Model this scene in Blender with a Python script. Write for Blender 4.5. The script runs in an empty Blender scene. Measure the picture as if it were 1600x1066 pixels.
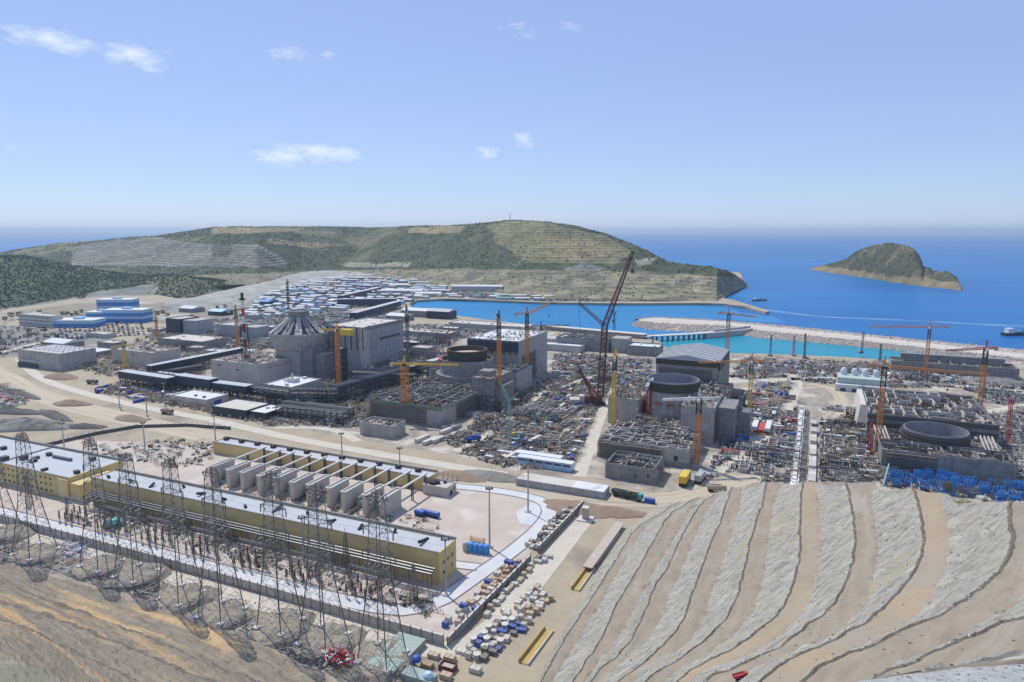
import bpy, math, random
from mathutils import Vector, noise as mnoise

from mathutils.geometry import delaunay_2d_cdt
def tessellate_polygon(polys):
    "triangles (as corner points) filling one polygon; crossings are tolerated"
    p=polys[0]; n=len(p)
    vs,_,fs,_,_,_=delaunay_2d_cdt([Vector((q.x,q.y)) for q in p],[],[list(range(n))],1,1e-5)
    near={}
    def idx(v): return min(range(n),key=lambda k:(p[k].x-v.x)**2+(p[k].y-v.y)**2)
    mp=[idx(v) for v in vs]
    return [tuple(mp[k] for k in f) for f in fs if len({mp[k] for k in f})==3]
R=random.Random(7)
SC=bpy.context.scene
COL=SC.collection
# ------------------------------------------------------------------ camera, sky, sun, exposure
F=1067.0; TH=math.atan(171/F); CAMH=160.0
cd=bpy.data.cameras.new('camera'); cam=bpy.data.objects.new('camera',cd); COL.objects.link(cam)
cd.sensor_width=36; cd.lens=36*F/1600; cd.clip_start=1; cd.clip_end=200000
cam.location=(0,0,CAMH); cam.rotation_euler=(math.pi/2-TH,0,0)
SC.camera=cam
SUN_DIR=Vector((-0.59,0.80,0)).normalized(); SUN_EL=math.radians(56)
w=bpy.data.worlds.new('World'); SC.world=w; w.use_nodes=True
nt=w.node_tree; nt.nodes.clear()
out=nt.nodes.new('ShaderNodeOutputWorld'); bg=nt.nodes.new('ShaderNodeBackground')
sky=nt.nodes.new('ShaderNodeTexSky'); sky.sky_type='NISHITA'; sky.sun_disc=False
sky.sun_elevation=SUN_EL; sky.sun_rotation=math.atan2(SUN_DIR.x,SUN_DIR.y)
sky.altitude=160; sky.air_density=.9; sky.dust_density=.12; sky.ozone_density=2.2
bg.inputs[1].default_value=0.135
nt.links.new(sky.outputs[0],bg.inputs[0])
# a few thin fair-weather clouds, placed by direction on the sky
def pxdir(px,py):
    r=(px-800)/F; u=(533-py)/F
    return Vector((r,math.cos(TH)+u*math.sin(TH),-math.sin(TH)+u*math.cos(TH))).normalized()
tc=nt.nodes.new('ShaderNodeTexCoord')
def wn(t,**k):
    n=nt.nodes.new(t)
    for a,b in k.items(): setattr(n,a,b)
    return n
nz=wn('ShaderNodeTexNoise'); nz.inputs['Scale'].default_value=38; nz.inputs['Detail'].default_value=9; nz.inputs['Roughness'].default_value=.62
mp=wn('ShaderNodeMapping'); mp.inputs['Scale'].default_value=(1,1,2.2)
nt.links.new(tc.outputs['Generated'],mp.inputs[0]); nt.links.new(mp.outputs[0],nz.inputs['Vector'])
acc=None
CL=[(72,60,2.0,.62,1.0),(118,72,1.7,.5,1.0),(208,84,1.9,.7,.95),(228,98,1.1,.5,.8),(452,80,1.5,.6,.8),(506,88,1.0,.4,.45),(445,243,1.9,.75,1.0),(490,238,1.9,.7,1.0),(532,240,1.5,.6,.9),(763,238,1.0,.5,.75),(820,219,.9,.6,.95),(810,45,1.6,.6,.5),(888,48,1.0,.5,.5),(22,236,.8,.4,.5)]
for (cx,cy,wx,wz,st) in CL:
    d=pxdir(cx,cy); az=math.atan2(d.x,d.y)
    vr=wn('ShaderNodeVectorRotate',rotation_type='Z_AXIS'); vr.inputs['Angle'].default_value=az
    nt.links.new(tc.outputs['Generated'],vr.inputs['Vector'])
    sb=wn('ShaderNodeVectorMath',operation='SUBTRACT'); hyp=math.hypot(d.x,d.y); sb.inputs[1].default_value=(0,hyp,d.z)
    nt.links.new(vr.outputs[0],sb.inputs[0])
    ml=wn('ShaderNodeVectorMath',operation='MULTIPLY'); ml.inputs[1].default_value=(1/math.radians(wx),.2,1/math.radians(wz))
    nt.links.new(sb.outputs[0],ml.inputs[0])
    ln=wn('ShaderNodeVectorMath',operation='LENGTH'); nt.links.new(ml.outputs[0],ln.inputs[0])
    mr=wn('ShaderNodeMapRange'); mr.inputs[1].default_value=0; mr.inputs[2].default_value=1.5; mr.inputs[3].default_value=st; mr.inputs[4].default_value=0
    nt.links.new(ln.outputs['Value'],mr.inputs[0])
    if acc is None: acc=mr.outputs[0]
    else:
        mx=wn('ShaderNodeMath',operation='MAXIMUM'); nt.links.new(acc,mx.inputs[0]); nt.links.new(mr.outputs[0],mx.inputs[1]); acc=mx.outputs[0]
# density = mask + (noise-.5)*k, thresholded softly
sb=wn('ShaderNodeMath',operation='MULTIPLY_ADD'); sb.inputs[1].default_value=2.1; sb.inputs[2].default_value=-1.22
nt.links.new(nz.outputs[0],sb.inputs[0])
ad=wn('ShaderNodeMath',operation='ADD'); nt.links.new(sb.outputs[0],ad.inputs[0]); nt.links.new(acc,ad.inputs[1])
mr=wn('ShaderNodeMapRange'); mr.inputs[1].default_value=.05; mr.inputs[2].default_value=1.15; mr.inputs[4].default_value=.75; mr.clamp=True
nt.links.new(ad.outputs[0],mr.inputs[0])
mm=wn('ShaderNodeMath',operation='MULTIPLY'); nt.links.new(mr.outputs[0],mm.inputs[0])
gt=wn('ShaderNodeMapRange'); gt.inputs[1].default_value=0; gt.inputs[2].default_value=.2; nt.links.new(acc,gt.inputs[0]); nt.links.new(gt.outputs[0],mm.inputs[1])
mxc=wn('ShaderNodeMix',data_type='RGBA'); mxc.inputs[7].default_value=(7.6,7.9,8.2,1)
veil=wn('ShaderNodeMix',data_type='RGBA'); veil.inputs[0].default_value=.6; veil.inputs[7].default_value=(2.75,3.65,6.6,1)
nt.links.new(sky.outputs[0],veil.inputs[6]); nt.links.new(mm.outputs[0],mxc.inputs[0]); nt.links.new(veil.outputs[2],mxc.inputs[6]); nt.links.new(mxc.outputs[2],bg.inputs[0])
nt.links.new(bg.outputs[0],out.inputs[0])
sl=bpy.data.lights.new('sun','SUN'); sl.energy=3.9; sl.angle=math.radians(.5); sl.color=(1,.95,.86)
so=bpy.data.objects.new('sun',sl); COL.objects.link(so)
sd=Vector((SUN_DIR.x*math.cos(SUN_EL),SUN_DIR.y*math.cos(SUN_EL),math.sin(SUN_EL)))
so.rotation_euler=sd.to_track_quat('Z','Y').to_euler(); so.location=(-300,300,600)
SC.view_settings.view_transform='Standard'; SC.view_settings.look='None'; SC.view_settings.gamma=1
SC.view_settings.exposure=0.0
# ------------------------------------------------------------------ coordinates
A=math.radians(-24); CA,SA=math.cos(A),math.sin(A)
def P(px,py,z=0.0):
    "point of the level z seen at photograph pixel px,py"
    r=(px-800)/F; u=(533-py)/F
    dy=math.cos(TH)+u*math.sin(TH); dz=-math.sin(TH)+u*math.cos(TH)
    t=(z-CAMH)/dz
    return Vector((r*t,dy*t,z))
def PD(px,py,D):
    "point at distance D ahead"
    r=(px-800)/F; u=(533-py)/F
    dy=math.cos(TH)+u*math.sin(TH); dz=-math.sin(TH)+u*math.cos(TH)
    t=D/dy
    return Vector((r*t,D,CAMH+dz*t))
def proj(v):
    dz=v[2]-CAMH; f=v[1]*math.cos(TH)-dz*math.sin(TH); u=v[1]*math.sin(TH)+dz*math.cos(TH)
    return (800+F*v[0]/f, 533-F*u/f)
def loc(v): return (v[0]*CA+v[1]*SA, -v[0]*SA+v[1]*CA)
def S(px,py,z=0.0):
    v=P(px,py,z); return loc(v)
def W(X,Y,z=0.0): return Vector((X*CA-Y*SA, X*SA+Y*CA, z))
# ------------------------------------------------------------------ materials
MATS={}
def mat(name,c1,c2=None,scale=.3,rough=.85,c3=None,s3=.03,t3=.55,metal=0.0,brick=None,bump=0.0,coord='Object',stretch=(1,1,1),rot=0.0,spec=.3,streak=0.0,attr=None,bd=.3,ct=(.3,.7)):
    if name in MATS: return MATS[name]
    m=bpy.data.materials.new(name); m.use_nodes=True; MATS[name]=m
    t=m.node_tree; N=t.nodes; L=t.links
    b=N['Principled BSDF']; b.inputs['Roughness'].default_value=rough; b.inputs['Metallic'].default_value=metal
    b.inputs['Specular IOR Level'].default_value=spec
    if coord=='pos':
        g=N.new('ShaderNodeNewGeometry'); vec=g.outputs['Position']
    elif coord=='uv':
        g=N.new('ShaderNodeUVMap'); g.uv_map='UVMap'; vec=g.outputs[0]
    else:
        g=N.new('ShaderNodeTexCoord'); vec=g.outputs['Object']
    vec0=vec
    if rot:
        mr_=N.new('ShaderNodeMapping'); mr_.inputs['Rotation'].default_value=(0,0,rot); L.new(vec,mr_.inputs[0]); vec=mr_.outputs[0]
    if stretch!=(1,1,1):
        mp=N.new('ShaderNodeMapping'); mp.inputs['Scale'].default_value=stretch; L.new(vec,mp.inputs[0]); vec=mp.outputs[0]
    if c2 is None: c2=tuple(x*.78 for x in c1)
    nz=N.new('ShaderNodeTexNoise'); nz.inputs['Scale'].default_value=scale; nz.inputs['Detail'].default_value=8; nz.inputs['Roughness'].default_value=.65
    L.new(vec,nz.inputs['Vector'])
    rp=N.new('ShaderNodeMapRange'); rp.inputs[1].default_value=ct[0]; rp.inputs[2].default_value=ct[1]; L.new(nz.outputs[0],rp.inputs[0])
    mx=N.new('ShaderNodeMix'); mx.data_type='RGBA'; mx.inputs[6].default_value=(*c1,1); mx.inputs[7].default_value=(*c2,1); L.new(rp.outputs[0],mx.inputs[0])
    col=mx.outputs[2]
    if attr:
        at=N.new('ShaderNodeVertexColor'); at.layer_name=attr
        mu=N.new('ShaderNodeMix'); mu.data_type='RGBA'; mu.blend_type='MULTIPLY'; mu.inputs[0].default_value=1
        L.new(at.outputs[0],mu.inputs[6]); L.new(col,mu.inputs[7]); col=mu.outputs[2]
    if c3 is not None:
        n3=N.new('ShaderNodeTexNoise'); n3.inputs['Scale'].default_value=s3; n3.inputs['Detail'].default_value=6; L.new(vec,n3.inputs['Vector'])
        r3=N.new('ShaderNodeMapRange'); r3.inputs[1].default_value=t3; r3.inputs[2].default_value=t3+.12; L.new(n3.outputs[0],r3.inputs[0])
        m3=N.new('ShaderNodeMix'); m3.data_type='RGBA'; m3.inputs[7].default_value=(*c3,1); L.new(r3.outputs[0],m3.inputs[0]); L.new(col,m3.inputs[6]); col=m3.outputs[2]
    if streak:
        sp=N.new('ShaderNodeMapping'); sp.inputs['Scale'].default_value=(.9,.9,.05); L.new(vec0,sp.inputs[0])
        ns=N.new('ShaderNodeTexNoise'); ns.inputs['Scale'].default_value=.8; ns.inputs['Detail'].default_value=5; L.new(sp.outputs[0],ns.inputs['Vector'])
        rs=N.new('ShaderNodeMapRange'); rs.inputs[1].default_value=.45; rs.inputs[2].default_value=.75; rs.inputs[4].default_value=streak; L.new(ns.outputs[0],rs.inputs[0])
        ms=N.new('ShaderNodeMix'); ms.data_type='RGBA'; ms.inputs[7].default_value=(*[x*.45 for x in c1],1); L.new(rs.outputs[0],ms.inputs[0]); L.new(col,ms.inputs[6]); col=ms.outputs[2]
    if brick:
        bw,bh,mo,bc=brick
        sx=N.new('ShaderNodeSeparateXYZ'); L.new(vec0,sx.inputs[0])
        ad=N.new('ShaderNodeMath'); ad.operation='ADD'; L.new(sx.outputs[0],ad.inputs[0]); L.new(sx.outputs[1],ad.inputs[1])
        cb=N.new('ShaderNodeCombineXYZ'); L.new(ad.outputs[0],cb.inputs[0]); L.new(sx.outputs[2],cb.inputs[1])
        bt=N.new('ShaderNodeTexBrick'); bt.offset=0; bt.inputs['Scale'].default_value=1; bt.inputs['Brick Width'].default_value=bw; bt.inputs['Row Height'].default_value=bh; bt.inputs['Mortar Size'].default_value=mo
        bt.inputs['Color1'].default_value=(1,1,1,1); bt.inputs['Color2'].default_value=(.86,.86,.86,1); bt.inputs['Mortar'].default_value=(*bc,1)
        L.new(cb.outputs[0],bt.inputs['Vector'])
        mb=N.new('ShaderNodeMix'); mb.data_type='RGBA'; mb.blend_type='MULTIPLY'; mb.inputs[0].default_value=1; L.new(col,mb.inputs[6]); L.new(bt.outputs[0],mb.inputs[7]); col=mb.outputs[2]
    L.new(col,b.inputs['Base Color'])
    if bump:
        bn=N.new('ShaderNodeTexNoise'); bn.inputs['Scale'].default_value=bd; bn.inputs['Detail'].default_value=8; bn.inputs['Roughness'].default_value=.7; L.new(vec,bn.inputs['Vector'])
        bp=N.new('ShaderNodeBump'); bp.inputs['Distance'].default_value=bump; bp.inputs['Strength'].default_value=1; L.new(bn.outputs[0],bp.inputs['Height']); L.new(bp.outputs[0],b.inputs['Normal'])
    return m
def M(n):
    return MATS[n]
mat('ground_sand',(.43,.365,.26),(.33,.28,.20),scale=.05,c3=(.25,.21,.165),s3=.018,t3=.55,coord='pos',bump=.5,bd=.4)
mat('ground_site',(.44,.395,.31),(.21,.185,.15),scale=.12,c3=(.55,.49,.41),s3=.04,t3=.52,coord='pos',bump=.6,bd=.5)
mat('pale_green_clad',(.46,.53,.49),(.38,.45,.41),scale=.3)
mat('ground_far',(.30,.27,.20),(.19,.18,.13),scale=.02,c3=(.44,.41,.36),s3=.008,t3=.56,coord='pos')
mat('haul_road',(.52,.45,.335),(.42,.36,.265),scale=.1,c3=(.34,.28,.21),s3=.16,t3=.56,coord='uv',stretch=(.06,1.6,1))
mat('yard_slab',(.53,.455,.385),(.44,.375,.315),scale=.06,c3=(.57,.52,.46),s3=.05,t3=.55,coord='pos',bump=.1)
mat('kerb_dark',(.22,.21,.20))
mat('pale_road',(.60,.61,.61),(.51,.52,.525),scale=.09,coord='pos')
mat('access_track',(.58,.53,.44),(.49,.44,.36),scale=.12,coord='pos')
mat('concrete',(.50,.48,.445),(.38,.37,.345),scale=.16,streak=.6,brick=(7,3.2,.09,(.66,.66,.66)))
mat('concrete_plain',(.52,.495,.455),(.41,.39,.36),scale=.3)
mat('concrete_dark',(.345,.34,.325),(.225,.225,.215),scale=.2,streak=.6,brick=(5,4,.1,(.6,.6,.6)))
mat('concrete_smooth',(.60,.55,.485),(.52,.475,.42),scale=.08,streak=.25,brick=(8,8,.04,(.88,.88,.88)))
mat('concrete_pale',(.62,.59,.54),(.52,.50,.455),scale=.3)
mat('firewall',(.55,.53,.49),(.47,.455,.42),scale=.15,streak=.2)
mat('panel_grid',(.43,.43,.42),(.34,.345,.345),scale=.2,brick=(9,7.5,.22,(.55,.56,.6)))
mat('roof_pale',(.60,.57,.50),(.48,.45,.40),scale=.12,c3=(.36,.35,.32),s3=.1,t3=.6)
mat('roof_white',(.66,.68,.70),(.58,.60,.62),scale=.15,c3=(.45,.46,.47),s3=.07,t3=.63)
mat('roof_blueish',(.49,.52,.54),(.42,.445,.465),scale=.2,c3=(.40,.42,.43),s3=.09,t3=.62,stretch=(1,.5,1))
mat('yellow_wall',(.72,.565,.27),(.63,.485,.225),scale=.08,streak=.12,brick=(12,6,.05,(.85,.85,.85)))
mat('yellow_trim',(.74,.58,.30),(.66,.51,.26))
mat('glass_dark',(.05,.055,.065),rough=.25,spec=.5)
mat('navy',(.045,.06,.085),(.03,.04,.06),scale=.2,rough=.5,brick=(3,6,.08,(.7,.7,.75)))
mat('navy_steel',(.06,.075,.10),(.035,.045,.06),scale=.5,rough=.5)
mat('dark_steel',(.06,.06,.058),(.035,.035,.034),scale=.6,rough=.5,metal=.3)
mat('galv_steel',(.20,.205,.20),(.15,.155,.15),scale=.5,rough=.45,metal=.4)
mat('mound_earth',(.37,.32,.245),(.25,.215,.17),scale=.25,c3=(.20,.185,.155),s3=.12,t3=.54,bump=.5)
mat('tower_steel',(.20,.205,.195),(.14,.145,.135),scale=.8,rough=.5,metal=.2)
mat('red_paint',(.50,.09,.07),(.40,.07,.06),scale=.5,rough=.5)
mat('crane_red',(.42,.06,.06),(.32,.05,.05),scale=.5,rough=.5)
mat('crane_dark_red',(.16,.06,.05),(.10,.045,.04),scale=.5,rough=.55)
mat('white_paint',(.78,.78,.76),(.68,.68,.66),scale=.4,rough=.5)
mat('crane_orange',(.62,.26,.06),(.50,.20,.05),scale=.5,rough=.5)
mat('crane_yellow',(.72,.50,.06),(.62,.42,.05),scale=.5,rough=.5)
mat('crane_green',(.28,.46,.36),(.22,.38,.30),rough=.5)
mat('blue_paint',(.05,.12,.42),(.04,.09,.33),scale=.4,rough=.5)
mat('blue_form',(.08,.31,.70),(.05,.21,.54),scale=.4,rough=.55)
mat('blue_clad',(.06,.25,.58),(.05,.20,.5),scale=.3,rough=.4)
mat('light_blue',(.42,.62,.78),(.36,.55,.70),scale=.3,rough=.4)
mat('green_box',(.34,.42,.37),(.27,.34,.30),scale=.6,rough=.6)
mat('teal_paint',(.05,.38,.34),(.04,.3,.27),rough=.5)
mat('timber',(.42,.31,.20),(.30,.21,.13),scale=.9)
mat('crate_wood',(.50,.42,.31),(.40,.32,.23),scale=1.2)
mat('tarpaulin',(.55,.54,.50),(.44,.43,.40),scale=.8,rough=.6)
mat('drum_grey',(.42,.44,.42),(.32,.34,.33),scale=.8,rough=.5)
mat('rust',(.22,.12,.08),(.14,.08,.055),scale=.7)
mat('rebar_dark',(.13,.125,.11),(.075,.075,.065),scale=.9)
mat('rebar_olive',(.12,.125,.085),(.07,.075,.05),scale=.5,brick=(.8,2.4,.18,(.45,.45,.45)))
mat('steel_liner',(.36,.37,.42),(.28,.29,.34),scale=.4,rough=.45,metal=.3,brick=(4,20,.06,(.7,.7,.7)))
mat('green_net',(.22,.28,.18),(.16,.2,.14),scale=.4)
mat('tyre',(.03,.03,.03),rough=.9)
mat('dark_truck',(.06,.09,.065),(.04,.06,.045),rough=.5)
mat('ochre_channel',(.50,.37,.13),(.40,.28,.10),scale=.2)
mat('rock_pale',(.56,.53,.47),(.42,.40,.36),scale=.4)
mat('rock_pink',(.52,.45,.38),(.40,.34,.285),scale=.4)
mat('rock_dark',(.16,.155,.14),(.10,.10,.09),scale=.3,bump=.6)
mat('spoil_brown',(.30,.22,.16),(.23,.165,.12),scale=.3,bump=.4)
mat('spoil_grey',(.27,.26,.235),(.19,.185,.165),scale=.12,c3=(.14,.15,.10),s3=.06,t3=.6,bump=.5)
mat('scrub',(.07,.095,.05),(.045,.065,.034),scale=.02,coord='pos')
mat('hill_side',(1.05,1.08,.92),(.52,.57,.48),scale=.022,coord='pos',attr='col',c3=None,bump=2,bd=.05)
mat('bench_earth',(.335,.285,.215),(.24,.20,.15),scale=.5,c3=(.35,.31,.255),s3=.16,t3=.56,coord='uv',stretch=(.16,.6,1),bump=.35,bd=1.2)
mat('bench_ochre',(.375,.30,.20),(.29,.24,.17),scale=.05,c3=(.31,.265,.21),s3=.03,t3=.48,coord='pos',bump=.25,bd=.6)
mat('rock_face',(.55,.525,.455),(.255,.25,.21),ct=(.36,.66),scale=.7,c3=(.44,.395,.29),s3=.13,t3=.54,coord='uv',rot=-.8,stretch=(1.0,.13,1),bump=1.6,bd=.8)
mat('berm_stone',(.22,.19,.145),(.12,.10,.08),scale=.5,coord='pos',bump=.5,bd=1.0)
mat('gravel_pale',(.52,.53,.51),(.36,.37,.36),scale=.5,c3=(.15,.16,.15),s3=1.3,t3=.56,coord='pos',bump=.5,bd=1.5)
mat('slope_earth',(.36,.30,.235),(.27,.23,.18),scale=.07,c3=(.44,.37,.28),s3=.03,t3=.55,coord='pos',bump=.6,bd=.35)
mat('slope_orange',(.52,.34,.17),(.40,.28,.16),scale=.08,c3=(.36,.31,.24),s3=.05,t3=.56,coord='pos',bump=.6,bd=.35)
mat('slope_green',(.27,.255,.19),(.20,.195,.15),scale=.06,c3=(.40,.36,.27),s3=.03,t3=.6,coord='pos',bump=.6,bd=.35)
mat('slope_strata',(.37,.315,.235),(.18,.155,.12),scale=1.0,c3=(.55,.385,.20),s3=.24,t3=.505,coord='uv',stretch=(.055,.34,1),bump=1.4,bd=1.1)
mat('slope_grey',(.32,.31,.27),(.22,.215,.19),scale=.1,coord='pos',bump=.6,bd=.35)
def water(name,c1,c2,sc,rough,bump,stretch=(1,1,1),c3=None,s3=.001,t3=.6,spec=.25):
    m=mat(name,c1,c2,scale=sc,rough=rough,coord='pos',bump=bump,bd=.25,stretch=stretch,spec=spec,c3=c3,s3=s3,t3=t3); return m
water('sea_deep',(.0,.15,.40),(.0,.105,.33),.0016,.35,.25,(1,2.6,1),spec=.10,c3=(.0,.175,.43),s3=.0006,t3=.52)
water('harbour_blue',(.0,.215,.46),(.0,.17,.42),.004,.3,.08,(1,1.6,1),spec=.12)
water('lagoon_turquoise',(.0,.27,.36),(.0,.22,.33),.006,.3,.06,spec=.12)
water('surf_streak',(.20,.40,.50),(.0,.13,.41),.02,.5,.05,(.4,1.6,1))
# ------------------------------------------------------------------ mesh builder
class MB:
    def __init__(s): s.v=[]; s.f=[]; s.m=[]
    def add(s,vs,fs,m=0):
        o=len(s.v); s.v.extend(vs); s.f.extend([tuple(i+o for i in f) for f in fs]); s.m.extend([m]*len(fs)); return s
    def box(s,x0,x1,y0,y1,z0,z1,m=0,top=None,bottom=False):
        vs=[(x0,y0,z0),(x1,y0,z0),(x1,y1,z0),(x0,y1,z0),(x0,y0,z1),(x1,y0,z1),(x1,y1,z1),(x0,y1,z1)]
        s.add(vs,[(0,1,5,4),(1,2,6,5),(2,3,7,6),(3,0,4,7)],m)
        o=len(s.v)-8
        s.f.append((o+4,o+5,o+6,o+7)); s.m.append(m if top is None else top)
        if bottom: s.f.append((o+3,o+2,o+1,o)); s.m.append(m)
        return s
    def obox(s,c,sz,rz,m=0,tilt=0):
        hx,hy=sz[0]/2,sz[1]/2; ca,sa=math.cos(rz),math.sin(rz); vs=[]
        for z in (0,sz[2]):
            for (x,y) in ((-hx,-hy),(hx,-hy),(hx,hy),(-hx,hy)):
                vs.append((c[0]+x*ca-y*sa,c[1]+x*sa+y*ca,c[2]+z+tilt*x))
        return s.add(vs,[(0,1,5,4),(1,2,6,5),(2,3,7,6),(3,0,4,7),(4,5,6,7)],m)
    def bar(s,p,q,w,m=0,h=None):
        p=Vector(p);q=Vector(q); d=(q-p)
        if d.length<1e-6: return s
        d.normalize(); up=Vector((0,0,1)) if abs(d.z)<.95 else Vector((0,1,0))
        a=d.cross(up).normalized()*w/2; b=a.cross(d).normalized()*(h or w)/2
        vs=[tuple(x) for x in (p+a+b,p-a+b,p-a-b,p+a-b,q+a+b,q-a+b,q-a-b,q+a-b)]
        return s.add(vs,[(0,1,5,4),(1,2,6,5),(2,3,7,6),(3,0,4,7),(4,5,6,7),(3,2,1,0)],m)
    def tube(s,p,q,r0,r1=None,n=8,m=0,cap=True):
        p=Vector(p);q=Vector(q); r1=r0 if r1 is None else r1; d=(q-p).normalized(); up=Vector((0,0,1)) if abs(d.z)<.95 else Vector((0,1,0))
        a=d.cross(up).normalized(); b=a.cross(d).normalized(); vs=[]
        for (c,r) in ((p,r0),(q,r1)):
            for i in range(n):
                t=2*math.pi*i/n; vs.append(tuple(c+a*(r*math.cos(t))+b*(r*math.sin(t))))
        fs=[(i,(i+1)%n,n+(i+1)%n,n+i) for i in range(n)]
        if cap: fs+= [tuple(range(n,2*n)),tuple(range(n-1,-1,-1))]
        return s.add(vs,fs,m)
    def lathe(s,prof,n=48,m=0,c=(0,0),closed=False):
        "prof: list of (r,z[,mat])"
        k=len(prof); vs=[]
        for p in prof:
            for i in range(n):
                t=2*math.pi*i/n; vs.append((c[0]+p[0]*math.cos(t),c[1]+p[0]*math.sin(t),p[1]))
        o=len(s.v); s.v.extend(vs)
        rng=range(k if closed else k-1)
        for j in rng:
            j2=(j+1)%k; mm=prof[j][2] if len(prof[j])>2 else m
            for i in range(n):
                s.f.append((o+j*n+i,o+j*n+(i+1)%n,o+j2*n+(i+1)%n,o+j2*n+i)); s.m.append(mm)
        return s
    def prism(s,poly,z0,z1,m=0,top=None):
        n=len(poly); vs=[(x,y,z0) for x,y in poly]+[(x,y,z1) for x,y in poly]
        s.add(vs,[(i,(i+1)%n,n+(i+1)%n,n+i) for i in range(n)],m)
        o=len(s.v)-2*n
        for t in tessellate_polygon([[Vector((x,y,0)) for x,y in poly]]):
            s.f.append(tuple(o+n+i for i in t)); s.m.append(m if top is None else top)
        return s
    def lattice(s,p,q,w0,w1,n,leg=.3,br=.18,m=0,m2=None,split=None,cross=False):
        "four-chord lattice box from p to q"
        p=Vector(p);q=Vector(q); d=(q-p).normalized(); up=Vector((0,0,1)) if abs(d.z)<.9 else Vector((0,1,0))
        a=d.cross(up).normalized(); b=a.cross(d).normalized()
        def crn(t,i):
            w=(w0+(w1-w0)*t)/2; sx,sy=((-1,-1),(1,-1),(1,1),(-1,1))[i%4]
            return p+(q-p)*t+a*(w*sx)+b*(w*sy)
        for k in range(n):
            t0,t1=k/n,(k+1)/n; mm=m
            if split and (k//split)%2: mm=m2
            for i in range(4):
                s.bar(crn(t0,i),crn(t1,i),leg,mm)
                if k%2: s.bar(crn(t0,i),crn(t1,i+1),br,mm)
                else: s.bar(crn(t0,i+1),crn(t1,i),br,mm)
                if cross:
                    if k%2: s.bar(crn(t0,i+1),crn(t1,i),br,mm)
                    else: s.bar(crn(t0,i),crn(t1,i+1),br,mm)
                s.bar(crn(t1,i),crn(t1,i+1),br,mm)
        return s
    def blob(s,c,r,m=0,sq=1.0,rnd=R):
        x,y,z=c; k=[r*rnd.uniform(.75,1.25) for _ in range(6)]
        a=rnd.uniform(0,6.28); ca,sa=math.cos(a),math.sin(a)
        vs=[(x+k[0]*ca,y+k[0]*sa,z),(x-k[1]*sa,y+k[1]*ca,z),(x-k[2]*ca,y-k[2]*sa,z),(x+k[3]*sa,y-k[3]*ca,z),(x,y,z+k[4]*sq),(x,y,z-k[5]*.4*sq)]
        return s.add(vs,[(0,1,4),(1,2,4),(2,3,4),(3,0,4),(1,0,5),(2,1,5),(3,2,5),(0,3,5)],m)
    def build(s,name,mats,parent=None,smooth=False,uv=None,colors=None):
        if not s.f: return None
        me=bpy.data.meshes.new(name); me.from_pydata(s.v,[],s.f)
        if isinstance(mats,str): mats=[mats]
        for x in mats: me.materials.append(M(x))
        if len(mats)>1: me.polygons.foreach_set('material_index',[min(x,len(mats)-1) for x in s.m])
        if smooth: me.polygons.foreach_set('use_smooth',[True]*len(s.f))
        if uv is not None:
            ul=me.uv_layers.new(name='UVMap'); d=[]
            for p in s.f:
                for i in p: d.extend(uv[i])
            ul.data.foreach_set('uv',d)
        if colors is not None:
            ca=me.color_attributes.new('col','FLOAT_COLOR','POINT'); d=[]
            for c in colors: d.extend((c[0],c[1],c[2],1))
            ca.data.foreach_set('color',d)
        me.update()
        o=bpy.data.objects.new(name,me); COL.objects.link(o)
        if parent: o.parent=parent
        return o
def thing(name,label,cat,pos=(0,0,0),rz=A,group=None):
    o=bpy.data.objects.new(name,None); COL.objects.link(o); o.location=pos; o.rotation_euler=(0,0,rz)
    o['label']=label; o['category']=cat; o.empty_display_size=.5
    if group: o['group']=group
    return o
def tag(o,label,cat,group=None,kind=None):
    if label: o['label']=label
    if cat: o['category']=cat
    if group: o['group']=group
    if kind: o['kind']=kind
    return o
def struct(o,label=None,cat=None):
    o['kind']='structure'; o['label']=label or o.name.replace('_',' '); o['category']=cat or o.name.replace('_',' '); return o
def dup(root,pos,rz=None,label=None,group=None,scale=None):
    r=root.copy(); COL.objects.link(r); r.location=pos
    if rz is not None: r.rotation_euler=(0,0,rz)
    if label: r['label']=label
    if group: r['group']=group
    if scale: r.scale=scale
    for ch in list(root.children):
        c=ch.copy(); COL.objects.link(c); c.parent=r
        for g in list(ch.children):
            d=g.copy(); COL.objects.link(d); d.parent=c
    return r
def place(o,pos,rz=A):
    o.location=pos; o.rotation_euler=(0,0,rz); return o
def inpoly(x,y,poly):
    c=False; j=len(poly)-1
    for i in range(len(poly)):
        xi,yi=poly[i]; xj,yj=poly[j]
        if (yi>y)!=(yj>y) and x<(xj-xi)*(y-yi)/(yj-yi)+xi: c=not c
        j=i
    return c
def rnd_in(poly,rnd=R):
    xs=[p[0] for p in poly]; ys=[p[1] for p in poly]
    while True:
        x=rnd.uniform(min(xs),max(xs)); y=rnd.uniform(min(ys),max(ys))
        if inpoly(x,y,poly): return x,y
def fbm(x,y,s,o=4):
    v=0;a=1;t=0
    for i in range(o):
        v+=a*mnoise.noise(Vector((x*s,y*s,i*7.3))); t+=a; a*=.5; s*=2.1
    return v/t
def resample(pts,n):
    d=[0]
    for i in range(1,len(pts)): d.append(d[-1]+(pts[i]-pts[i-1]).length)
    out=[];j=0
    for k in range(n):
        t=d[-1]*k/(n-1)
        while j<len(d)-2 and d[j+1]<t: j+=1
        u=0 if d[j+1]==d[j] else (t-d[j])/(d[j+1]-d[j])
        out.append(pts[j].lerp(pts[j+1],min(1,max(0,u))))
    return out
def smooth_line(pts,it=2):
    for _ in range(it):
        q=[pts[0]]
        for a,b in zip(pts,pts[1:]): q+= [a.lerp(b,.25),a.lerp(b,.75)]
        q.append(pts[-1]); pts=q
    return pts
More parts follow.
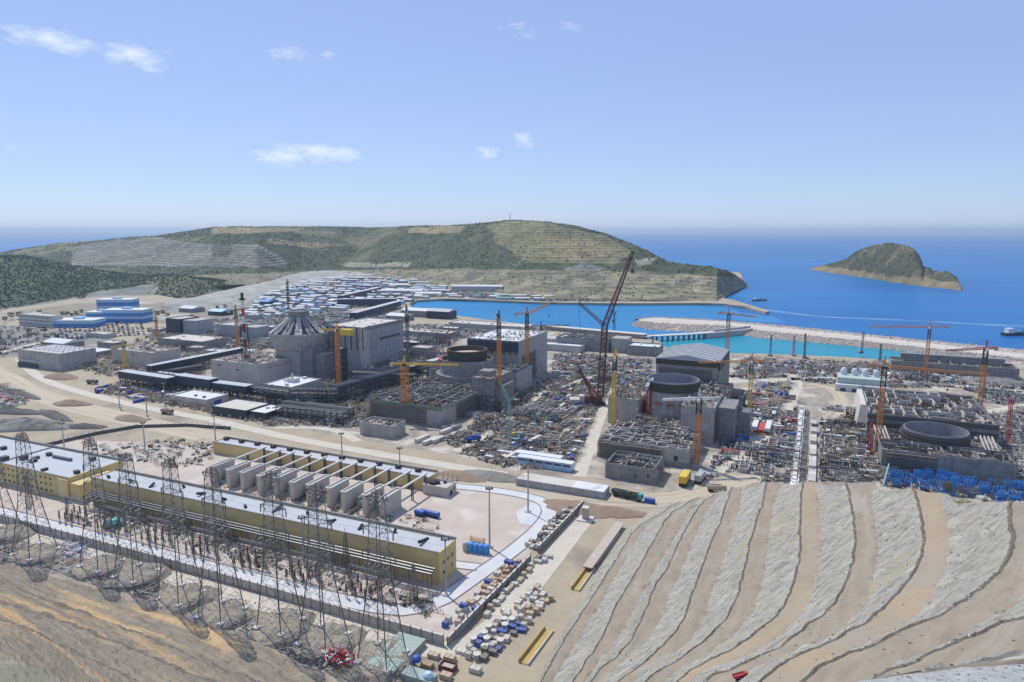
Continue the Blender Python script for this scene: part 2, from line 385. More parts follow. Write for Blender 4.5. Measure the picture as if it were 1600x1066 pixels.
def interp(tab,x):
    if x<=tab[0][0]: return tab[0][1]
    for (a,b),(c,d) in zip(tab,tab[1:]):
        if x<=c: return b+(d-b)*(x-a)/(c-a)
    return tab[-1][1]
def sheet(name,pts,z,m,label=None,cat=None,world=False):
    "flat polygon on the ground from photo pixels (or world points), lying at height z"
    v=[Vector((p[0],p[1],z)) if world else P(p[0],p[1],z) for p in pts]
    mb=MB(); mb.v=[tuple(x) for x in v]
    for t in tessellate_polygon([v]):
        a,b,c=[v[i] for i in t]
        if (b-a).cross(c-a).z<0: t=(t[0],t[2],t[1])
        mb.f.append(tuple(t)); mb.m.append(0)
    o=mb.build(name,m); return struct(o,label,cat)
TRK=[]
TG={}
def on_track(x,y,pad=1.5):
    if len(TG)==0:
        for a,b,r in TRK:
            for i in (-1,0,1):
                for j in (-1,0,1): TG.setdefault((int(a//24)+i,int(b//24)+j),[]).append((a,b,r))
    return any((x-a)**2+(y-b)**2<(r*.8+pad)**2 for a,b,r in TG.get((int(x//24),int(y//24)),()))
def ribbon(name,pts,width,z,m,label=None,cat=None,world=False,kerb=False,clear=True):
    v=[Vector((p[0],p[1],z)) if world else P(p[0],p[1],z) for p in pts]
    v=resample(smooth_line(v,3),60); mb=MB(); uv=[]; d=0
    if clear and cat=='road':
        for p in resample(v,200): TRK.append((p.x,p.y,(width if not callable(width) else width(.5))/2))
    for i,p in enumerate(v):
        t=(v[min(i+1,len(v)-1)]-v[max(i-1,0)]).normalized(); nrm=Vector((-t.y,t.x,0))
        wd=width if not callable(width) else width(i/(len(v)-1))
        if i: d+=(p-v[i-1]).length
        for k in range(5):
            f=k/4-.5; q=p+nrm*wd*f; mb.v.append(tuple(q)); uv.append((d,wd*f))
    for i in range(len(v)-1):
        for k in range(4):
            a=i*5+k; mb.f.append((a,a+5,a+6,a+1)); mb.m.append(0)
    # face up
    if kerb:
        kb=MB()
        for i in range(len(v)-1):
            for k in (0,4):
                p=Vector(mb.v[i*5+k]); q=Vector(mb.v[i*5+5+k]); kb.bar(p+Vector((0,0,.02)),q+Vector((0,0,.02)),.55,0,.3)
        struct(kb.build('kerb','kerb_dark'),'dark kerb along the '+(label or name),'kerb')
    o=mb.build(name,m,uv=uv)
    if o.data.polygons[0].normal.z<0: o.data.flip_normals()
    return struct(o,label,cat)
# ------------------------------------------------------------------ sea and land
def grid_sheet(name,x0,x1,y0,y1,z,m):
    mb=MB(); mb.add([(x0,y0,z),(x1,y0,z),(x1,y1,z),(x0,y1,z)],[(0,1,2,3)]); return mb.build(name,m)
SEA=-5.0
struct(grid_sheet('sea',-70000,70000,-3000,95000,SEA,'sea_deep'),'deep blue open sea reaching the horizon','sea')
shore=[P(*q) for q in ((1900,600),(1620,577),(1560,579),(1530,574),(1480,567),(1400,563),(1300,557),(1200,553),(1140,552),(1080,550),(1042,546),(1032,534),(1000,525),(940,518),(860,511),(800,504),(700,492),(665,488),(645,481),(639,475),(652,469),(700,466.5),(760,469),(850,472.5),(960,474),(1080,473.5),(1130,474.5),(1165,479),(1196,488),(1203,486),(1170,476),(1148,469),(1126,465),(1118,461),(1142,454),(1165,446),(1163,441))]
shore+=[Vector((900,2700,0)),Vector((700,3300,0)),Vector((0,3600,0)),Vector((-1400,3900,0)),Vector((-3300,3700,0)),Vector((-3300,-200,0)),Vector((1600,-200,0)),Vector((1500,700,0))]
def landmass(name,pts,z0,z1,m,label):
    mb=MB(); n=len(pts); mb.v=[(p.x,p.y,z1) for p in pts]+[(p.x,p.y,z0) for p in pts]
    for t in tessellate_polygon([pts]):
        a,b,c=[pts[i] for i in t]
        if (b-a).cross(c-a).z<0: t=(t[0],t[2],t[1])
        mb.f.append(tuple(t)); mb.m.append(0)
    for i in range(n):
        j=(i+1)%n; mb.f.append((i,j,n+j,n+i)); mb.m.append(0)
    o=mb.build(name,m); return struct(o,label,'ground')
landmass('ground',shore,-9,0,'ground_sand','sandy graded ground of the construction site')
# harbour water and lagoon lie a little over the deep sea
sheet('harbour_water',[(1200,492),(1160,489),(1130,474),(960,473),(850,471),(700,465),(650,467),(632,475),(640,483),(700,494),(860,514),(1000,528),(1040,533),(1100,526),(1160,519),(1175,512),(1110,497),(1180,503),(1230,505)],SEA+.15,'harbour_blue','turquoise blue water of the harbour basin','water')
sheet('lagoon_water',[(1025,530),(1170,516),(1200,525),(1560,562),(1575,590),(1400,572),(1180,560),(1030,556)],SEA+.3,'lagoon_turquoise','bright turquoise water behind the breakwater','water')
ribbon('surf_streak',[(1170,481),(1230,489),(1290,496),(1380,499),(1460,503),(1600,510)],lambda t: 16+14*math.sin(t*9)**2,SEA+.12,'surf_streak','pale turquoise streak of churned water outside the breakwater','water')
# ------------------------------------------------------------------ ground zones
def WP(pts): return [tuple(W(x,y)[:2]) for x,y in pts]
sheet('construction_ground',WP([(-420,425),(-120,412),(-40,395),(20,385),(190,385),(420,520),(330,840),(60,900),(-240,960),(-470,1060),(-760,1000),(-940,800),(-780,600),(-690,540),(-640,470),(-560,440)]),.05,'ground_site','dusty churned ground between the reactor buildings','ground',world=True)
sheet('far_town_ground',[(60,510),(250,505),(420,520),(640,500),(640,486),(632,474),(655,466),(800,470),(960,472),(960,466),(800,455),(700,446),(560,432),(430,440),(330,470),(150,478),(40,500)],.05,'ground_far','grey ground under the distant site town','ground')
sheet('far_left_ground',[(-60,496),(60,500),(130,508),(250,505),(330,500),(330,480),(250,472),(120,474),(0,490)],.055,'ground_far','grey ground around the blue offices','ground')
sheet('west_rough_ground',[(-60,508),(60,509),(130,522),(190,532),(130,540),(60,548),(30,556),(-60,566)],.055,'spoil_grey','rough grey green ground left of the wide warehouses','ground')
sheet('switchyard_slab',WP([(-520,216),(-126,216),(-121,366),(-139,381),(-230,372),(-400,366),(-520,330)]),.06,'yard_slab','pinkish concrete paving of the switchyard','paving',world=True)
sheet('tower_strip',[(-40,822),(60,852),(200,892),(350,938),(500,980),(620,1014),(700,1036),(640,1075),(520,1080),(330,1000),(100,915),(-40,880)],.16,'mound_earth','rough brown earth strip under the lattice towers','ground')
ribbon('yard_road',[tuple(W(x,y)[:2]) for x,y in ((-520,221),(-300,222),(-170,223),(-143,230),(-138,262),(-131,300),(-129,345),(-140,366),(-170,369),(-215,362))],9,.12,'pale_road','pale concrete ring road round the switchyard','road',world=True,kerb=True,clear=False)
sheet('paved_circle',[(806,800),(830,786),(856,784),(868,795),(862,815),(838,822),(812,818)],.1,'pale_road','pale paved turning circle by the lamp mast','road')
for i,(pts,lab) in enumerate((([(712,705),(760,680),(815,640),(850,612)],'narrow track through the goods yard beside the second reactor'),([(800,735),(850,705),(890,672),(915,640)],'narrow track through the middle of the goods yard'),([(1120,740),(1150,715),(1172,690),(1180,660)],'narrow track along the third reactor towers'),([(1290,735),(1330,715),(1370,700)],'narrow track to the red crane by the fourth reactor'),([(880,605),(950,580),(1020,578)],'narrow track behind the giant crane'),([(430,668),(520,668),(560,690)],'narrow dirt lane before the dark racks'))): ribbon('yard_track',pts,8,.105+.004*i,'access_track',lab,'road')
ribbon('yard_inner_road',[tuple(W(x,y)[:2]) for x,y in ((-400,272),(-260,272),(-160,271),(-140,275))],7,.16,'pale_road','narrow pale road behind the long yellow building','road',world=True,kerb=True,clear=False)
ribbon('haul_road',[(-60,560),(0,585),(40,612),(130,640),(260,668),(400,700),(560,724),(700,748),(820,768),(920,778),(1010,783),(1080,778),(1140,752),(1200,735)],lambda t:30-10*t,.10,'haul_road','wide tan earth haul road crossing the site','road')
ribbon('haul_road_upper',[(30,560),(60,592),(130,615),(240,640),(330,655),(430,680),(560,704),(700,728),(790,742)],11,.14,'access_track','pale upper lane beside the haul road','road')
ribbon('fence_track',[(-40,805),(60,842),(200,880),(350,926),(500,968),(620,1000),(700,1022),(750,1000),(800,950),(850,890),(905,820),(930,790)],lambda t:11,.10,'access_track','beige dirt track outside the switchyard wall','road',clear=False)
ribbon('site_track',[(905,745),(915,715),(925,690),(935,660),(945,635),(960,610)],9,.11,'access_track','dusty track between the second and third reactor','road')
ribbon('east_track',[(1165,720),(1195,680),(1225,650),(1240,615),(1250,590),(1200,575)],11,.11,'access_track','dusty track east of the third reactor','road')
ribbon('east_bend',[(1262,600),(1300,606),(1316,622),(1312,640),(1296,655)],12,.11,'haul_road','curving earth ramp west of the fourth reactor','road')
ribbon('north_track',[(1130,597),(1200,594),(1290,590),(1400,594),(1600,612)],13,.11,'access_track','dusty track along the lagoon side','road')
ribbon('ramp_track',[(1600,632),(1570,640),(1530,646),(1480,650)],12,.12,'access_track','sandy ramp right of the fourth turbine hall','road')
ribbon('west_road',[(0,552),(60,535),(150,520),(260,520)],12,.11,'access_track','pale road beside the blue office buildings','road')
# trench grooves and stains along the tracks
# ------------------------------------------------------------------ lofted terrain
def loft(name,rows,mats,rowmat,ncol,label,sub=1,amp=0,nscale=.05,cat='hillside',smooth=False,seed=0,colf=None,relief=0):
    "rows: polylines of world points; strips between rows i,i+1 use material rowmat[i]"
    rs=[resample(r,ncol) for r in rows]
    mb=MB(); uv=[]; cols=[]; grid=[]; rm=[]
    for i in range(len(rs)-1):
        k=sub if isinstance(sub,int) else sub[i]
        for s in range(k):
            t=s/k; grid.append([a.lerp(b,t) for a,b in zip(rs[i],rs[i+1])]); rm.append(rowmat[i])
    grid.append(rs[-1])
    vacc=[0]*ncol
    for gi,row in enumerate(grid):
        u=0
        for j,p in enumerate(row):
            if j: u+=(p-row[j-1]).length
            if gi: vacc[j]+=(p-grid[gi-1][j]).length
            q=p.copy()
            if amp:
                a=amp if not callable(amp) else amp(gi,j,rm[min(gi,len(rm)-1)])
                q.z+=a*fbm(p.x+seed,p.y,nscale,4); q.x+=a*.8*fbm(p.x,p.y+50+seed,nscale*1.3,3); q.y+=a*.8*fbm(p.x+90,p.y+seed,nscale*1.3,3)
            if relief and rm[min(gi,len(rm)-1)]==0 and q.z>1.5:
                up=u*.70+vacc[j]*.72; vp=-u*.72+vacc[j]*.70; q.z+=relief*fbm(up*.55,vp*.07,1,3)
            mb.v.append(tuple(q)); uv.append((u,vacc[j]))
            if colf: cols.append(colf(q))
    for gi in range(len(grid)-1):
        for j in range(ncol-1):
            a=gi*ncol+j; mb.f.append((a,a+1,a+ncol+1,a+ncol)); mb.m.append(rm[gi])
    o=mb.build(name,mats,smooth=smooth,uv=uv,colors=cols if colf else None)
    nz=sum(p.normal.z for p in o.data.polygons)
    if nz<0: o.data.flip_normals()
    return struct(o,label,cat)
def far_drop(pts,z,ang=36):
    "prepend a foot point so each contour's far end runs down to the site level"
    p=pts[0]; d=z/math.tan(math.radians(ang)); e=Vector((p.x,p.y+d,-.6))
    m=p.lerp(e,.5); m.z=z*.46
    return [e,m]
# crest (C) and toe (T) of every cut face, traced at its own level
terr=[
 ('T',0.3,[(1050,786),(1010,802),(975,835),(925,905),(890,965),(838,1066),(800,1140)]),
 ('C',7,[(1062,784),(1025,805),(990,827),(972,857),(942,905),(910,955),(887,990),(848,1056),(805,1140)]),
 ('T',8,[(1066,783),(1035,803),(1005,827),(985,862),(958,908),(925,965),(905,1000),(868,1056),(815,1150)]),
 ('C',15,[(1090,777),(1068,790),(1045,802),(1017,850),(1000,882),(985,907),(972,927),(955,960),(935,1007),(900,1055),(840,1150)]),
 ('T',16.5,[(1100,775),(1083,790),(1060,830),(1030,880),(1015,905),(1000,935),(975,985),(955,1010),(915,1060),(850,1160)]),
 ('C',24,[(1126,767),(1095,785),(1078,812),(1050,867),(1040,892),(1020,917),(1000,972),(972,1020),(925,1054),(870,1160)]),
 ('T',25.5,[(1130,766),(1108,795),(1085,840),(1068,885),(1050,925),(1035,965),(1010,1005),(950,1050),(880,1170)]),
 ('C',33,[(1142,762),(1135,780),(1127,810),(1112,840),(1097,882),(1077,935),(1065,975),(1007,1037),(960,1062),(900,1170)]),
 ('T',35,[(1160,760),(1156,790),(1147,825),(1132,872),(1117,912),(1100,972),(1062,1018),(985,1062),(915,1180)]),
 ('C',42,[(1196,754),(1190,788),(1180,812),(1167,862),(1155,920),(1132,970),(1082,1017),(1000,1062),(930,1180)]),
 ('T',44,[(1222,753),(1212,780),(1205,805),(1200,850),(1192,910),(1175,960),(1130,1008),(1030,1062),(945,1190)]),
 ('C',52,[(1253,752),(1249,790),(1248,828),(1249,865),(1237,917),(1215,960),(1200,972),(1150,1010),(1050,1060),(965,1190)]),
 ('T',54,[(1276,753),(1278,780),(1281,808),(1284,850),(1277,900),(1257,955),(1210,1005),(1065,1064),(980,1200)]),
 ('C',62,[(1320,753),(1326,780),(1331,808),(1335,837),(1330,882),(1307,940),(1267,972),(1200,1022),(1080,1068),(1000,1200)]),
 ('T',65,[(1366,756),(1360,775),(1366,805),(1374,862),(1362,920),(1330,975),(1290,1000),(1150,1055),(1020,1210)]),
 ('C',74,[(1424,762),(1433,790),(1439,815),(1442,842),(1435,880),(1387,940),(1347,975),(1300,1000),(1200,1042),(1045,1210)]),
 ('T',77,[(1478,770),(1470,783),(1480,815),(1485,845),(1477,900),(1450,940),(1415,980),(1300,1030),(1070,1220)]),
 ('C',88,[(1575,782),(1573,815),(1580,842),(1567,885),(1525,922),(1475,955),(1412,982),(1350,1012),(1250,1052),(1100,1230)]),
 ('T',92,[(1720,790),(1700,850),(1610,922),(1575,952),(1545,972),(1480,1004),(1380,1044),(1130,1240)]),
 ('C',98,[(1830,800),(1780,880),(1640,945),(1600,962),(1550,976),(1500,1000),(1417,1037),(1350,1063),(1160,1250)]),
 ('T',102,[(1860,840),(1760,950),(1640,1012),(1600,1017),(1537,1022),(1480,1038),(1400,1062),(1200,1260)]),
 ('C',105,[(1880,880),(1780,990),(1660,1024),(1600,1027),(1540,1033),(1490,1044),(1420,1066),(1220,1270)]),
]
rows=[];rmat=[];subs=[]
tm=['rock_face','bench_earth','berm_stone','bench_ochre']
prev=None
def terr_line(z,pts):
    v=smooth_line([P(x,y,z) for x,y in pts],1)
    return far_drop(v,z)+v
L=[(k,z,terr_line(z,p)) for k,z,p in terr]
TN=380
for i,(k,z,v) in enumerate(L):
    rows.append(resample(v,TN))
    if k=='T': rmat.append(0); subs.append(6)
    else:
        if i+1<len(L):
            nx=resample(L[i+1][2],TN); b1=[];b2=[]
            for p,q in zip(rows[-1],nx):
                d=q-p; ln=max(d.length,1e-3); wd=min(.3+z*.003,ln*.2); f=max(0,min(1,(p.z-.5)/2))
                a=p+d*(wd/ln); a.z+=.35*f; c=p+d*(2*wd/ln); c.z+=.05; b1.append(a); b2.append(c)
            rmat.append(2); subs.append(1); rows.append(b1); rmat.append(2); subs.append(1); rows.append(b2)
            rmat.append(3 if i in (11,15) else 1); subs.append(4)
last=rows[-1]
gr=[P(1900,1000,106),P(1700,1034,106),P(1600,1036,106.5),P(1500,1046,107),P(1380,1060,107),P(1240,1085,107),P(1000,1300,108)]
rows.append(resample(far_drop(gr,106)+gr,TN)); rmat+= [1]; subs+=[3]
g2=[Vector((260,150,118)),Vector((150,60,125)),Vector((60,10,140)),Vector((20,-40,146)),Vector((-20,-90,150))]
rows.append(resample([Vector((340,260,60))]+g2,TN)); rmat+=[4]; subs+=[10]
rmat=rmat[:len(rows)-1]; subs=subs[:len(rows)-1]
tt=loft('hillside_terraces',rows,['rock_face','bench_earth','berm_stone','bench_ochre','gravel_pale'],rmat,TN,'terraced cut hillside with grey rock faces and earth benches',sub=subs,amp=lambda gi,j,m:[1.3,.8,1.1,.8,.6][m],nscale=.13,relief=1.2,cat='hillside')
def lsl(z,pts): return smooth_line([P(x,y,z) for x,y in pts],1)
lrows=[lsl(0,[(-80,846),(0,866),(100,897),(250,935),(330,962),(400,992),(480,1040),(560,1072),(700,1120)]),
 lsl(2,[(-80,858),(0,878),(100,905),(200,937),(300,967),(400,1003),(480,1050),(560,1085),(700,1140)]),
 lsl(7,[(-80,885),(0,905),(57,930),(107,947),(160,967),(250,1000),(300,1025),(400,1062),(640,1160)]),
 lsl(8,[(-80,888),(0,908.5),(57,933),(107,950),(160,970),(250,1003.5),(300,1028.5),(400,1066),(640,1170)]),
 lsl(13,[(-80,920),(0,938),(60,955),(112,973),(175,998),(225,1020),(287,1045),(380,1085),(600,1180)]),
 lsl(14,[(-80,924),(0,943),(60,960),(112,978),(175,1003),(225,1025),(287,1050),(380,1090),(600,1190)]),
 lsl(18,[(-80,945),(0,965),(50,983),(120,1018),(175,1045),(212,1062),(330,1110),(560,1200)]),
 lsl(19,[(-80,948),(0,968),(50,986),(120,1021),(175,1048),(212,1065),(330,1116),(560,1210)]),
 lsl(28,[(-80,1000),(0,1020),(50,1040),(120,1075),(212,1120),(560,1240)]),
 lsl(40,[(-80,1060),(0,1085),(120,1130),(300,1200),(560,1300)]),
 [Vector((-320,120,70)),Vector((-200,60,90)),Vector((-80,20,115)),Vector((-30,-60,140)),Vector((0,-90,150))]]
hs=loft('hillside_slope',lrows,['slope_earth','slope_strata','slope_green','berm_stone','slope_grey'],[0,1,3,1,3,1,3,1,2,2],300,'earth hillside with orange streaked benches in the lower left',sub=[3,8,1,8,1,7,1,9,8,8],amp=lambda gi,j,m:[1.6,2.0,2.0,1.8,1.6][m],nscale=.13)
# ------------------------------------------------------------------ peninsula and near hill
SCRUB=(.066,.082,.04); SCR2=(.098,.108,.055); OCHRE=(.30,.235,.14); GREY=(.27,.265,.26); PALE=(.36,.33,.28); OLIVE=(.20,.185,.105); PURP=(.25,.24,.255); DGREEN=(.045,.085,.052)
zones=[
 (OLIVE,[(20,400),(180,385),(190,372),(150,374),(60,383),(20,392)],4),
 (OCHRE,[(330,356),(470,356),(470,362),(330,366)],3),
 ((.25,.235,.215),[(115,385),(190,374),(250,372),(320,382),(400,384),(455,412),(440,418),(110,416)],5),
 (OCHRE,[(640,356),(700,352),(725,354),(715,365),(640,364)],3),
 (OLIVE,[(760,352),(800,345),(860,348),(950,370),(985,395),(960,415),(830,410),(770,380)],8),
 (OCHRE,[(860,368),(955,378),(950,398),(900,410),(850,398)],6),
 (GREY,[(885,420),(915,411),(945,420),(930,434),(885,432)],3),
 (PALE,[(990,405),(1020,403),(1020,412),(995,414)],2),
 (PALE,[(975,445),(1000,430),(1010,432),(990,446)],2),
 (PALE,[(535,412),(640,410),(640,416),(540,418)],3),
 (OCHRE,[(420,372),(500,378),(540,384),(480,386),(410,380)],4),
 ((.235,.205,.15),[(300,430),(480,424),(640,420),(780,420),(1060,428),(1190,436),(1190,482),(640,470),(400,462),(300,445)],6),
]
def zone_col(q,zs,base,blur=1.0):
    px,py=proj(q)
    nx=px+14*fbm(q.x,q.y,.006,3); ny=py+5*fbm(q.x+300,q.y,.006,3)
    c=base
    for col,poly,_ in zs:
        if inpoly(nx,ny,poly): c=col
    f=1+.35*fbm(q.x,q.y,.012,4)
    return tuple(x*f for x in c)
def hill_col(q):
    nn=fbm(q.x,q.y,.004,4); base=SCRUB if nn<.1 else SCR2 if nn<.3 else (.17,.16,.10)
    c=zone_col(q,zones,base); pr_=proj(q); k=1.0
    if inpoly(*pr_,zones[2][1]): k=(1.75 if (q.z%9)<2.2 and fbm(q.x,q.y,.006,2)>-.12 else .85+.3*fbm(q.x,q.y,.02,3))*(.5 if inpoly(pr_[0],pr_[1],[(330,382),(358,380),(366,392),(355,402),(332,400)]) else 1)
    elif inpoly(*pr_,zones[4][1]): k=1.5 if (q.z%8)<2.2 else .95
    elif pr_[1]>424 and pr_[0]>420: k=1.55 if (q.z%7)<1.3 and fbm(q.x,q.y,.005,2)>-.1 else (.8+.5*(fbm(q.x,q.y,.02,3)>.05))
    return tuple(min(.6,x*k) for x in c)
def hill(name,foot,ridge,extra,x0,x1,ncol,nrow,colf,label,prof,amp,terr_zone=None,back=900):
    "foot: [(px,py)] at level 0; ridge: [(px,py)] seen skyline; extra: px->how far behind the foot the ridge stands"
    mb=MB(); cols=[]
    for r in range(nrow+9):
        for c in range(ncol):
            px=x0+(x1-x0)*c/(ncol-1)
            f=P(px,interp(foot,px),0); D=f.y+interp(extra,px); g=PD(px,interp(ridge,px),D)
            if r<=nrow:
                t=r/nrow; x=f.x+(g.x-f.x)*t; y=f.y+(g.y-f.y)*t; z=g.z*prof(t,px)
                k=math.sin(math.pi*min(1,t*1.02))**.5 if t<1 else .12
                a=amp*k*min(1,g.z/60)
                z+=a*fbm(x,y,.0045,5)-.5*(1-t)
                if terr_zone:
                    h,w_=terr_zone(px,proj((x,y,z))[1])
                    if w_>0:
                        zq=z/h; zi=math.floor(zq); fr=zq-zi; zt=(zi+min(1,fr*2.2))*h*1.0; z=z*(1-w_)+zt*w_
                if t<.02: z=-2
            else:
                t=(r-nrow)/8; x=g.x; y=g.y+back*t; z=g.z*(1-t)**1.6-6*t
            q=Vector((x,y,z)); mb.v.append(tuple(q)); cols.append(colf(q))
    for r in range(nrow+8):
        for c in range(ncol-1):
            a=r*ncol+c; mb.f.append((a,a+1,a+ncol+1,a+ncol)); mb.m.append(0)
    o=mb.build(name,'hill_side',smooth=False,colors=cols); struct(o,label,'hill'); return o
foot1=[(-120,428),(100,424),(200,430),(330,440),(400,452),(470,436),(560,430),(640,440),(760,455),(850,470),(1000,472),(1120,472),(1145,456),(1168,446)]
ridge1=[(-120,402),(-20,398),(40,388),(90,381),(150,376),(200,371),(250,368),(300,360),(335,355),(420,354),(500,354),(600,356),(640,353),(700,352),(750,349),(790,344),(815,344),(850,346),(900,353),(950,366),(1000,386),(1045,409),(1085,415),(1110,417),(1140,425),(1158,436),(1168,445)]
extra1=[(-120,900),(300,1000),(640,900),(800,850),(950,800),(1050,500),(1110,330),(1168,30)]
def prof1(t,px):
    s=t*t*(3-2*t); return .28*t+.72*s**1.25
def tz1(px,py):
    if inpoly(px,py,zones[2][1]): return 9,.85
    if inpoly(px,py,zones[4][1]): return 8,.7
    if inpoly(px,py,zones[6][1]): return 8,.6
    if py>425 and px>620: return 7,.5
    return 9,0
main_hill=hill('peninsula_hill',foot1,ridge1,extra1,-120,1168,460,190,hill_col,'long scrub covered hill with cut terraces behind the site',prof1,30,tz1)
foot2=[(-140,498),(0,488),(60,480),(120,470),(190,463),(250,462),(300,472),(330,464),(352,452)]
ridge2=[(-140,392),(-60,394),(0,399),(40,400),(80,408),(140,420),(200,430),(250,429),(290,432),(320,444),(352,452)]
extra2=[(-140,520),(0,480),(140,420),(250,300),(320,160),(352,30)]
z2=[(PURP,[(128,470),(135,458),(245,443),(232,460),(215,474),(128,476)],2),(GREY,[(215,475),(238,450),(246,446),(240,478)],2),(PURP,[(0,484),(60,474),(120,463),(120,474),(60,484),(0,492)],2),(PURP,[(300,470),(330,455),(350,450),(350,470)],2)]
def near_col(q):
    n=fbm(q.x,q.y,.006,3); px,py=proj(q)
    g=DGREEN if n<.1 else (.075,.115,.06)
    if px>230: g=(.16,.16,.10)
    return zone_col(q,z2,g)
near_hill=hill('green_hill',foot2,ridge2,extra2,-140,352,240,80,near_col,'green wooded hill on the left behind the blue offices',lambda t,px:.35*t+.65*(t*t*(3-2*t)),22,lambda px,py:(8,.8) if inpoly(px,py,z2[0][1]) else (8,0),back=500)
# pale embankment below the quarry
er=[[P(*q,-.3) for q in ((250,490),(300,485),(360,480),(420,465),(470,449),(540,438),(640,433))],
    [P(*q,12) for q in ((252,478),(300,471),(360,464),(420,446),(470,429),(540,421),(640,418))],
    [P(*q,13) for q in ((256,476),(300,469),(360,461),(420,443),(470,426),(540,418),(640,415))],
    [P(*q,1) for q in ((260,470),(300,462),(360,452),(420,436),(470,422),(540,415),(640,413))]]
def emb_col(q): return tuple(x*(1+.3*fbm(q.x,q.y,.02,3)) for x in (.42,.40,.415))
loft('road_embankment',er,['hill_side'],[0,0,0],90,'pale grey road embankment above the site town',sub=3,amp=2,nscale=.02,colf=emb_col,cat='embankment')
# ------------------------------------------------------------------ island
ifoot=[(1273,423),(1300,427),(1330,431),(1370,437),(1420,445),(1460,450),(1503,454)]
iridge=[(1273,422),(1290,414),(1310,409),(1330,402),(1340,392),(1355,386),(1370,382),(1395,380),(1415,383),(1430,390),(1438,402),(1442,416),(1452,418),(1458,424),(1470,424),(1485,426),(1494,432),(1500,442),(1503,453)]
def isl_col(q):
    n=fbm(q.x,q.y,.01,4)
    c=(.085,.085,.05) if n<.1 else (.16,.14,.09)
    if q.z<16+14*n: c=(.27,.21,.13)
    return tuple(x*(1+.5*fbm(q.x,q.y,.03,3)) for x in c)
def island():
    mb=MB(); cols=[]; nc,nr=150,44
    for r in range(nr+1):
        for c in range(nc):
            px=1273+230*c/(nc-1); f=P(px,interp(ifoot,px),SEA); D=f.y+30+190*math.sin(math.pi*(c/(nc-1)))**.6
            g=PD(px,interp(iridge,px),D); t=r/nr
            if t<=.7:
                s=t/.7; z=SEA-2+(g.z-SEA+2)*(1-(1-s)**1.7); x=f.x+(g.x-f.x)*s; y=f.y+(g.y-f.y)*s
            else:
                s=(t-.7)/.3; z=g.z+(SEA-8-g.z)*s**1.4; x=g.x; y=g.y+160*s
            k=math.sin(math.pi*min(1,t/.7)) if t<.7 else .3
            z+=9*k*fbm(x,y,.013,5); q=Vector((x+8*k*fbm(x,y,.02,3),y,z)); mb.v.append(tuple(q)); cols.append(isl_col(q))
    for r in range(nr):
        for c in range(nc-1):
            a=r*nc+c; mb.f.append((a,a+1,a+nc+1,a+nc)); mb.m.append(0)
    o=mb.build('rocky_island','hill_side',colors=cols); struct(o,'rocky scrub covered island in the open sea','island'); return o
isl=island()
# ------------------------------------------------------------------ scrub on the hills
sb=MB(); rs=random.Random(3)
def scatter_on(o,n,test,rmin,rmax,m=0):
    me=o.data; ps=[p for p in me.polygons if test(p.center)]
    if not ps: return
    ws=[]; tot=0
    for p in ps: tot+=p.area; ws.append(tot)
    import bisect
    for _ in range(n):
        p=ps[bisect.bisect(ws,rs.random()*tot)%len(ps)]; vs=[me.vertices[i].co for i in p.vertices]
        a,b=rs.random(),rs.random(); q=vs[0].lerp(vs[1],a).lerp(vs[3].lerp(vs[2],a),b)
        r=rs.uniform(rmin,rmax); sb.blob((q.x,q.y,q.z+r*.2),r,m,1.0,rs)
def is_scrub(q):
    px,py=proj(q)
    if px<-30 or px>1170: return False
    return not any(inpoly(px,py,zones[i][1]) for i in (1,2,3,4,5,6,11)) and fbm(q.x,q.y,.004,3)<.25 and fbm(q.x+77,q.y,.013,3)>-.08
scatter_on(main_hill,15000,is_scrub,1.5,3.6)
scatter_on(main_hill,2600,lambda q: not is_scrub(q) and -30<proj(q)[0]<1170 and not inpoly(*proj(q),zones[2][1]),1.5,3.2)
scatter_on(near_hill,9500,lambda q:-40<proj(q)[0]<352 and not any(inpoly(*proj(q),z[1]) for z in z2),1.5,3.4)
scatter_on(isl,900,lambda q:q.z>18,1.5,3.5)
o=sb.build('hillside_scrub','scrub'); tag(o,'dark green scrub bushes dotted over the distant hills','scrub',kind='stuff')
# ------------------------------------------------------------------ breakwater
bw=[[P(*q,SEA-.5) for q in ((985,509),(1010,516),(1060,519),(1130,519),(1180,529),(1300,539),(1420,551),(1560,566),(1640,576))],
    [P(*q,1.5) for q in ((996,501),(1020,504),(1070,507),(1130,509),(1190,517),(1300,528),(1420,541),(1560,556),(1640,566))],
    [P(*q,2.5) for q in ((999,498.5),(1024,499),(1070,501.5),(1130,505),(1190,512),(1300,523),(1420,536),(1560,551.5),(1640,561))],
    [P(*q,3.6) for q in ((1000,497.6),(1026,497),(1072,499.5),(1131,503),(1191,510),(1301,521),(1421,534),(1561,549.5),(1641,559))],
    [P(*q,SEA-1) for q in ((990,499),(1026,495.5),(1074,497.5),(1132,500.8),(1195,506),(1305,517),(1430,530),(1575,544),(1650,552))]]
loft('breakwater',bw,['rock_pink','access_track','concrete_pale'],[0,1,2,0],150,'rubble mound breakwater with a pale crest road',sub=[3,1,1,2],amp=1.0,nscale=.2,cat='breakwater')
rk=MB(); rr=random.Random(5); b0=resample(bw[0],400); b1=resample(bw[1],400); b4=resample(bw[4],400); b3=resample(bw[3],400)
for _ in range(5200):
    i=rr.randrange(399); t=rr.random()
    if rr.random()<.8: q=b0[i].lerp(b1[i],t)
    else: q=b4[i].lerp(b3[i],t*.8)
    q=q+(b0[i+1]-b0[i])*rr.random(); rk.blob((q.x,q.y,q.z+.3),rr.uniform(.9,2.0),0 if rr.random()<.6 else 1,.9,rr)
o=rk.build('breakwater_rocks',['rock_pink','rock_pale','rock_dark']); tag(o,'armour stones heaped on the breakwater slopes','rocks',kind='stuff')

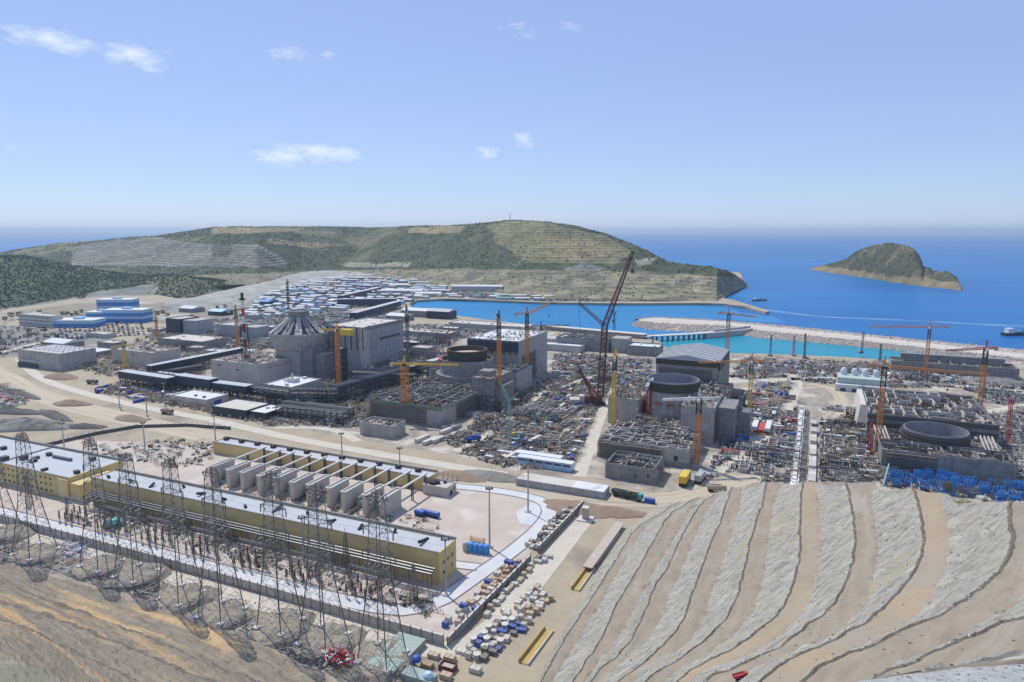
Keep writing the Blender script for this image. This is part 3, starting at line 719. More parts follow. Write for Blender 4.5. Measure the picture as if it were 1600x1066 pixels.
from mathutils.bvhtree import BVHTree
def bvh_of(o): return BVHTree.FromPolygons([v.co for v in o.data.vertices],[p.vertices for p in o.data.polygons])
TT=bvh_of(tt)
def on_terrace(px,py):
    d=pxdir(px,py); h=TT.ray_cast(Vector((0,0,CAMH)),d); return h[0] if h[0] else P(px,py,0)
# loose stones on the terraces
st=MB(); rq=random.Random(12)
def stones(n,test,rm,o=None):
    me=(o or tt).data; ps=[p for p in me.polygons if test(p)]; tot=0; ws=[]
    for p in ps: tot+=p.area; ws.append(tot)
    import bisect
    for _ in range(n):
        p=ps[min(len(ps)-1,bisect.bisect(ws,rq.random()*tot))]; vs=[me.vertices[i].co for i in p.vertices]; q=vs[0].lerp(vs[1],rq.random()).lerp(vs[3].lerp(vs[2],rq.random()),rq.random())
        st.blob((q.x,q.y,q.z),rq.uniform(*rm),rq.randrange(3),.8,rq)
stones(900,lambda p:p.material_index==2 and p.center.z>2 and proj(p.center)[1]<1075,(.12,.42))
stones(700,lambda p:p.material_index in(1,3) and p.center.z>2 and proj(p.center)[1]<1075,(.12,.35))
stones(900,lambda p:p.material_index==4 and 1000<proj(p.center)[1]<1100 and proj(p.center)[0]<1650,(.1,.3))
stones(1500,lambda p:p.center.z>.3 and proj(p.center)[1]<1075,(.06,.22),hs)
stones(500,lambda p:p.material_index==3 and proj(p.center)[1]<1075,(.1,.35),hs)
stones(1600,lambda p:p.material_index==0 and p.center.z>2 and proj(p.center)[1]<1075,(.1,.38))
stones(1400,lambda p:p.center.z>.3 and proj(p.center)[1]<1075,(.06,.26),hs)
o=st.build('terrace_stones',['berm_stone','rock_pale','rock_dark']); tag(o,'loose dark stones along the edges of the hillside terraces','stones',kind='stuff')
DIM={}
# ------------------------------------------------------------------ buildings
def prt(parent,name,mb,mats,label=None,kind=None):
    o=mb.build(name,mats,parent)
    if o is None: return None
    if label: o['label']=label
    if kind: o['kind']=kind
    return o
def wall_shell(w,d,h,par=.9,th=.5):
    "four walls with a parapet standing over the roof level"
    a,b=w/2,d/2; m=MB()
    for (x0,x1,y0,y1) in ((-a,a,-b,-b+th),(-a,a,b-th,b),(-a,-a+th,-b+th,b-th),(a-th,a,-b+th,b-th)):
        m.box(x0,x1,y0,y1,-1,h)
    return m
def roof_deck(w,d,h,par=.9,th=.5):
    return MB().box(-w/2+th,w/2-th,-d/2+th,d/2-th,h-par-.5,h-par)
def block(name,label,cat,X0,X1,Y0,Y1,h,wall='concrete',roof='roof_pale',par=.9,z=0,group=None):
    t=thing(name,label,cat,W((X0+X1)/2,(Y0+Y1)/2,z),A,group)
    w,d=X1-X0,Y1-Y0
    prt(t,'wall',wall_shell(w,d,h,par),wall); prt(t,'roof',roof_deck(w,d,h,par),roof)
    DIM[t.name]=dict(w=w,d=d,h=h,par=par)
    return t
def vents(t,n,rnd,m='roof_white',sz=(1,4),part='roof_unit'):
    w,d,z=DIM[t.name]['w'],DIM[t.name]['d'],DIM[t.name]['h']-DIM[t.name]['par']
    for _ in range(n):
        x=rnd.uniform(-w/2+4,w/2-4); y=rnd.uniform(-d/2+2.5,d/2-2.5); a=rnd.uniform(*sz); b=rnd.uniform(*sz)
        mb=MB(); mb.box(x-a/2,x+a/2,y-b/2,y+b/2,z,z+a*.55); mb.box(x-a/2-.15,x+a/2+.15,y-b/2-.15,y+b/2+.15,z+a*.55,z+a*.55+.25)
        prt(t,part,mb,m)
def window_row(t,face,xs,z,ww,hh,glass='glass_dark',frame='yellow_trim'):
    "windows on face 'f'(front) or 'r'(right)"
    w,d=DIM[t.name]['w'],DIM[t.name]['d']
    for u in xs:
        mb=MB(); 
        if face=='f': mb.box(u-ww/2,u+ww/2,-d/2-.12,-d/2+.02,z,z+hh,bottom=True)
        else: mb.box(w/2-.02,w/2+.12,u-ww/2,u+ww/2,z,z+hh,bottom=True)
        prt(t,'window',mb,glass)
def site_clutter(mb,w,d,z,n,rnd,mats=6,smax=5,hmax=2.2,cx=0,cy=0):
    "heaps of formwork, bars, pallets and boxes inside a rectangle"
    for _ in range(n):
        x=cx+rnd.uniform(-w/2,w/2); y=cy+rnd.uniform(-d/2,d/2); k=rnd.random(); m=rnd.randrange(mats)
        if k<.34: mb.obox((x,y,z),(rnd.uniform(.8,smax),rnd.uniform(.6,smax*.5),rnd.uniform(.3,hmax)),rnd.choice((0,math.pi/2,math.pi/2,rnd.uniform(0,3))),m)
        elif k<.68:
            L=rnd.uniform(2,smax*1.6); a=rnd.choice((0,math.pi/2,math.pi/2,rnd.uniform(0,3.1))); zz=z+rnd.uniform(.1,hmax)
            for q in range(rnd.randint(2,4)): mb.bar((x+q*.35*math.sin(a),y-q*.35*math.cos(a),zz),(x+L*math.cos(a)+q*.35*math.sin(a),y+L*math.sin(a)-q*.35*math.cos(a),zz),.16,m)
        elif k<.9:
            q=rnd.uniform(1.5,3.5); g=rnd.uniform(.8,1)*hmax*1.35; a=rnd.choice((0,1))
            for e in range(4): mb.bar((x+q*e*(1-a),y+q*e*a,z),(x+q*e*(1-a),y+q*e*a,z+g*rnd.uniform(.8,1.1)),.2,m)
            for e in (.45,.95): mb.bar((x,y,z+g*e),(x+3*q*(1-a),y+3*q*a,z+g*e),.18,m)
        else: mb.blob((x,y,z),rnd.uniform(.5,1.5),m,.7,rnd)
    return mb
CLD=['rebar_dark','dark_steel','rebar_dark','concrete_plain','galv_steel','rust','dark_steel','concrete_pale']
CLM=['rebar_dark','concrete_pale','galv_steel','rust','concrete_plain','timber','rock_pale','dark_steel']
def cells(t,nx,ny,rnd,hmin,hmax,skip=.2,name='partition_wall',m='concrete_dark',th=.7,x0=None,x1=None,y0=None,y1=None,z=None):
    "open concrete compartments on top of an unfinished building"
    w,d=DIM[t.name]['w'],DIM[t.name]['d']; z=DIM[t.name]['h']-DIM[t.name]['par'] if z is None else z
    x0=-w/2+1 if x0 is None else x0; x1=w/2-1 if x1 is None else x1; y0=-d/2+1 if y0 is None else y0; y1=d/2-1 if y1 is None else y1
    mb=MB(); xs=[x0+(x1-x0)*i/nx+(rnd.uniform(-1,1) if 0<i<nx else 0) for i in range(nx+1)]; ys=[y0+(y1-y0)*i/ny+(rnd.uniform(-1,1) if 0<i<ny else 0) for i in range(ny+1)]
    for i in range(nx+1):
        for j in range(ny):
            if rnd.random()>skip: mb.box(xs[i]-th/2,xs[i]+th/2,ys[j]+th/2+.01,ys[j+1]-th/2-.01,z,z+rnd.uniform(hmin,hmax))
    for j in range(ny+1):
        for i in range(nx):
            if rnd.random()>skip: mb.box(xs[i]+th/2+.01,xs[i+1]-th/2-.01,ys[j]-th/2,ys[j]+th/2,z,z+rnd.uniform(hmin,hmax))
    prt(t,name,mb,m)
def rebar_fringe(t,rnd,n,h,name='starter_bars',z=None,m='rebar_dark'):
    w,d=DIM[t.name]['w'],DIM[t.name]['d']; z=DIM[t.name]['h'] if z is None else z; mb=MB()
    for k in range(n):
        u=k/n
        for (x,y) in ((-w/2+.25+w*u,-d/2+.25),(w/2-.25,-d/2+.25+d*u),(-w/2+.25,-d/2+.25+d*u),(-w/2+.25+w*u,d/2-.25)):
            mb.bar((x,y,z-.1),(x,y,z+rnd.uniform(.5,1)*h),.14)
    prt(t,name,mb,m)
rb=random.Random(11)
# ---- first reactor unit (most finished)
t=block('auxiliary_building','smooth beige block with debris strewn roof in front of the domed reactor','building',-588,-520,526,589,24.5,'concrete_smooth','roof_pale')
prt(t,'roof_clutter',site_clutter(MB(),62,57,DIM[t.name]['h']-.9,420,rb,8,5,1.6),CLM,kind='stuff')
for i in range(9): prt(t,'wall_opening',MB().box(34.0,34.25,-20+4*i,-18.6+4*i,18.5+.3*math.sin(i),19.4+.3*math.sin(i),bottom=True),'glass_dark')
for (u,z0) in ((-24,19),(2,16)): prt(t,'wall_opening',MB().box(u,u+4,-31.7,-31.48,z0,z0+1.2,bottom=True),'glass_dark')
t=block('tower_block','tall grey concrete block between the domed reactor and its yard','building',-512,-493,575,597,36,'concrete_dark','concrete_plain')
prt(t,'stair_tower',MB().box(9.6,22,-6,10,0,29),'concrete_dark')
t=block('equipment_block','low white roofed block with a roof turret beside the orange crane','building',-488,-452,497,540,13,'concrete','roof_white')
prt(t,'roof_turret',MB().box(-4,5,-3,5,12,16).box(-.7,.7,-.7,.7,16,21),'concrete_pale')
vents(t,6,rb)
t=block('reactor_hall_block','grey blocks wrapped round the foot of the domed reactor','building',-560,-500,600,640,30,'concrete_dark','roof_pale')
site=site_clutter(MB(),50,32,29.1,150,rb,8,4,1.5); prt(t,'roof_clutter',site,CLM,kind='stuff')
# domed reactor: flared collar, ribbed cone, crown drum
t=thing('domed_reactor','round grey reactor with a ribbed cone and dark crown drum on top','reactor',W(-526,596,0))
prt(t,'shell_wall',MB().lathe([(27,0),(27,31),(28.5,32.5),(33,47),(33,49.5),(32.2,49.5),(32.2,48.3),(10,48.3)],64),'concrete')
cone=MB().lathe([(30,48.4),(23,53),(15,59.5),(9.5,64)],48); prt(t,'cone_roof',cone,'concrete_dark')
for k in range(14):
    a=2*math.pi*k/14; ca,sa=math.cos(a),math.sin(a)
    m=MB(); pts=[(31.6,49.2),(24,54.5),(16.5,60.5),(11,66)]
    for (r0,z0),(r1,z1) in zip(pts,pts[1:]): m.bar((r0*ca,r0*sa,z0),(r1*ca,r1*sa,z1),(8.6 if k%2 else 7.2)*(.25+.75*r0/31),0,1.8)
    for q in range(16):
        u=rb.random(); r=30-19*u; z=50.8+15.5*u; m.blob((r*ca+rb.uniform(-2,2),r*sa+rb.uniform(-2,2),z+.8),rb.uniform(.6,1.5),0,.7,rb)
    prt(t,'cone_rib',m,'concrete_dark' if k%3 else 'concrete_plain')
for k in range(6):
    r=30-3.3*k; prt(t,'ring_stage',MB().lathe([(r,50.3+2.5*k),(r+.3,50.3+2.5*k),(r+.3,51.1+2.5*k),(r,51.1+2.5*k)],40,closed=True),'dark_steel')
prt(t,'crown_drum',MB().lathe([(9.6,62),(9.6,65),(10.6,66.5),(11.6,73),(11,73),(11,71.8),(0.01,71.8)],48),'concrete_dark')
prt(t,'crown_rim',MB().lathe([(11.8,72.5),(11.8,73.6),(11,73.6),(11,72.5)],48,closed=True),'concrete_pale')
t=block('turbine_hall','tall panelled grey hall with a pale flat roof behind the domed reactor','hall',-502,-450,612,690,56,'panel_grid','roof_pale',par=1.2)
prt(t,'corner_pier',MB().box(20,26.4,-39.5,-31,0,55.5),'concrete_smooth')
for k in range(7): prt(t,'cornice_post',MB().box(-24+8*k-.5,-24+8*k+.5,-39.7,-39,30,55),'dark_steel')
prt(t,'roof_edge',MB().box(26,26.9,-39,39,53,56.6),'concrete_dark')
prt(t,'side_duct',MB().box(26.1,27.5,-10,30,39,40.5,bottom=True),'navy_steel')
vents(t,10,rb,'roof_white',(1,2.5))
t=block('stair_shaft','blue grey steel stair shaft beside the yellow topped crane','building',-455,-447,565,577,40,'navy','roof_pale')
for k in range(5): prt(t,'landing',MB().box(4.0,5.4,-5,5,5+7*k,5.5+7*k,bottom=True),'galv_steel')
t=block('service_annex','grey annex with silver pipes at the foot of the tall panelled hall','building',-450,-425,600,668,14,'concrete_dark','roof_pale')
prt(t,'roof_clutter',site_clutter(MB(),20,60,13.1,110,rb,8,4,2),CLM,kind='stuff')
for k in range(6): prt(t,'tank',MB().tube((6,-28+5*k,13),(6,-28+5*k,19),1.8,n=10),'galv_steel')
# ---- second reactor unit
t=block('auxiliary_building','long unfinished concrete block with cluttered open top and orange crane at its front','building',-347,-275,476,583,16.5,'concrete','concrete_plain',par=2.5)
cells(t,7,10,rb,2.0,4.5,.25); prt(t,'roof_clutter',site_clutter(MB(),68,102,14.1,1300,rb,8,6,2.6),CLD,kind='stuff'); rebar_fringe(t,rb,60,1.6)
prt(t,'safety_net',MB().box(-36.3,-36.1,-53,20,10,17.2).box(-36.1,36,-53.75,-53.55,13.4,16.9),'green_net')
t=block('auxiliary_tower','tall dark concrete shafts beside the second reactor ring','building',-281,-259,541,584,29.5,'concrete_dark','concrete_plain')
prt(t,'stair_tower',MB().box(11.1,17,-18,10,0,22).box(-8,4,-13,-1,29,34),'concrete_dark'); prt(t,'roof_clutter',site_clutter(MB(),19,38,28.7,90,rb,8,3,2),CLM,kind='stuff')
t=thing('reactor_ring','second reactor drum with a brown rebar crown ring and red stagings','reactor',W(-313,593,0))
prt(t,'shell_wall',MB().lathe([(31,0),(31,22),(27.5,22),(26.2,36),(25.3,36),(25.3,32),(20,32)],56),'concrete_dark')
prt(t,'rebar_crown',MB().lathe([(19.6,31),(20,45),(18.6,45),(18.6,33)],56),'rebar_olive')
prt(t,'inner_floor',MB().lathe([(18.6,40.5),(13,40.5),(.01,41.5)],40),'rock_pink')
prt(t,'rim_bars',MB().lathe([(20.1,44),(20.3,45),(19.8,45)],56),'rust')
for k in range(5):
    a=math.radians(150+18*k); prt(t,'staging',MB().obox((27.2*math.cos(a),27.2*math.sin(a),34.5),(2.2,7,1.3),a),'red_paint')
t=block('reactor_skirt','low cluttered blocks round the second reactor drum','building',-352,-281,584,634,21,'concrete_dark','concrete_plain')
cells(t,8,5,rb,1,4,.35); prt(t,'roof_clutter',site_clutter(MB(),66,44,20.2,380,rb,8,6,3),CLD,kind='stuff')
t=block('turbine_hall','large grey hall with white sheeted roof beside the second reactor','hall',-338,-278,642,724,47.5,'concrete','roof_white',par=.8)
prt(t,'roof_clutter',site_clutter(MB(),55,76,46.7,150,rb,8,4,1.2),CLM,kind='stuff')
prt(t,'front_truss',MB().box(-29.5,29.5,-43,-41.2,36,46),'navy_steel')
mb=MB()
for k in range(9): mb.box(-29+k*7,-28+k*7,-42.9,-42,33,47.6)
prt(t,'truss_post',mb,'dark_steel')
for k in range(5): prt(t,'wall_opening',MB().box(29.95,30.2,-30+9*k,-27+9*k,6,11,bottom=True),'glass_dark')
t=block('annex_tower','concrete stair tower block at the right flank of the second turbine hall','building',-277,-262,600,640,24,'concrete','concrete_plain')
cells(t,2,4,rb,1,5,0); rebar_fringe(t,rb,20,2)
# ---- third reactor unit
t=block('auxiliary_building','unfinished concrete block with open cells between third reactor and haul road','building',-136,-72,458,511,12.5,'concrete','concrete_plain',par=3)
cells(t,9,8,rb,2,4.6,.2,m='concrete_plain'); prt(t,'roof_clutter',site_clutter(MB(),60,50,9.6,1000,rb,8,5,3),CLD,kind='stuff'); rebar_fringe(t,rb,60,1.5)
for u in (-5,9,22): prt(t,'doorway',MB().box(u,u+3,-26.75,-26.5,4,7.5,bottom=True),'glass_dark')
prt(t,'lower_plinth',MB().box(-32.6,32.6,-27.2,-26.45,-1,3.2).box(31.95,33,-27,26,-1,3.2),'concrete_dark')
t=block('pump_block','low dark concrete block in front of the third reactor\'s cell building','building',-119,-86,418,446,10.2,'concrete_dark','concrete_plain',par=3)
cells(t,4,3,rb,1.5,4,.2); prt(t,'roof_clutter',site_clutter(MB(),30,25,7.3,170,rb,8,4,2),CLD,kind='stuff'); rebar_fringe(t,rb,40,1.5)
for (u,zz) in ((3,3),(11,4.5)): prt(t,'doorway',MB().box(u,u+1.6,-14.2,-13.97,zz,zz+1.8,bottom=True),'glass_dark')
t=block('side_block','grey block with scaffolded top left of the third reactor drum','building',-154,-128,545,607,22.5,'concrete','concrete_plain')
prt(t,'roof_clutter',site_clutter(MB(),23,58,21.6,260,rb,7,3,3.6),CLM,kind='stuff'); rebar_fringe(t,rb,30,2.5)
t=block('auxiliary_tower','stepped concrete towers at the right of the third reactor drum','building',-89,-64,520,566,28.5,'concrete','concrete_plain')
prt(t,'stair_tower',MB().box(12.6,26,-10,22,0,26).box(12.6,36,6,22,0,20),'concrete_dark'); prt(t,'roof_clutter',site_clutter(MB(),22,42,27.7,160,rb,8,4,2.5),CLM,kind='stuff')
prt(t,'red_formwork',MB().box(-12,-3,-22.9,-22,18,21),'red_paint')
t=thing('reactor_ring','third reactor drum with an open dark green rebar rim','reactor',W(-105,568,0))
prt(t,'shell_wall',MB().lathe([(21.5,0),(21.5,31),(19.6,31),(19.6,24),(.01,24)],56),'concrete')
prt(t,'rebar_rim',MB().lathe([(22.4,30),(22.6,37.4),(22.0,37.4),(22.0,30)],56),'rebar_olive')
prt(t,'steel_liner',MB().lathe([(21.6,31.2),(21.6,38.2),(20.9,38.2),(20.9,24)],56),'steel_liner')
prt(t,'inner_works',site_clutter(MB(),26,26,24.1,110,rb,8,4,4),CLM,kind='stuff')
for k in range(3):
    a=-1.9+k*.45; prt(t,'staging',MB().obox((22.6*math.cos(a),22.6*math.sin(a),20),(2,6,1.2),a),'red_paint')
t=block('reactor_skirt','dark cluttered blocks round the foot of the third reactor drum','building',-128,-64,590,650,20,'concrete_dark','concrete_plain')
cells(t,7,6,rb,1,4,.35); prt(t,'roof_clutter',site_clutter(MB(),60,55,19.2,300,rb,8,5,3),CLD,kind='stuff')
t=block('low_apron','low unfinished slab with rows of formwork in front of the third reactor drum','building',-128,-90,512,545,9,'concrete_dark','concrete_plain')
cells(t,5,4,rb,1,4,.3); prt(t,'roof_clutter',site_clutter(MB(),34,30,8.2,220,rb,8,5,3),CLM,kind='stuff')
t=thing('turbine_hall','grey hall with silver striped roof sheets beside the lagoon behind the third reactor','hall',W(-108,690,0))
prt(t,'wall',MB().box(-29,29,-39,39,-1,38),'concrete'); prt(t,'ring_beam',MB().box(-29.4,29.4,-39.4,39.4,22,23.4),'concrete_dark')
mb=MB(); mb.add([(-30,-40,39),(30,-40,39),(30,40,39),(-30,40,39),(0,-40,44),(0,40,44)],[(0,4,5,3),(4,1,2,5),(0,1,4),(2,3,5)]); prt(t,'roof',mb,'roof_blueish')
for sx in (-1,1):
    for k in range(10):
        m=MB(); y=-38+8*k; m.bar((0,y,44.25),(sx*30,y,39.25),.9,0,.3); prt(t,'roof_seam',m,'navy_steel')
prt(t,'gable_truss',MB().box(-29,29,-40.4,-39.2,34,39),'rebar_olive')
prt(t,'side_truss',MB().box(29.1,30.6,-38,39,31,38.8),'dark_steel')
for k in range(6): prt(t,'buttress',MB().box(29.1,31.5,-36+14*k,-34+14*k,0,31),'concrete_plain')
# ---- fourth reactor unit (just started)
t=block('auxiliary_building','low concrete wall block with blue formwork around the fourth reactor pit','building',48,124,509,536,14.5,'concrete_dark','concrete_plain',par=4)
cells(t,8,3,rb,1,5,.25); prt(t,'roof_clutter',site_clutter(MB(),70,24,10.6,300,rb,8,5,3),CLD,kind='stuff'); rebar_fringe(t,rb,40,1.5)
t=thing('reactor_ring','open steel lined ring of the fourth reactor sunk between dark walls','reactor',W(85,556,0))
prt(t,'rebar_shell',MB().lathe([(20.9,0),(20.9,19.2),(20.3,19.2),(20.3,6)],64),'rebar_dark')
prt(t,'steel_liner',MB().lathe([(20.1,6),(20.1,20.4),(19.6,20.4),(19.6,6)],64),'steel_liner')
mb=MB()
for z in (9,12,15,17.6): mb.lathe([(21.4,z),(21.6,z+.35),(20.95,z+.35)],64)
for k in range(64):
    a=k*math.pi/32; mb.bar((21.3*math.cos(a),21.3*math.sin(a),5),(21.3*math.cos(a),21.3*math.sin(a),19.5),.25)
prt(t,'scaffold_band',mb,'galv_steel'); prt(t,'inner_floor',MB().lathe([(19.6,6.2),(12,6.2),(.01,6.2)],40),'concrete_dark')
prt(t,'inner_works',site_clutter(MB(),16,16,6.3,90,rb,8,3,5),CLM,kind='stuff')
t=block('reactor_annex','dark unfinished annex walls left and right of the fourth reactor ring','building',46,126,537,590,8,'concrete_dark','concrete_dark',par=.6)
cells(t,8,6,rb,1,4,.6); prt(t,'roof_clutter',site_clutter(MB(),76,48,7.5,420,rb,8,5,2.5),CLD,kind='stuff')
for sx in (-1,1):
    for k in range(4): prt(t,'ramp_wall',MB().bar((sx*(29+k*2.4),-20,7.6),(sx*(31+k*2.4),18,11.5),.8,0,2.2),'concrete_plain')
t=block('turbine_hall','unfinished turbine hall with dark long front wall behind the fourth reactor ring','hall',44,130,592,690,19,'concrete_dark','concrete_plain',par=5)
cells(t,10,6,rb,3,7,.35,m='concrete_plain'); prt(t,'roof_clutter',site_clutter(MB(),80,90,14.1,900,rb,8,6,4),CLD,kind='stuff'); rebar_fringe(t,rb,70,2.2)
prt(t,'wall_band',MB().box(-43.4,43.4,-49.9,-49.1,9,12).box(-43.4,43.4,-49.9,-49.1,15,18.4),'rebar_dark')
prt(t,'wall_opening',MB().tube((-30,-49.3,6),(-30,-48.9,6),1.8,n=14),'glass_dark')
prt(t,'sloping_buttress',MB().add([(-43,-30,0),(-43,40,0),(-43,40,19),(-43,-22,19),(-50,-30,0),(-50,40,0),(-47,40,19),(-47,-22,19)],[(0,1,2,3),(4,7,6,5),(0,3,7,4),(2,6,7,3),(1,5,6,2)]),'concrete_pale')
# blue formwork yard in front of it
t=thing('blue_formwork','jumble of bright blue steel formwork frames in front of the fourth reactor','formwork',W(88,490,0))
fw=random.Random(21)
for r in range(5):
    for k in range(11):
        if fw.random()<.12: continue
        m=MB(); x=-36+7*k+fw.uniform(-1,1); y=-14+6.4*r+fw.uniform(-1,1); hh=fw.uniform(3,8); L=fw.uniform(4,6.5)
        for q in range(4): m.bar((x+q*L/3,y,0),(x+q*L/3,y+fw.uniform(-.4,.4),hh),.4)
        for q in range(4): m.bar((x,y,hh*q/3+.2),(x+L,y,hh*q/3+.2),.3,0,.5)
        m.bar((x,y,hh*.9),(x,y+3,0),.3); m.bar((x+L,y,hh*.9),(x+L,y+3,0),.3)
        if fw.random()<.33: m.box(x,x+L,y+.2,y+.4,.3,hh*.85)
        for q in range(3): m.bar((x+L*q/3,y,.2),(x+L*(q+1)/3,y,hh*.9),.22); m.bar((x+L*q/3,y+3,.2),(x+L*q/3,y+3,hh*.8),.3); m.bar((x+L*q/3,y,hh*.8),(x+L*q/3,y+3,hh*.8),.25)
        prt(t,'form_panel',m,fw.choice(['blue_form','blue_form','blue_form','blue_clad','galv_steel']))
for sx in (-1,1):
    m=MB()
    for q in range(3): m.bar((sx*41,-16+q*1.3,0),(sx*38,-10+q*1.3,13),.5)
    for q in range(5): m.bar((sx*(41-q*.7),-16+q*1.4,q*2.6+.5),(sx*(41-q*.7),-12+q*1.3,q*2.6+.5),.4)
    prt(t,'raking_prop',m,'light_blue' if sx<0 else 'concrete_pale')
mb=site_clutter(MB(),84,36,.1,380,fw,8,5,2.2); prt(t,'scaffold_parts',mb,['blue_form','galv_steel','blue_paint','concrete_pale','rust','timber','blue_form','dark_steel'],kind='stuff')
# ---- left hand buildings
t=block('warehouse','wide grey building with ribbed roof units at the far left of the haul road bend','building',-872,-794,497,541,20.5,'concrete','concrete_plain')
for i in range(7):
    for j in range(3):
        x=-30+8.5*i+3*j; y=-12+11*j; prt(t,'skylight',MB().add([(x,y,19.6),(x+6,y,19.6),(x+6,y+4,19.6),(x,y+4,19.6),(x,y+2,21.6),(x+6,y+2,21.6)],[(0,1,5,4),(2,3,4,5),(0,4,3),(1,2,5)]),'roof_white')
prt(t,'low_wing',MB().box(-55,-39.1,-10,18,-1,11),'concrete_dark'); prt(t,'canopy',MB().box(-39,-2,-24.5,-22.1,8,8.8,bottom=True),'roof_white'); prt(t,'plinth',MB().box(-39,-2,-23.5,-22.05,0,5),'navy_steel')
t=block('warehouse','beige fronted building with cluttered roof behind the navy gallery','building',-789,-717,557,597,17.5,'concrete_smooth','roof_pale')
prt(t,'roof_clutter',site_clutter(MB(),66,34,16.7,160,rb,8,5,1.6),CLM,kind='stuff'); vents(t,8,rb)
t=block('storage_hall','long flat hall with a smooth cream roof behind the navy galleries','building',-847,-762,669,713,11.5,'concrete_dark','roof_pale')
vents(t,5,rb)
t=block('cooling_block','pair of dark grid clad blocks behind the cream roofed hall','building',-936,-905,756,793,25,'navy','concrete_plain'); prt(t,'rear_block',MB().box(16.5,44,-14,20,0,23),'panel_grid')
t=block('cooling_block','dark grid clad block left of the domed reactor','building',-838,-792,764,798,20,'panel_grid','concrete_plain'); prt(t,'side_block',MB().box(24,52,-12,16,0,18),'panel_grid'); vents(t,6,rb)
t=block('flat_store','low grey store with a bare pale roof behind the ribbed roof building','building',-900,-840,560,600,7,'concrete_dark','roof_white')
t=block('site_hut','beige utility block with a white roof before the navy gallery','building',-549,-503,442,468,8,'concrete_smooth','roof_white'); vents(t,2,rb,'galv_steel',(2,3)); prt(t,'doorway',MB().box(22.9,23.2,-4,4,0,5),'blue_paint'); prt(t,'side_wing',MB().box(-31,-23.1,-9,9,0,6.5),'green_box')
t=block('steel_shed','navy steel shed with a flat grey roof beside the haul road','shed',-481,-441,428,456,8,'navy','roof_pale',par=.3)
for k in range(2): prt(t,'door',MB().box(2+5*k,5+5*k,-14.2,-13.98,0,4.5),'navy_steel')
t=block('steel_shed','smaller navy shed joined to the right of the flat roofed shed','shed',-440.5,-422,431,456,7,'navy','roof_white',par=.3); vents(t,2,rb)
for k in range(2): prt(t,'door',MB().box(-5+5*k,-2+5*k,-12.7,-12.48,0,4),'navy_steel')
t=block('valve_block','small concrete block with an open cluttered top beside the haul road','building',-325,-294,432,450,10.5,'concrete','concrete_plain',par=2)
prt(t,'roof_clutter',site_clutter(MB(),28,15,8.6,70,rb,8,4,1.6),CLM,kind='stuff')
t=block('long_shed','long low shed with cream roof and stained metal front beside the haul road','shed',-167,-109,381,394,4.6,'panel_grid','roof_pale',par=.1)
prt(t,'roof_patch',MB().box(8,28.5,-5.8,5.8,4.52,4.62),'roof_white')
# ---- navy galleries and pipe racks
def gallery(label,X0,Y0,X1,Y1,wd,zb,zt,cat='gallery',step=9,roof='roof_blueish',wall='navy',legs=True):
    dx,dy=X1-X0,Y1-Y0; L=math.hypot(dx,dy); a=math.atan2(dy,dx)
    t=thing('pipe_gallery',label,cat,W((X0+X1)/2,(Y0+Y1)/2,0),A+a)
    prt(t,'casing',MB().box(-L/2,L/2,-wd/2,wd/2,zb,zt,bottom=True),wall); prt(t,'roof',MB().box(-L/2-.3,L/2+.3,-wd/2-.3,wd/2+.3,zt+.02,zt+.5),roof)
    if legs:
        n=max(2,int(L/step)); 
        for k in range(n+1):
            x=-L/2+1+(L-2)*k/n; m=MB()
            for s in (-1,1): m.bar((x,s*wd*.42,-.5),(x,s*wd*.42,zb),.7)
            m.bar((x,-wd*.42,zb*.55),(x,wd*.42,zb*.55),.5); m.bar((x,-wd*.42,0),(x,wd*.42,zb),.35)
            prt(t,'trestle',m,'navy_steel')
    return t
def rack(label,X0,Y0,X1,Y1,wd,levels,step=8,npipe=5):
    dx,dy=X1-X0,Y1-Y0; L=math.hypot(dx,dy); a=math.atan2(dy,dx); t=thing('pipe_rack',label,'pipe rack',W((X0+X1)/2,(Y0+Y1)/2,0),A+a)
    n=int(L/step); top=levels[-1]
    for k in range(n+1):
        x=-L/2+L*k/n; m=MB()
        for s in (-1,1): m.bar((x,s*wd/2,-.5),(x,s*wd/2,top+1.5),.6)
        for z in levels: m.bar((x,-wd/2,z),(x,wd/2,z),.5)
        if k<n and k%2==0:
            for s in (-1,1): m.bar((x,s*wd/2,0),(x+L/n,s*wd/2,levels[0]),.35)
        prt(t,'frame',m,'navy_steel')
    for z in levels:
        m=MB()
        for s in (-1,1): m.bar((-L/2,s*wd/2,z),(L/2,s*wd/2,z),.5)
        prt(t,'beam',m,'navy_steel')
        for q in range(npipe):
            y=-wd/2+wd*(q+.8)/(npipe+.6); prt(t,'pipe',MB().tube((-L/2,y,z+.7),(L/2,y,z+.7),rb.uniform(.3,.6),n=7),rb.choice(['navy_steel','galv_steel','dark_steel','navy_steel']))
    return t
gallery('navy gallery on trestles at the left end of the front pipe run',-664,479,-586,474,10,8,15)
gallery('navy gallery section left of the smooth beige block',-584,482,-535,480,10,9,17)
gallery('navy gallery section right of the smooth beige block\'s left corner',-533.5,482,-490,482,10,8,14)
gallery('long sloping navy gallery running back beside the beige fronted building',-661,508,-658,640,9,8,15)
gallery('short navy gallery behind the front pipe run',-640,500,-596,500,8,7,11)
rack('navy pipe rack running in front of the smooth beige block',-640,490,-440,486,12,(5,9,12))
rack('dark pipe rack between the domed reactor and the second cell building',-408,505,-394,610,13,(7,12,16),npipe=6)
rack('navy pipe rack linking the sheds to the second cell building',-440,484,-400,500,14,(6,11,15))
rack('low dark pipe rack left of the second cell building',-430,462,-358,462,12,(5,9))
rack('open dark frame rack behind the valve block',-420,446,-352,450,10,(6,10),step=6)
gallery('navy covered conveyor between the domed reactor and second turbine hall',-394,612,-380,720,9,10,17)
rack('pipe rack behind the tall panelled hall',-440,575,-372,590,12,(8,14))
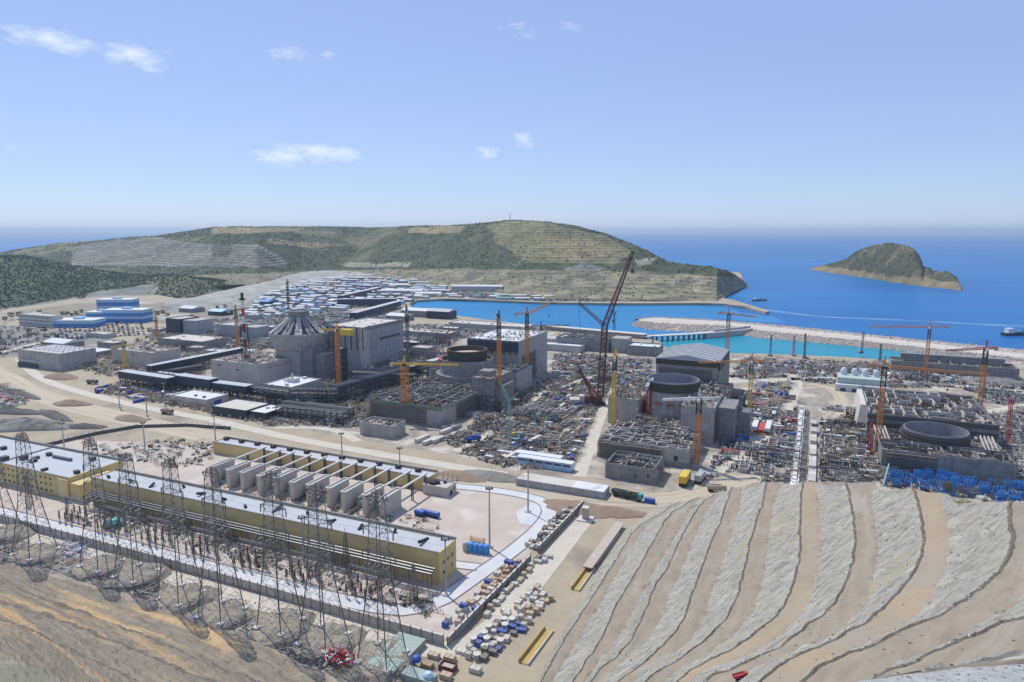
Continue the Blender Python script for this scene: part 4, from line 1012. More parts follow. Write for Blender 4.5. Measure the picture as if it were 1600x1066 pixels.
rack('dark stacked pipe rack at the left of the second reactor drum',-392,622,-345,628,18,(8,14,20))
rack('low navy rack beside the sloping gallery',-648,520,-640,560,10,(5,8))
rack('high dark rack left of the second turbine hall',-372,660,-345,720,14,(8,15,22))
rack('far dark rack between the tall hall and basin stores',-430,715,-330,735,16,(6,12))
g=[S(528,479),S(620,478)]; gallery('dark far gallery behind the tall panelled hall',g[0][0],g[0][1],g[1][0],g[1][1],14,4,16,step=20)
g=[S(552,501),S(622,481)]; gallery('dark far gallery slanting toward the basin head',g[0][0],g[0][1],g[1][0],g[1][1],14,4,14,step=20)
g=[S(532,470),S(592,456)]; gallery('dark far gallery among the white sheds',g[0][0],g[0][1],g[1][0],g[1][1],14,3,12,step=24)
# striped chimney
t=thing('striped_chimney','slender red and white striped chimney beside the domed reactor','chimney',W(-560,548,0))
for k in range(9):
    z0=20+k*8.4; prt(t,'band',MB().tube((0,0,z0),(0,0,z0+8.4),2.1-.07*k,2.03-.07*k,n=14),['red_paint','white_paint'][k%2] if k<8 else 'dark_steel')
prt(t,'base_frame',MB().lattice((0,0,-.5),(0,0,62),7,5,14,.5,.3),'dark_steel')
prt(t,'platform',MB().lathe([(2,88),(3.4,88),(3.4,89.2),(3.2,89.2),(3.2,88.3),(2,88.3)],16),'dark_steel')
# ---- far blue offices
def blue_office(label,px0,px1,py,ztop,dep,n,wing=None,taper=0):
    a=S(px0,py); b=S(px1,py); X0,Y0=a; L=math.hypot(b[0]-a[0],b[1]-a[1]); ang=math.atan2(b[1]-a[1],b[0]-a[0])
    t=thing('office_building',label,'office',W((a[0]+b[0])/2,(a[1]+b[1])/2,0),A+ang)
    fh=ztop/n
    for k in range(n):
        prt(t,'window_band',MB().box(-L/2,L/2,0,dep,k*fh-.5,k*fh+fh*.55),'blue_clad'); prt(t,'wall_band',MB().box(-L/2-.4,L/2+.4,-.4,dep+.4,k*fh+fh*.55+.01,(k+1)*fh-.5),'light_blue')
    prt(t,'roof',MB().box(-L/2-1,L/2+1,-1,dep+1,ztop-.45,ztop+.6),'roof_white'); prt(t,'roof_unit',MB().box(-L*.1,L*.12,dep*.3,dep*.6,ztop+.6,ztop+4),'light_blue')
    return t
blue_office('upper blue glazed office block with two storeys of bands',152,206,487,24,30,2)
blue_office('lower right blue office block with pale window bands',161,224,504,22,34,2)
blue_office('small blue office wing left of the banded blocks',135,162,500,14,40,2)
blue_office('low bright blue hall with a white curved roof end',84,146,512,12,36,1)
a=S(30,508); t=block('apartment_block','long pale lilac three storey block left of the blue offices','building',a[0],a[0]+88,a[1],a[1]+20,20,'concrete_pale','roof_pale')
for z in (3,9,15): window_row(t,'f',[-40+6.2*i for i in range(14)],z,3,2.4,'glass_dark')
# low far buildings of the site town
tw=random.Random(31)
def shed(label,X,Y,L,Wd,h,rz,wall,roof,group):
    t=thing('site_shed',label,'shed',W(X,Y,0),A+rz,group)
    prt(t,'wall',MB().box(-L/2,L/2,-Wd/2,Wd/2,-.5,h),wall)
    m=MB(); m.add([(-L/2-.5,-Wd/2-.5,h),(L/2+.5,-Wd/2-.5,h),(L/2+.5,Wd/2+.5,h),(-L/2-.5,Wd/2+.5,h),(-L/2-.5,0,h+Wd*.13),(L/2+.5,0,h+Wd*.13)],[(0,1,5,4),(2,3,4,5),(0,4,3),(1,2,5)]); prt(t,'roof',m,roof)
    return t
nsh=0
for i in range(19):
    py=433+3.4*i; x0=interp([(433,505),(440,462),(450,424),(470,396),(497,372)],py); x1=interp([(433,575),(440,660),(452,695),(462,660),(475,628),(482,530),(497,450)],py)
    px=x0+tw.uniform(0,8)
    while px<x1 and nsh<285:
        wpx=tw.choice((tw.uniform(7,16),tw.uniform(12,34))); X,Y=S(px+wpx/2,py+tw.uniform(-1.2,1.2)); D=P(px,py).y; L=wpx*D/F
        c=tw.random(); roof='roof_white' if c<.74 else ('light_blue' if c<.86 else ('roof_pale' if c<.94 else 'blue_paint'))
        col={'roof_white':'white roofed','light_blue':'pale blue roofed','roof_pale':'cream roofed','blue_paint':'deep blue roofed'}[roof]
        shed(f'{col} low shed in the distant site town left of the basin',X,Y,L,tw.uniform(9,15),tw.uniform(4,7),tw.choice((0,0,0,.05)),tw.choice(['concrete_dark','concrete_plain','light_blue','concrete_plain']),roof,'sheds of the site town'); nsh+=1
        px+=wpx+tw.uniform(1,7)
for (x0,x1,py,h,lab) in ((706,786,455,14,'long white hall with columned front on the far shore of the basin'),(596,662,459,9,'big white roofed hall at the near edge of the site town'),(650,690,463,8,'white hall left of the columned hall'),(610,640,449,8,'white hall high in the site town')):
    X,Y=S((x0+x1)/2,py); shed(lab,X,Y,(x1-x0)*P(x0,py).y/F,26,h,.35,'concrete_plain','roof_white','large white halls')
for (px,py,wpx,h,rf,lab) in ((655,494,50,12,'roof_white','wide white arched roof store at the head of the basin'),(690,497,40,14,'roof_blueish','grey blue store beside the basin head'),(625,500,36,9,'roof_white','low white store left of the basin head'),(100,540,50,6,'roof_white','white flat roofed store behind the ribbed roof building'),(420,477,18,9,'blue_clad','dark blue shed behind the domed reactor'),(60,497,24,7,'roof_pale','cream shed beside the lilac block'),(300,487,30,8,'roof_white','white shed above the dark grid clad blocks'),(345,492,28,8,'light_blue','pale blue shed above the dark grid clad blocks')):
    X,Y=S(px,py); shed(lab,X,Y,wpx*P(px,py).y/F,30,h,0,'navy' if rf!='roof_white' else 'concrete_dark',rf,'stores around the basin head')
tg=random.Random(8)
for i in range(26):
    px,py=rnd_in([(690,458),(860,466),(860,471),(700,465),(650,466)],tg); X,Y=S(px,py)
    c=tg.choice([('white','roof_white'),('white','roof_white'),('grey','concrete_plain'),('green','teal_paint'),('rusty','rust')])
    shed(f'small {c[0]} roofed shed on the far shore of the basin',X,Y,tg.uniform(14,40),tg.uniform(9,14),tg.uniform(4,7),tg.uniform(-.2,.4),'concrete_plain',c[1],'sheds on the far shore')
# ---- quay, pump stations and pier
def quay(label,p,q,wd,h,m,top='concrete_pale',z=SEA-1,name='quay_wall',post=None):
    a,b=S(*p),S(*q); L=math.hypot(b[0]-a[0],b[1]-a[1]); ang=math.atan2(b[1]-a[1],b[0]-a[0])
    t=thing(name,label,'quay',W((a[0]+b[0])/2,(a[1]+b[1])/2,0),A+ang)
    prt(t,'wall',MB().box(-L/2,L/2,0,wd,z,h),m); prt(t,'deck',MB().box(-L/2-.5,L/2+.5,-.6,wd+.6,h+.02,h+.9,bottom=True),top)
    if post:
        for k in range(post+1):
            x=-L/2+L*k/post; prt(t,'pile',MB().tube((x,.5,z-2),(x,.5,h),.9,n=8).tube((x,wd-.5,z-2),(x,wd-.5,h),.9,n=8),'concrete_dark')
    return t
quay('long white topped quay wall on the near side of the basin',(852,516),(1005,530),14,6,'concrete_dark')
t=thing('pier','curving white pier on dark piles between basin and lagoon','pier',W(*S(1085,526),0),0)
pw=[P(*q,3.2)-P(1085,526,0) for q in ((1000,527),(1050,524.5),(1100,521),(1140,517),(1172,513.5))]; pw=[p-Vector((0,0,0)) for p in pw]
a=W(*S(1085,526),0)
pw=[P(*q,3.2)-a for q in ((1000,526),(1050,523.5),(1100,520.5),(1140,517),(1172,513))]
m=MB(); pr=resample(smooth_line(pw,2),24)
for p,q in zip(pr,pr[1:]): m.bar(p,q,13,0,1.2)
prt(t,'deck',m,'concrete_pale')
for i in range(1,15,1):
    mm=MB()
    for s in (-5,0,5): mm.tube((pr[i].x,pr[i].y+s,SEA-3),(pr[i].x,pr[i].y+s,2.7),.7,n=7)
    prt(t,'pile',mm,'concrete_dark')
m=MB()
for p,q in zip(pr[12:],pr[13:]): m.bar(p+Vector((0,0,-4.4)),q+Vector((0,0,-4.4)),12,0,7.4)
prt(t,'quay_body',m,'concrete_plain')
m=MB()
for p,q in zip(pr[14:],pr[15:]): m.bar(p+Vector((0,2,2.4)),q+Vector((0,2,2.4)),4,0,3.2)
prt(t,'pipe_bridge',m,'concrete_plain')
X,Y=S(912,548); t=block('pump_house','long ruined looking grey pump house wall on the quay behind the crawler crane','building',X-40,X+34,Y,Y+34,17,'concrete_dark','roof_pale',par=2)
cells(t,8,3,rb,1,4,.3); prt(t,'side_block',MB().box(40,62,-12,12,0,19),'concrete'); prt(t,'low_block',MB().box(-37.1,-60,-14,10,0,13),'concrete_plain')
X,Y=S(1000,556); t=block('pump_house','dark pump house with pale rooftop edge left of the striped roof hall','building',X-18,X+24,Y,Y+30,13,'concrete_dark','roof_white',par=1.5); vents(t,4,rb)
X,Y=S(866,553); t=block('quay_store','low white store behind the second turbine hall','building',X-30,X+30,Y+20,Y+40,9,'concrete_plain','roof_white')
X,Y=S(760,517); t=block('quay_store','long flat pale store between second turbine hall and basin','building',X-70,X+70,Y,Y+40,10,'concrete','roof_pale'); vents(t,8,rb)
X,Y=S(665,528); t=block('quay_store','grey walled platform store behind the second reactor','building',X-60,X+40,Y,Y+36,9,'concrete_dark','roof_pale'); prt(t,'roof_clutter',site_clutter(MB(),90,30,8.2,80,rb,8,6,2),CLM,kind='stuff')
X,Y=S(1490,588); t=block('intake_structure','long dark intake wall standing in the lagoon behind the fourth unit','building',X-62,X+60,Y,Y+30,13,'concrete_dark','rock_dark',par=2); cells(t,10,2,rb,1,3,.4)
prt(t,'upper_wall',MB().box(-50,52,8,14.5,11,19),'concrete_dark')
X,Y=S(1345,612); t=thing('concrete_plant','white and pale green batching hall with round silo tops left of the fourth turbine hall','plant',W(X,Y+12,0))
prt(t,'hall',MB().box(-22,22,-12,12,0,13),'pale_green_clad'); prt(t,'lower_roof',MB().box(-24,24,-18,-12.05,0,7),'roof_white')
for k in range(4): prt(t,'silo',MB().lathe([(3,0),(3,18),(2,20),(.01,20.4)],14,c=(-16+10*k,6)),'roof_white')
prt(t,'frame',MB().lattice((0,-19,0),(0,-19,12),4,4,4,.4,.25),'crane_green')
for k in range(4): prt(t,'arch_opening',MB().box(-19+10.5*k,-14+10.5*k,-18.15,-17.95,0,3.5),'glass_dark')
X,Y=S(1190,672); t=thing('formwork_cradle','pair of white capped red framed formwork cradles on timber right of the third reactor','formwork',W(X,Y,0),A)
for s in (-1,1): prt(t,'white_cap',MB().box(s*5-2,s*5+2,-14,14,3,5.5),'roof_white')
prt(t,'frame',MB().box(-3,3,-13,13,1,3.6),'red_paint'); prt(t,'timber_base',MB().box(-8,8,-15,15,0,1.1),'timber')
# long white precast row between third and fourth unit
t=thing('precast_row','long straight row of white precast units between third and fourth reactors','precast units',W(-2,525,0)); 
pr_=random.Random(2); ya=-128
while ya<130:
    L=pr_.uniform(4,9); m=MB().box(-5,0,ya,ya+L,0,pr_.uniform(1.5,3)); m.box(-4,-1.5,ya+.8,ya+L-.8,1.4,pr_.uniform(2.8,4)); prt(t,'unit',m,pr_.choice(['concrete_pale','white_paint','concrete_pale','concrete_plain'])); ya+=L+.5
prt(t,'dark_trench',MB().box(1.2,4,-128,130,.06,.5),'rock_dark'); prt(t,'side_wall',MB().box(5.2,10,-128,60,0,1.6),'concrete_pale')
for k in range(8): prt(t,'slab',MB().box(5.4,9.8,-120+29*k-4,-120+29*k+8,1.62,pr_.uniform(2.5,4.5)),'concrete_plain')

def scaffold(parent_pos,label,L,h,rz,m='galv_steel'):
    t=thing('scaffold',label,'scaffold',parent_pos,A+rz); nx=int(L/2.6); nz=int(h/2.2)
    for k in range(nx+1): 
        mb=MB()
        for y in (0,1.2): mb.bar((k*L/nx,y,0),(k*L/nx,y,h+1),.14)
        prt(t,'standard',mb,m)
    for j in range(1,nz+1):
        mb=MB(); z=j*h/nz
        for y in (0,1.2): mb.bar((0,y,z),(L,y,z),.12); mb.bar((0,y,z+1),(L,y,z+1),.1)
        prt(t,'ledger',mb,m); prt(t,'deck',MB().box(0,L,.1,1.1,z-.12,z,bottom=True),'timber')
    return t
scaffold(W(-136,456.2),'grey scaffold along the front wall of the third cell building',46,11,0)
scaffold(W(-62.6,522),'tall grey scaffold on the right side of the third reactor towers',40,24,math.pi/2)
scaffold(W(-273.4,500),'scaffold on the right wall of the second cell building',50,14,math.pi/2)
scaffold(W(-276.4,650),'high scaffold on the right wall of the second turbine hall',38,30,math.pi/2)
scaffold(W(-350,474.4),'scaffold with timber decks on the front wall of the second cell building',60,14,0)
scaffold(W(50,507),'scaffold before the left part of the fourth reactor\'s front wall',30,13,0)
scaffold(W(-134,649.5),'scaffold across the front of the striped roof hall',50,30,0)

# ---- unfinished foundations in the yards
fd=random.Random(41)
def foundation(px,py,w,d,h,nx,ny,lab,m='concrete_plain'):
    X,Y=S(px,py); t=thing('foundation',lab,'foundation',W(X,Y,0),A,'unfinished foundations')
    DIM[t.name]=dict(w=w,d=d,h=h,par=h)
    prt(t,'slab',MB().box(-w/2,w/2,-d/2,d/2,.13,.5),'concrete_dark')
    cells(t,nx,ny,fd,h*.5,h,.18,m=m,th=.6,z=.5,name='foundation_wall')
    prt(t,'loose_material',site_clutter(MB(),w-2,d-2,.5,int(w*d*.12),fd,8,3,h*.8),CLM,kind='stuff')
    mb=MB()
    for _ in range(int(w*1.2)): x=fd.uniform(-w/2,w/2); y=fd.choice((-d/2,d/2,fd.uniform(-d/2,d/2))); mb.bar((x,y,.5),(x,y,h+fd.uniform(.5,2)),.12)
    prt(t,'starter_bars',mb,'rebar_dark',kind='stuff')
for a in [(845,640,26,44,4,4,6,'long unfinished foundation left of the diagonal trench in the goods yard'),(880,648,16,50,3.5,3,7,'narrow unfinished foundation right of the diagonal trench in the goods yard'),(825,676,22,26,3,3,4,'low foundation above the pale blue cabins'),(868,690,24,22,4,4,3,'square foundation above the pale blue cabins'),(895,665,18,20,3,3,3,'small foundation beside the dusty track in the goods yard'),(790,668,18,24,5,3,3,'dark foundation at the foot of the second reactor shafts'),(815,648,16,18,6,3,3,'raised foundation under the pale green crane'),(900,622,22,16,3,4,2,'flat foundation below the giant crane'),
 (1215,700,26,34,4,4,5,'foundation between the dusty east track and the white precast row'),(1180,735,22,20,3.5,4,3,'low foundation right of the grey tanker truck'),(1225,650,16,20,3,3,3,'small foundation by the formwork cradles'),(1170,700,20,16,3,3,3,'flat foundation left of the dusty east track'),
 (1325,668,34,12,6,6,2,'long dark walled foundation below the batching hall','concrete_dark'),(1320,700,30,22,4,4,4,'wide foundation between the precast row and the fourth reactor'),(1310,735,26,18,5,4,3,'dark foundation at the terrace edge','concrete_dark'),(1350,725,18,14,4,3,3,'small foundation near the red crane left of the fourth reactor'),(1300,640,18,14,3,3,2,'foundation beside the curving earth ramp'),
 (1210,580,40,16,4,6,2,'long foundation at the lagoon edge right of the striped roof hall'),(1300,578,44,14,4,6,2,'long foundation in the middle of the lagoon shore'),(1590,660,24,24,4,4,4,'foundation cut off at the right edge behind the fourth reactor'),(960,590,30,20,4,4,3,'foundation just behind the giant crane'),(905,580,28,16,4,4,2,'foundation between second turbine hall and giant crane'),(1160,620,16,22,5,3,3,'foundation right of the third reactor towers'),
 (745,652,26,16,3,4,2,'foundation right of the second cell building'),(700,668,20,14,3,3,2,'low foundation between valve block and second cell building'),(600,585,30,22,5,4,3,'foundation between the tall hall and the second reactor racks'),(490,650,22,14,3,3,2,'low foundation by the open dark frames')]:
    foundation(*a)
# aligned bar stacks
def bar_stack():
    t=thing('rebar_stack','','bar stack')
    for k in range(3): prt(t,'bundle',MB().box(-6,6,-1.6+1.2*k,-.7+1.2*k,.35,1.0,bottom=True),['rebar_dark','rust','galv_steel'][k])
    prt(t,'bearer',MB().box(-4,-3.6,-1.8,1.9,.05,.35).box(3.6,4,-1.8,1.9,.05,.35),'timber'); return t
bs=None
for zone,poly,n in (('in the yard between second and third reactors',[(705,690),(800,640),(880,605),(920,640),(900,700),(800,728)],46),('in the yard right of the third reactor',[(1115,735),(1180,620),(1235,600),(1245,740)],36),('between the precast row and the fourth reactor',[(1290,650),(1370,650),(1370,745),(1285,745)],24),('on the lagoon shore',[(1150,590),(1400,572),(1560,592),(1500,602),(1260,596)],30)):
    rows_=[rnd_in(poly,fd) for _ in range(max(1,n//4))]
    for (px,py) in rows_:
        X,Y=S(px,py); o=fd.choice((0,math.pi/2))
        for k in range(4):
            x,y=(X,Y+5*k) if o==0 else (X+5*k,Y); lab='bundle stack of dark and rusty bars '+zone
            if bs is None: bs=bar_stack(); place(bs,W(x,y,.12),A+o); bs['label']=lab; bs['group']='bar stacks '+zone
            else: dup(bs,W(x,y,.12),A+o,lab,'bar stacks '+zone)
# trees round the offices
def tree(px,py,h,lab):
    p=P(px,py,0); t=thing('roadside_tree',lab,'tree',p,fd.uniform(0,6),'trees around the blue offices')
    prt(t,'trunk',MB().tube((0,0,-.3),(0,0,h*.5),.35,.2,n=6).bar((0,0,h*.35),(h*.18,0,h*.6),.18).bar((0,0,h*.3),(-h*.15,h*.1,h*.6),.18),'timber')
    m=MB()
    for _ in range(46):
        a=fd.uniform(0,6.28); r=h*.36*fd.random()**.5; z=h*(.4+.6*fd.random()); m.blob((r*math.cos(a),r*math.sin(a),z),h*.11,0,.8,fd)
    prt(t,'crown',m,'scrub')
mp_=[(18,500),(30,499),(44,502),(8,505),(52,506),(62,494),(105,495),(112,497),(120,496),(98,497),(128,492),(215,494),(226,493),(236,495),(246,497),(255,494),(262,498),(205,492),(340,486),(352,484),(300,500),(70,522),(45,526),(90,536)]
for i,(px,py) in enumerate(mp_): tree(px,py,fd.uniform(9,14),'dark round topped tree '+('left of the lilac block' if px<56 else 'between the lilac block and the blue offices' if px<135 else 'right of the blue offices' if px<270 else 'near the white sheds above the clad blocks'))
# more mid sized blocks of the plant
for (px,py,w,d,h,wl,rf,lab) in ((165,545,34,20,9,'concrete_dark','roof_pale','low grey store between the two wide warehouses'),(330,560,30,18,10,'concrete','roof_white','grey store behind the sloping navy gallery'),(300,552,24,16,8,'concrete_dark','roof_pale','small grey store in the middle of the plant'),(430,545,24,16,12,'panel_grid','roof_pale','panelled block left of the tall concrete shaft'),(250,600,20,12,6,'green_box','roof_white','low grey green hut under the galleries'),(150,528,44,18,7,'concrete_plain','roof_pale','pale flat store above the ribbed roof building'),(240,520,30,16,7,'concrete','roof_pale','pale store below the car park'),(415,520,34,18,10,'concrete_dark','roof_white','grey block behind the striped chimney'),(600,560,26,20,10,'concrete_dark','roof_pale','grey block at the right foot of the tall panelled hall'),(655,560,26,22,14,'concrete_dark','concrete_plain','raw block left of the second reactor drum'),(640,545,40,20,9,'navy','roof_pale','navy clad block behind the second reactor drum'),(60,548,40,14,5,'rock_dark','roof_pale','low dark store left of the ribbed roof building')):
    X,Y=S(px,py); t=block('plant_block',lab,'building',X-w/2,X+w/2,Y,Y+d,h,wl,rf); vents(t,3,fd,'concrete_pale',(1,2.5))
    for k in range(int(w/5)): prt(t,'doorway' if k%3 else 'window',MB().box(-w/2+2+5*k,-w/2+3.4+5*k,-d/2-.14,-d/2+.02,.2 if k%3 else h*.45,2.6 if k%3 else h*.62,bottom=True),'glass_dark')

# open steel frames and scaffold towers packed round the first two reactors
ff=random.Random(91)
def steel_frame(px,py,w,d,h,lab,m='navy_steel'):
    X,Y=S(px,py); t=thing('scaffold_tower',lab.replace('steel frame','steel scaffold'),'scaffold',W(X,Y,0),A,'open steel scaffolds'); nx,ny,nz=max(1,int(w/5)),max(1,int(d/5)),max(1,int(h/4.2))
    for i in range(nx+1):
        mb=MB()
        for j in range(ny+1): mb.bar((-w/2+w*i/nx,-d/2+d*j/ny,0),(-w/2+w*i/nx,-d/2+d*j/ny,h),.42)
        for k in range(1,nz+1): mb.bar((-w/2+w*i/nx,-d/2,h*k/nz),(-w/2+w*i/nx,d/2,h*k/nz),.36)
        prt(t,'column_row',mb,m)
    for k in range(1,nz+1):
        mb=MB()
        for j in range(ny+1): mb.bar((-w/2,-d/2+d*j/ny,h*k/nz),(w/2,-d/2+d*j/ny,h*k/nz),.36)
        prt(t,'beam_row',mb,m)
        prt(t,'equipment',site_clutter(MB(),w-1,d-1,h*(k-1)/nz+.2,int(w*d*.08)+3,ff,8,3,2.4),CLD,kind='stuff')
for a in [(470,640,24,14,12,'steel frame just right of the navy sheds'),(505,632,20,12,16,'steel frame before the low white roofed turret block'),(545,628,26,14,12,'steel frame left of the valve block'),(575,610,20,16,15,'steel frame between racks and second cell building'),(560,575,22,14,18,'steel frame at the foot of the tall hall corner'),(610,560,22,16,14,'steel frame right of the tall panelled hall'),(640,575,18,14,20,'steel frame left of the second cell building rear'),(665,548,26,14,16,'steel frame behind the grey topped crane'),(690,540,22,12,14,'steel frame left of the second turbine hall'),(600,600,18,14,12,'steel frame under the dark pipe rack'),(300,578,22,14,11,'steel frame between galleries and the beige block'),(255,592,20,12,10,'steel frame under the left navy gallery'),(345,556,20,14,12,'steel frame behind the smooth beige block'),(290,548,22,12,10,'steel frame beside the sloping gallery'),(430,630,22,10,10,'steel frame behind the navy sheds'),(770,640,16,14,14,'steel frame at the right of the second cell building'),(815,628,16,18,12,'steel frame at the foot of the second turbine hall'),(735,600,20,14,26,'steel frame in front of the second reactor drum'),(1045,655,16,12,16,'steel frame before the third reactor drum'),(1008,640,14,10,14,'steel frame behind the red and white crane'),(1150,640,14,16,14,'steel frame at the right of the third reactor towers')]: steel_frame(*a)

for (px,py,w,d,h,wl,rf,lab) in ((380,560,26,18,10,'concrete_dark','roof_pale','grey block just behind the smooth beige block'),(210,565,24,14,7,'concrete','roof_white','white topped store left of the sloping gallery'),(275,540,22,14,9,'concrete_dark','concrete_plain','raw block between cream roofed hall and gallery'),(440,520,26,16,12,'panel_grid','roof_pale','panelled block between clad block and dome'),(390,500,34,16,10,'concrete','roof_white','white roofed store behind the clad blocks'),(520,520,30,18,12,'navy','roof_pale','navy store behind the dome'),(560,520,30,18,10,'concrete_dark','roof_white','white roofed store behind the tall hall'),(480,500,26,14,9,'concrete','roof_pale','pale store behind the crown drum'),(700,520,30,18,8,'concrete_dark','roof_white','white roofed store between second reactor and basin'),(130,560,20,12,6,'green_box','roof_white','grey green hut above the ribbed roof building'),(585,545,18,16,12,'concrete','concrete_plain','raw tower base right of the tall hall'),(450,560,18,12,16,'concrete_dark','concrete_plain','raw tower left of the shaft blocks')):
    X,Y=S(px,py); t=block('plant_block',lab,'building',X-w/2,X+w/2,Y,Y+d,h,wl,rf); vents(t,3,fd,'concrete_pale',(1,2.5))
    for k in range(int(w/5)): prt(t,'doorway' if k%3 else 'window',MB().box(-w/2+2+5*k,-w/2+3.4+5*k,-d/2-.14,-d/2+.02,.2 if k%3 else h*.45,2.6 if k%3 else h*.62,bottom=True),'glass_dark')
for a in [(1195,720,20,12,7,'steel frame in the yard left of the white precast row'),(1140,700,14,10,8,'steel frame beside the grey tanker truck'),(1225,720,16,10,6,'steel frame touching the white precast row'),(1340,655,18,10,9,'steel frame below the batching hall'),(1320,735,20,10,7,'steel frame at the edge of the terraces'),(1355,700,12,10,10,'steel frame left of the fourth reactor wall'),(860,660,18,12,7,'steel frame in the middle of the goods yard'),(830,700,20,10,5,'steel frame behind the pale blue cabins'),(760,670,18,12,7,'steel frame right of the second cell building'),(915,650,14,10,6,'steel frame beside the dusty track'),(940,600,20,12,9,'steel frame behind the giant crane tracks'),(1250,580,26,12,7,'steel frame on the lagoon shore'),(1440,598,30,12,8,'steel frame before the dark intake wall'),(1560,625,24,14,8,'steel frame right of the fourth turbine hall')]: steel_frame(*a)
# ------------------------------------------------------------------ switchyard
def gis(label,name,X0,X1,Y0,Y1,h,wins):
    t=block(name,label,'building',X0,X1,Y0,Y1,h,'yellow_wall','roof_blueish',par=.5)
    w,d=X1-X0,Y1-Y0
    prt(t,'parapet',MB().box(-w/2-.15,w/2+.15,d/2-.6,d/2+.25,h+.01,h+1.0).box(-w/2-.15,w/2+.15,-d/2-.2,-d/2+.5,h+.01,h+.35),'concrete_dark')
    return t
t=gis('long yellow switchgear building with a pale blue grey roof','switchgear_building',-387,-149,253,269,15.4,0)
gm=random.Random(4)
for k in range(13): prt(t,'roof_vent',MB().tube((-110+18*k,gm.uniform(-5,5),14.9),(-110+18*k,gm.uniform(-5,5),16.6),.8,n=8),'dark_steel')
for k in range(24): prt(t,'door',MB().box(-114+9.6*k,-111.6+9.6*k,-8.14,-7.98,0,3.4),'yellow_trim' if k%3 else 'concrete_plain')
for k in range(30): prt(t,'louvre',MB().box(-115+7.8*k,-113.4+7.8*k,-8.12,-7.98,4.6,5.8,bottom=True),'concrete_plain' if k%4==0 else 'yellow_trim')
window_row(t,'r',[-4,0,4],8.5,1.6,1.6); window_row(t,'r',[-4,4],3.5,1.6,1.6)
prt(t,'roof_joint',MB().box(-118,118,-.08,.08,14.9,14.98),'concrete_plain')
t=gis('yellow office end block with rows of small dark windows','control_building',-540,-404,250,286,13.5,0)
for z in (2.0,6.0,9.8): window_row(t,'f',[-64+4.6*i for i in range(26)],z,1.7,1.5)
prt(t,'corner_bay',MB().box(68.2,78,-17.8,6,0,10.5),'yellow_wall'); prt(t,'corner_fin',MB().box(60,68.4,-19.2,-18.05,0,12.5),'yellow_trim')
prt(t,'roof_divider',MB().box(-2,-1.2,-17,17,13.0,13.7).box(-67,67,17.2,18.2,13.52,14.4),'concrete_dark'); vents(t,9,gm,'dark_steel',(2,4.5))
prt(t,'roof_duct',MB().tube((-52,-6,14),(-30,-6,14),1.2,n=8),'galv_steel'); prt(t,'roof_duct',MB().tube((20,4,14),(38,4,14),1.1,n=8),'galv_steel')
t=gis('long low yellow building with a cream roof behind the transformer bays','bay_building',-395,-213,350,362,8.6,0)
for k in range(12): prt(t,'roof_unit',MB().box(-88+15*k,-85+15*k,1,4,8.1,10.2),'dark_steel')
# transformer bays
fwm=random.Random(9); X=-346; i=0; order=['first','second','third','fourth','fifth','sixth','seventh','eighth','ninth','tenth','eleventh','twelfth']
def firewall(X,lab):
    t=thing('firewall_frame',lab,'firewall',W(X,313,0),A,'firewalls of the transformer bays')
    prt(t,'fire_wall',MB().box(-1.4,1.4,-9,9,-.3,11.0),'firewall')
    prt(t,'top_frame',MB().box(-2.0,-1.3,-9.2,9.2,11.02,11.8,bottom=True).box(1.3,2.0,-9.2,9.2,11.02,11.8,bottom=True).box(-1.29,1.29,-9.2,-8.4,11.02,11.8,bottom=True).box(-1.29,1.29,8.4,9.2,11.02,11.8,bottom=True),'concrete_pale')
    prt(t,'long_beam',MB().box(1.3,2.6,9.25,37,11.02,11.75,bottom=True),'concrete_pale')
    for y in (20,35):
        for x in (1.4,2.5): prt(t,'post',MB().box(x-.25,x+.25,y-.25,y+.25,-.3,11.01),'navy_steel')
    return t
def transformer(X,lab):
    t=thing('power_transformer',lab,'transformer',W(X,314,0),A,'transformers between the firewalls')
    prt(t,'tank',MB().box(-2.2,2.2,-3.6,3.6,.6,4.6),'green_box'); prt(t,'plinth',MB().box(-3.6,3.6,-6,6,0,.6),'concrete_plain')
    for s in (-1,1):
        m=MB()
        for k in range(6): m.box(s*2.25 if s>0 else -3.1,3.1 if s>0 else -2.25,-3+1.05*k,-2.5+1.05*k,1,4.1,bottom=True)
        prt(t,'radiator',m,'galv_steel')
    prt(t,'conservator',MB().tube((-1.2,-3.2,6),(-1.2,3.2,6),.8,n=10).box(-1.5,-.9,-2,-1.6,4.6,5.6).box(-1.5,-.9,1.6,2,4.6,5.6),'drum_grey')
    for k in range(3):
        b=prt(t,'bushing',MB().tube((1,-2.2+2.2*k,4.6),(1.6,-3+3*k,8.6),.35,.18,n=8),'rust')
    return t
f0=None;t0=None
for k in range(11):
    X=-346+13.0*k+(1.2 if k%2 else 0)
    lab=f'{order[k]} beige firewall with roof beams counting from the left end of the transformer bays'
    if f0 is None: f0=firewall(X,lab)
    else: dup(f0,W(X,313+fwm.uniform(-.8,.8),0),A,lab)
    if k<10:
        lab=f'{order[k]} grey transformer from the left between the beige firewalls'
        if t0 is None: t0=transformer(X+6.2,lab)
        else: dup(t0,W(X+6.2,314,0),A,lab)
t=block('relay_house','small beige concrete house with dark roof plant at the right end of the transformer bays','building',-214,-197,345,357,6.2,'concrete_smooth','concrete_plain'); vents(t,5,gm,'dark_steel',(1.5,3)); prt(t,'door',MB().box(8.4,8.7,-2,1,0,3),'navy_steel'); prt(t,'window',MB().box(8.4,8.65,2.5,4.5,2,4,bottom=True),'glass_dark')
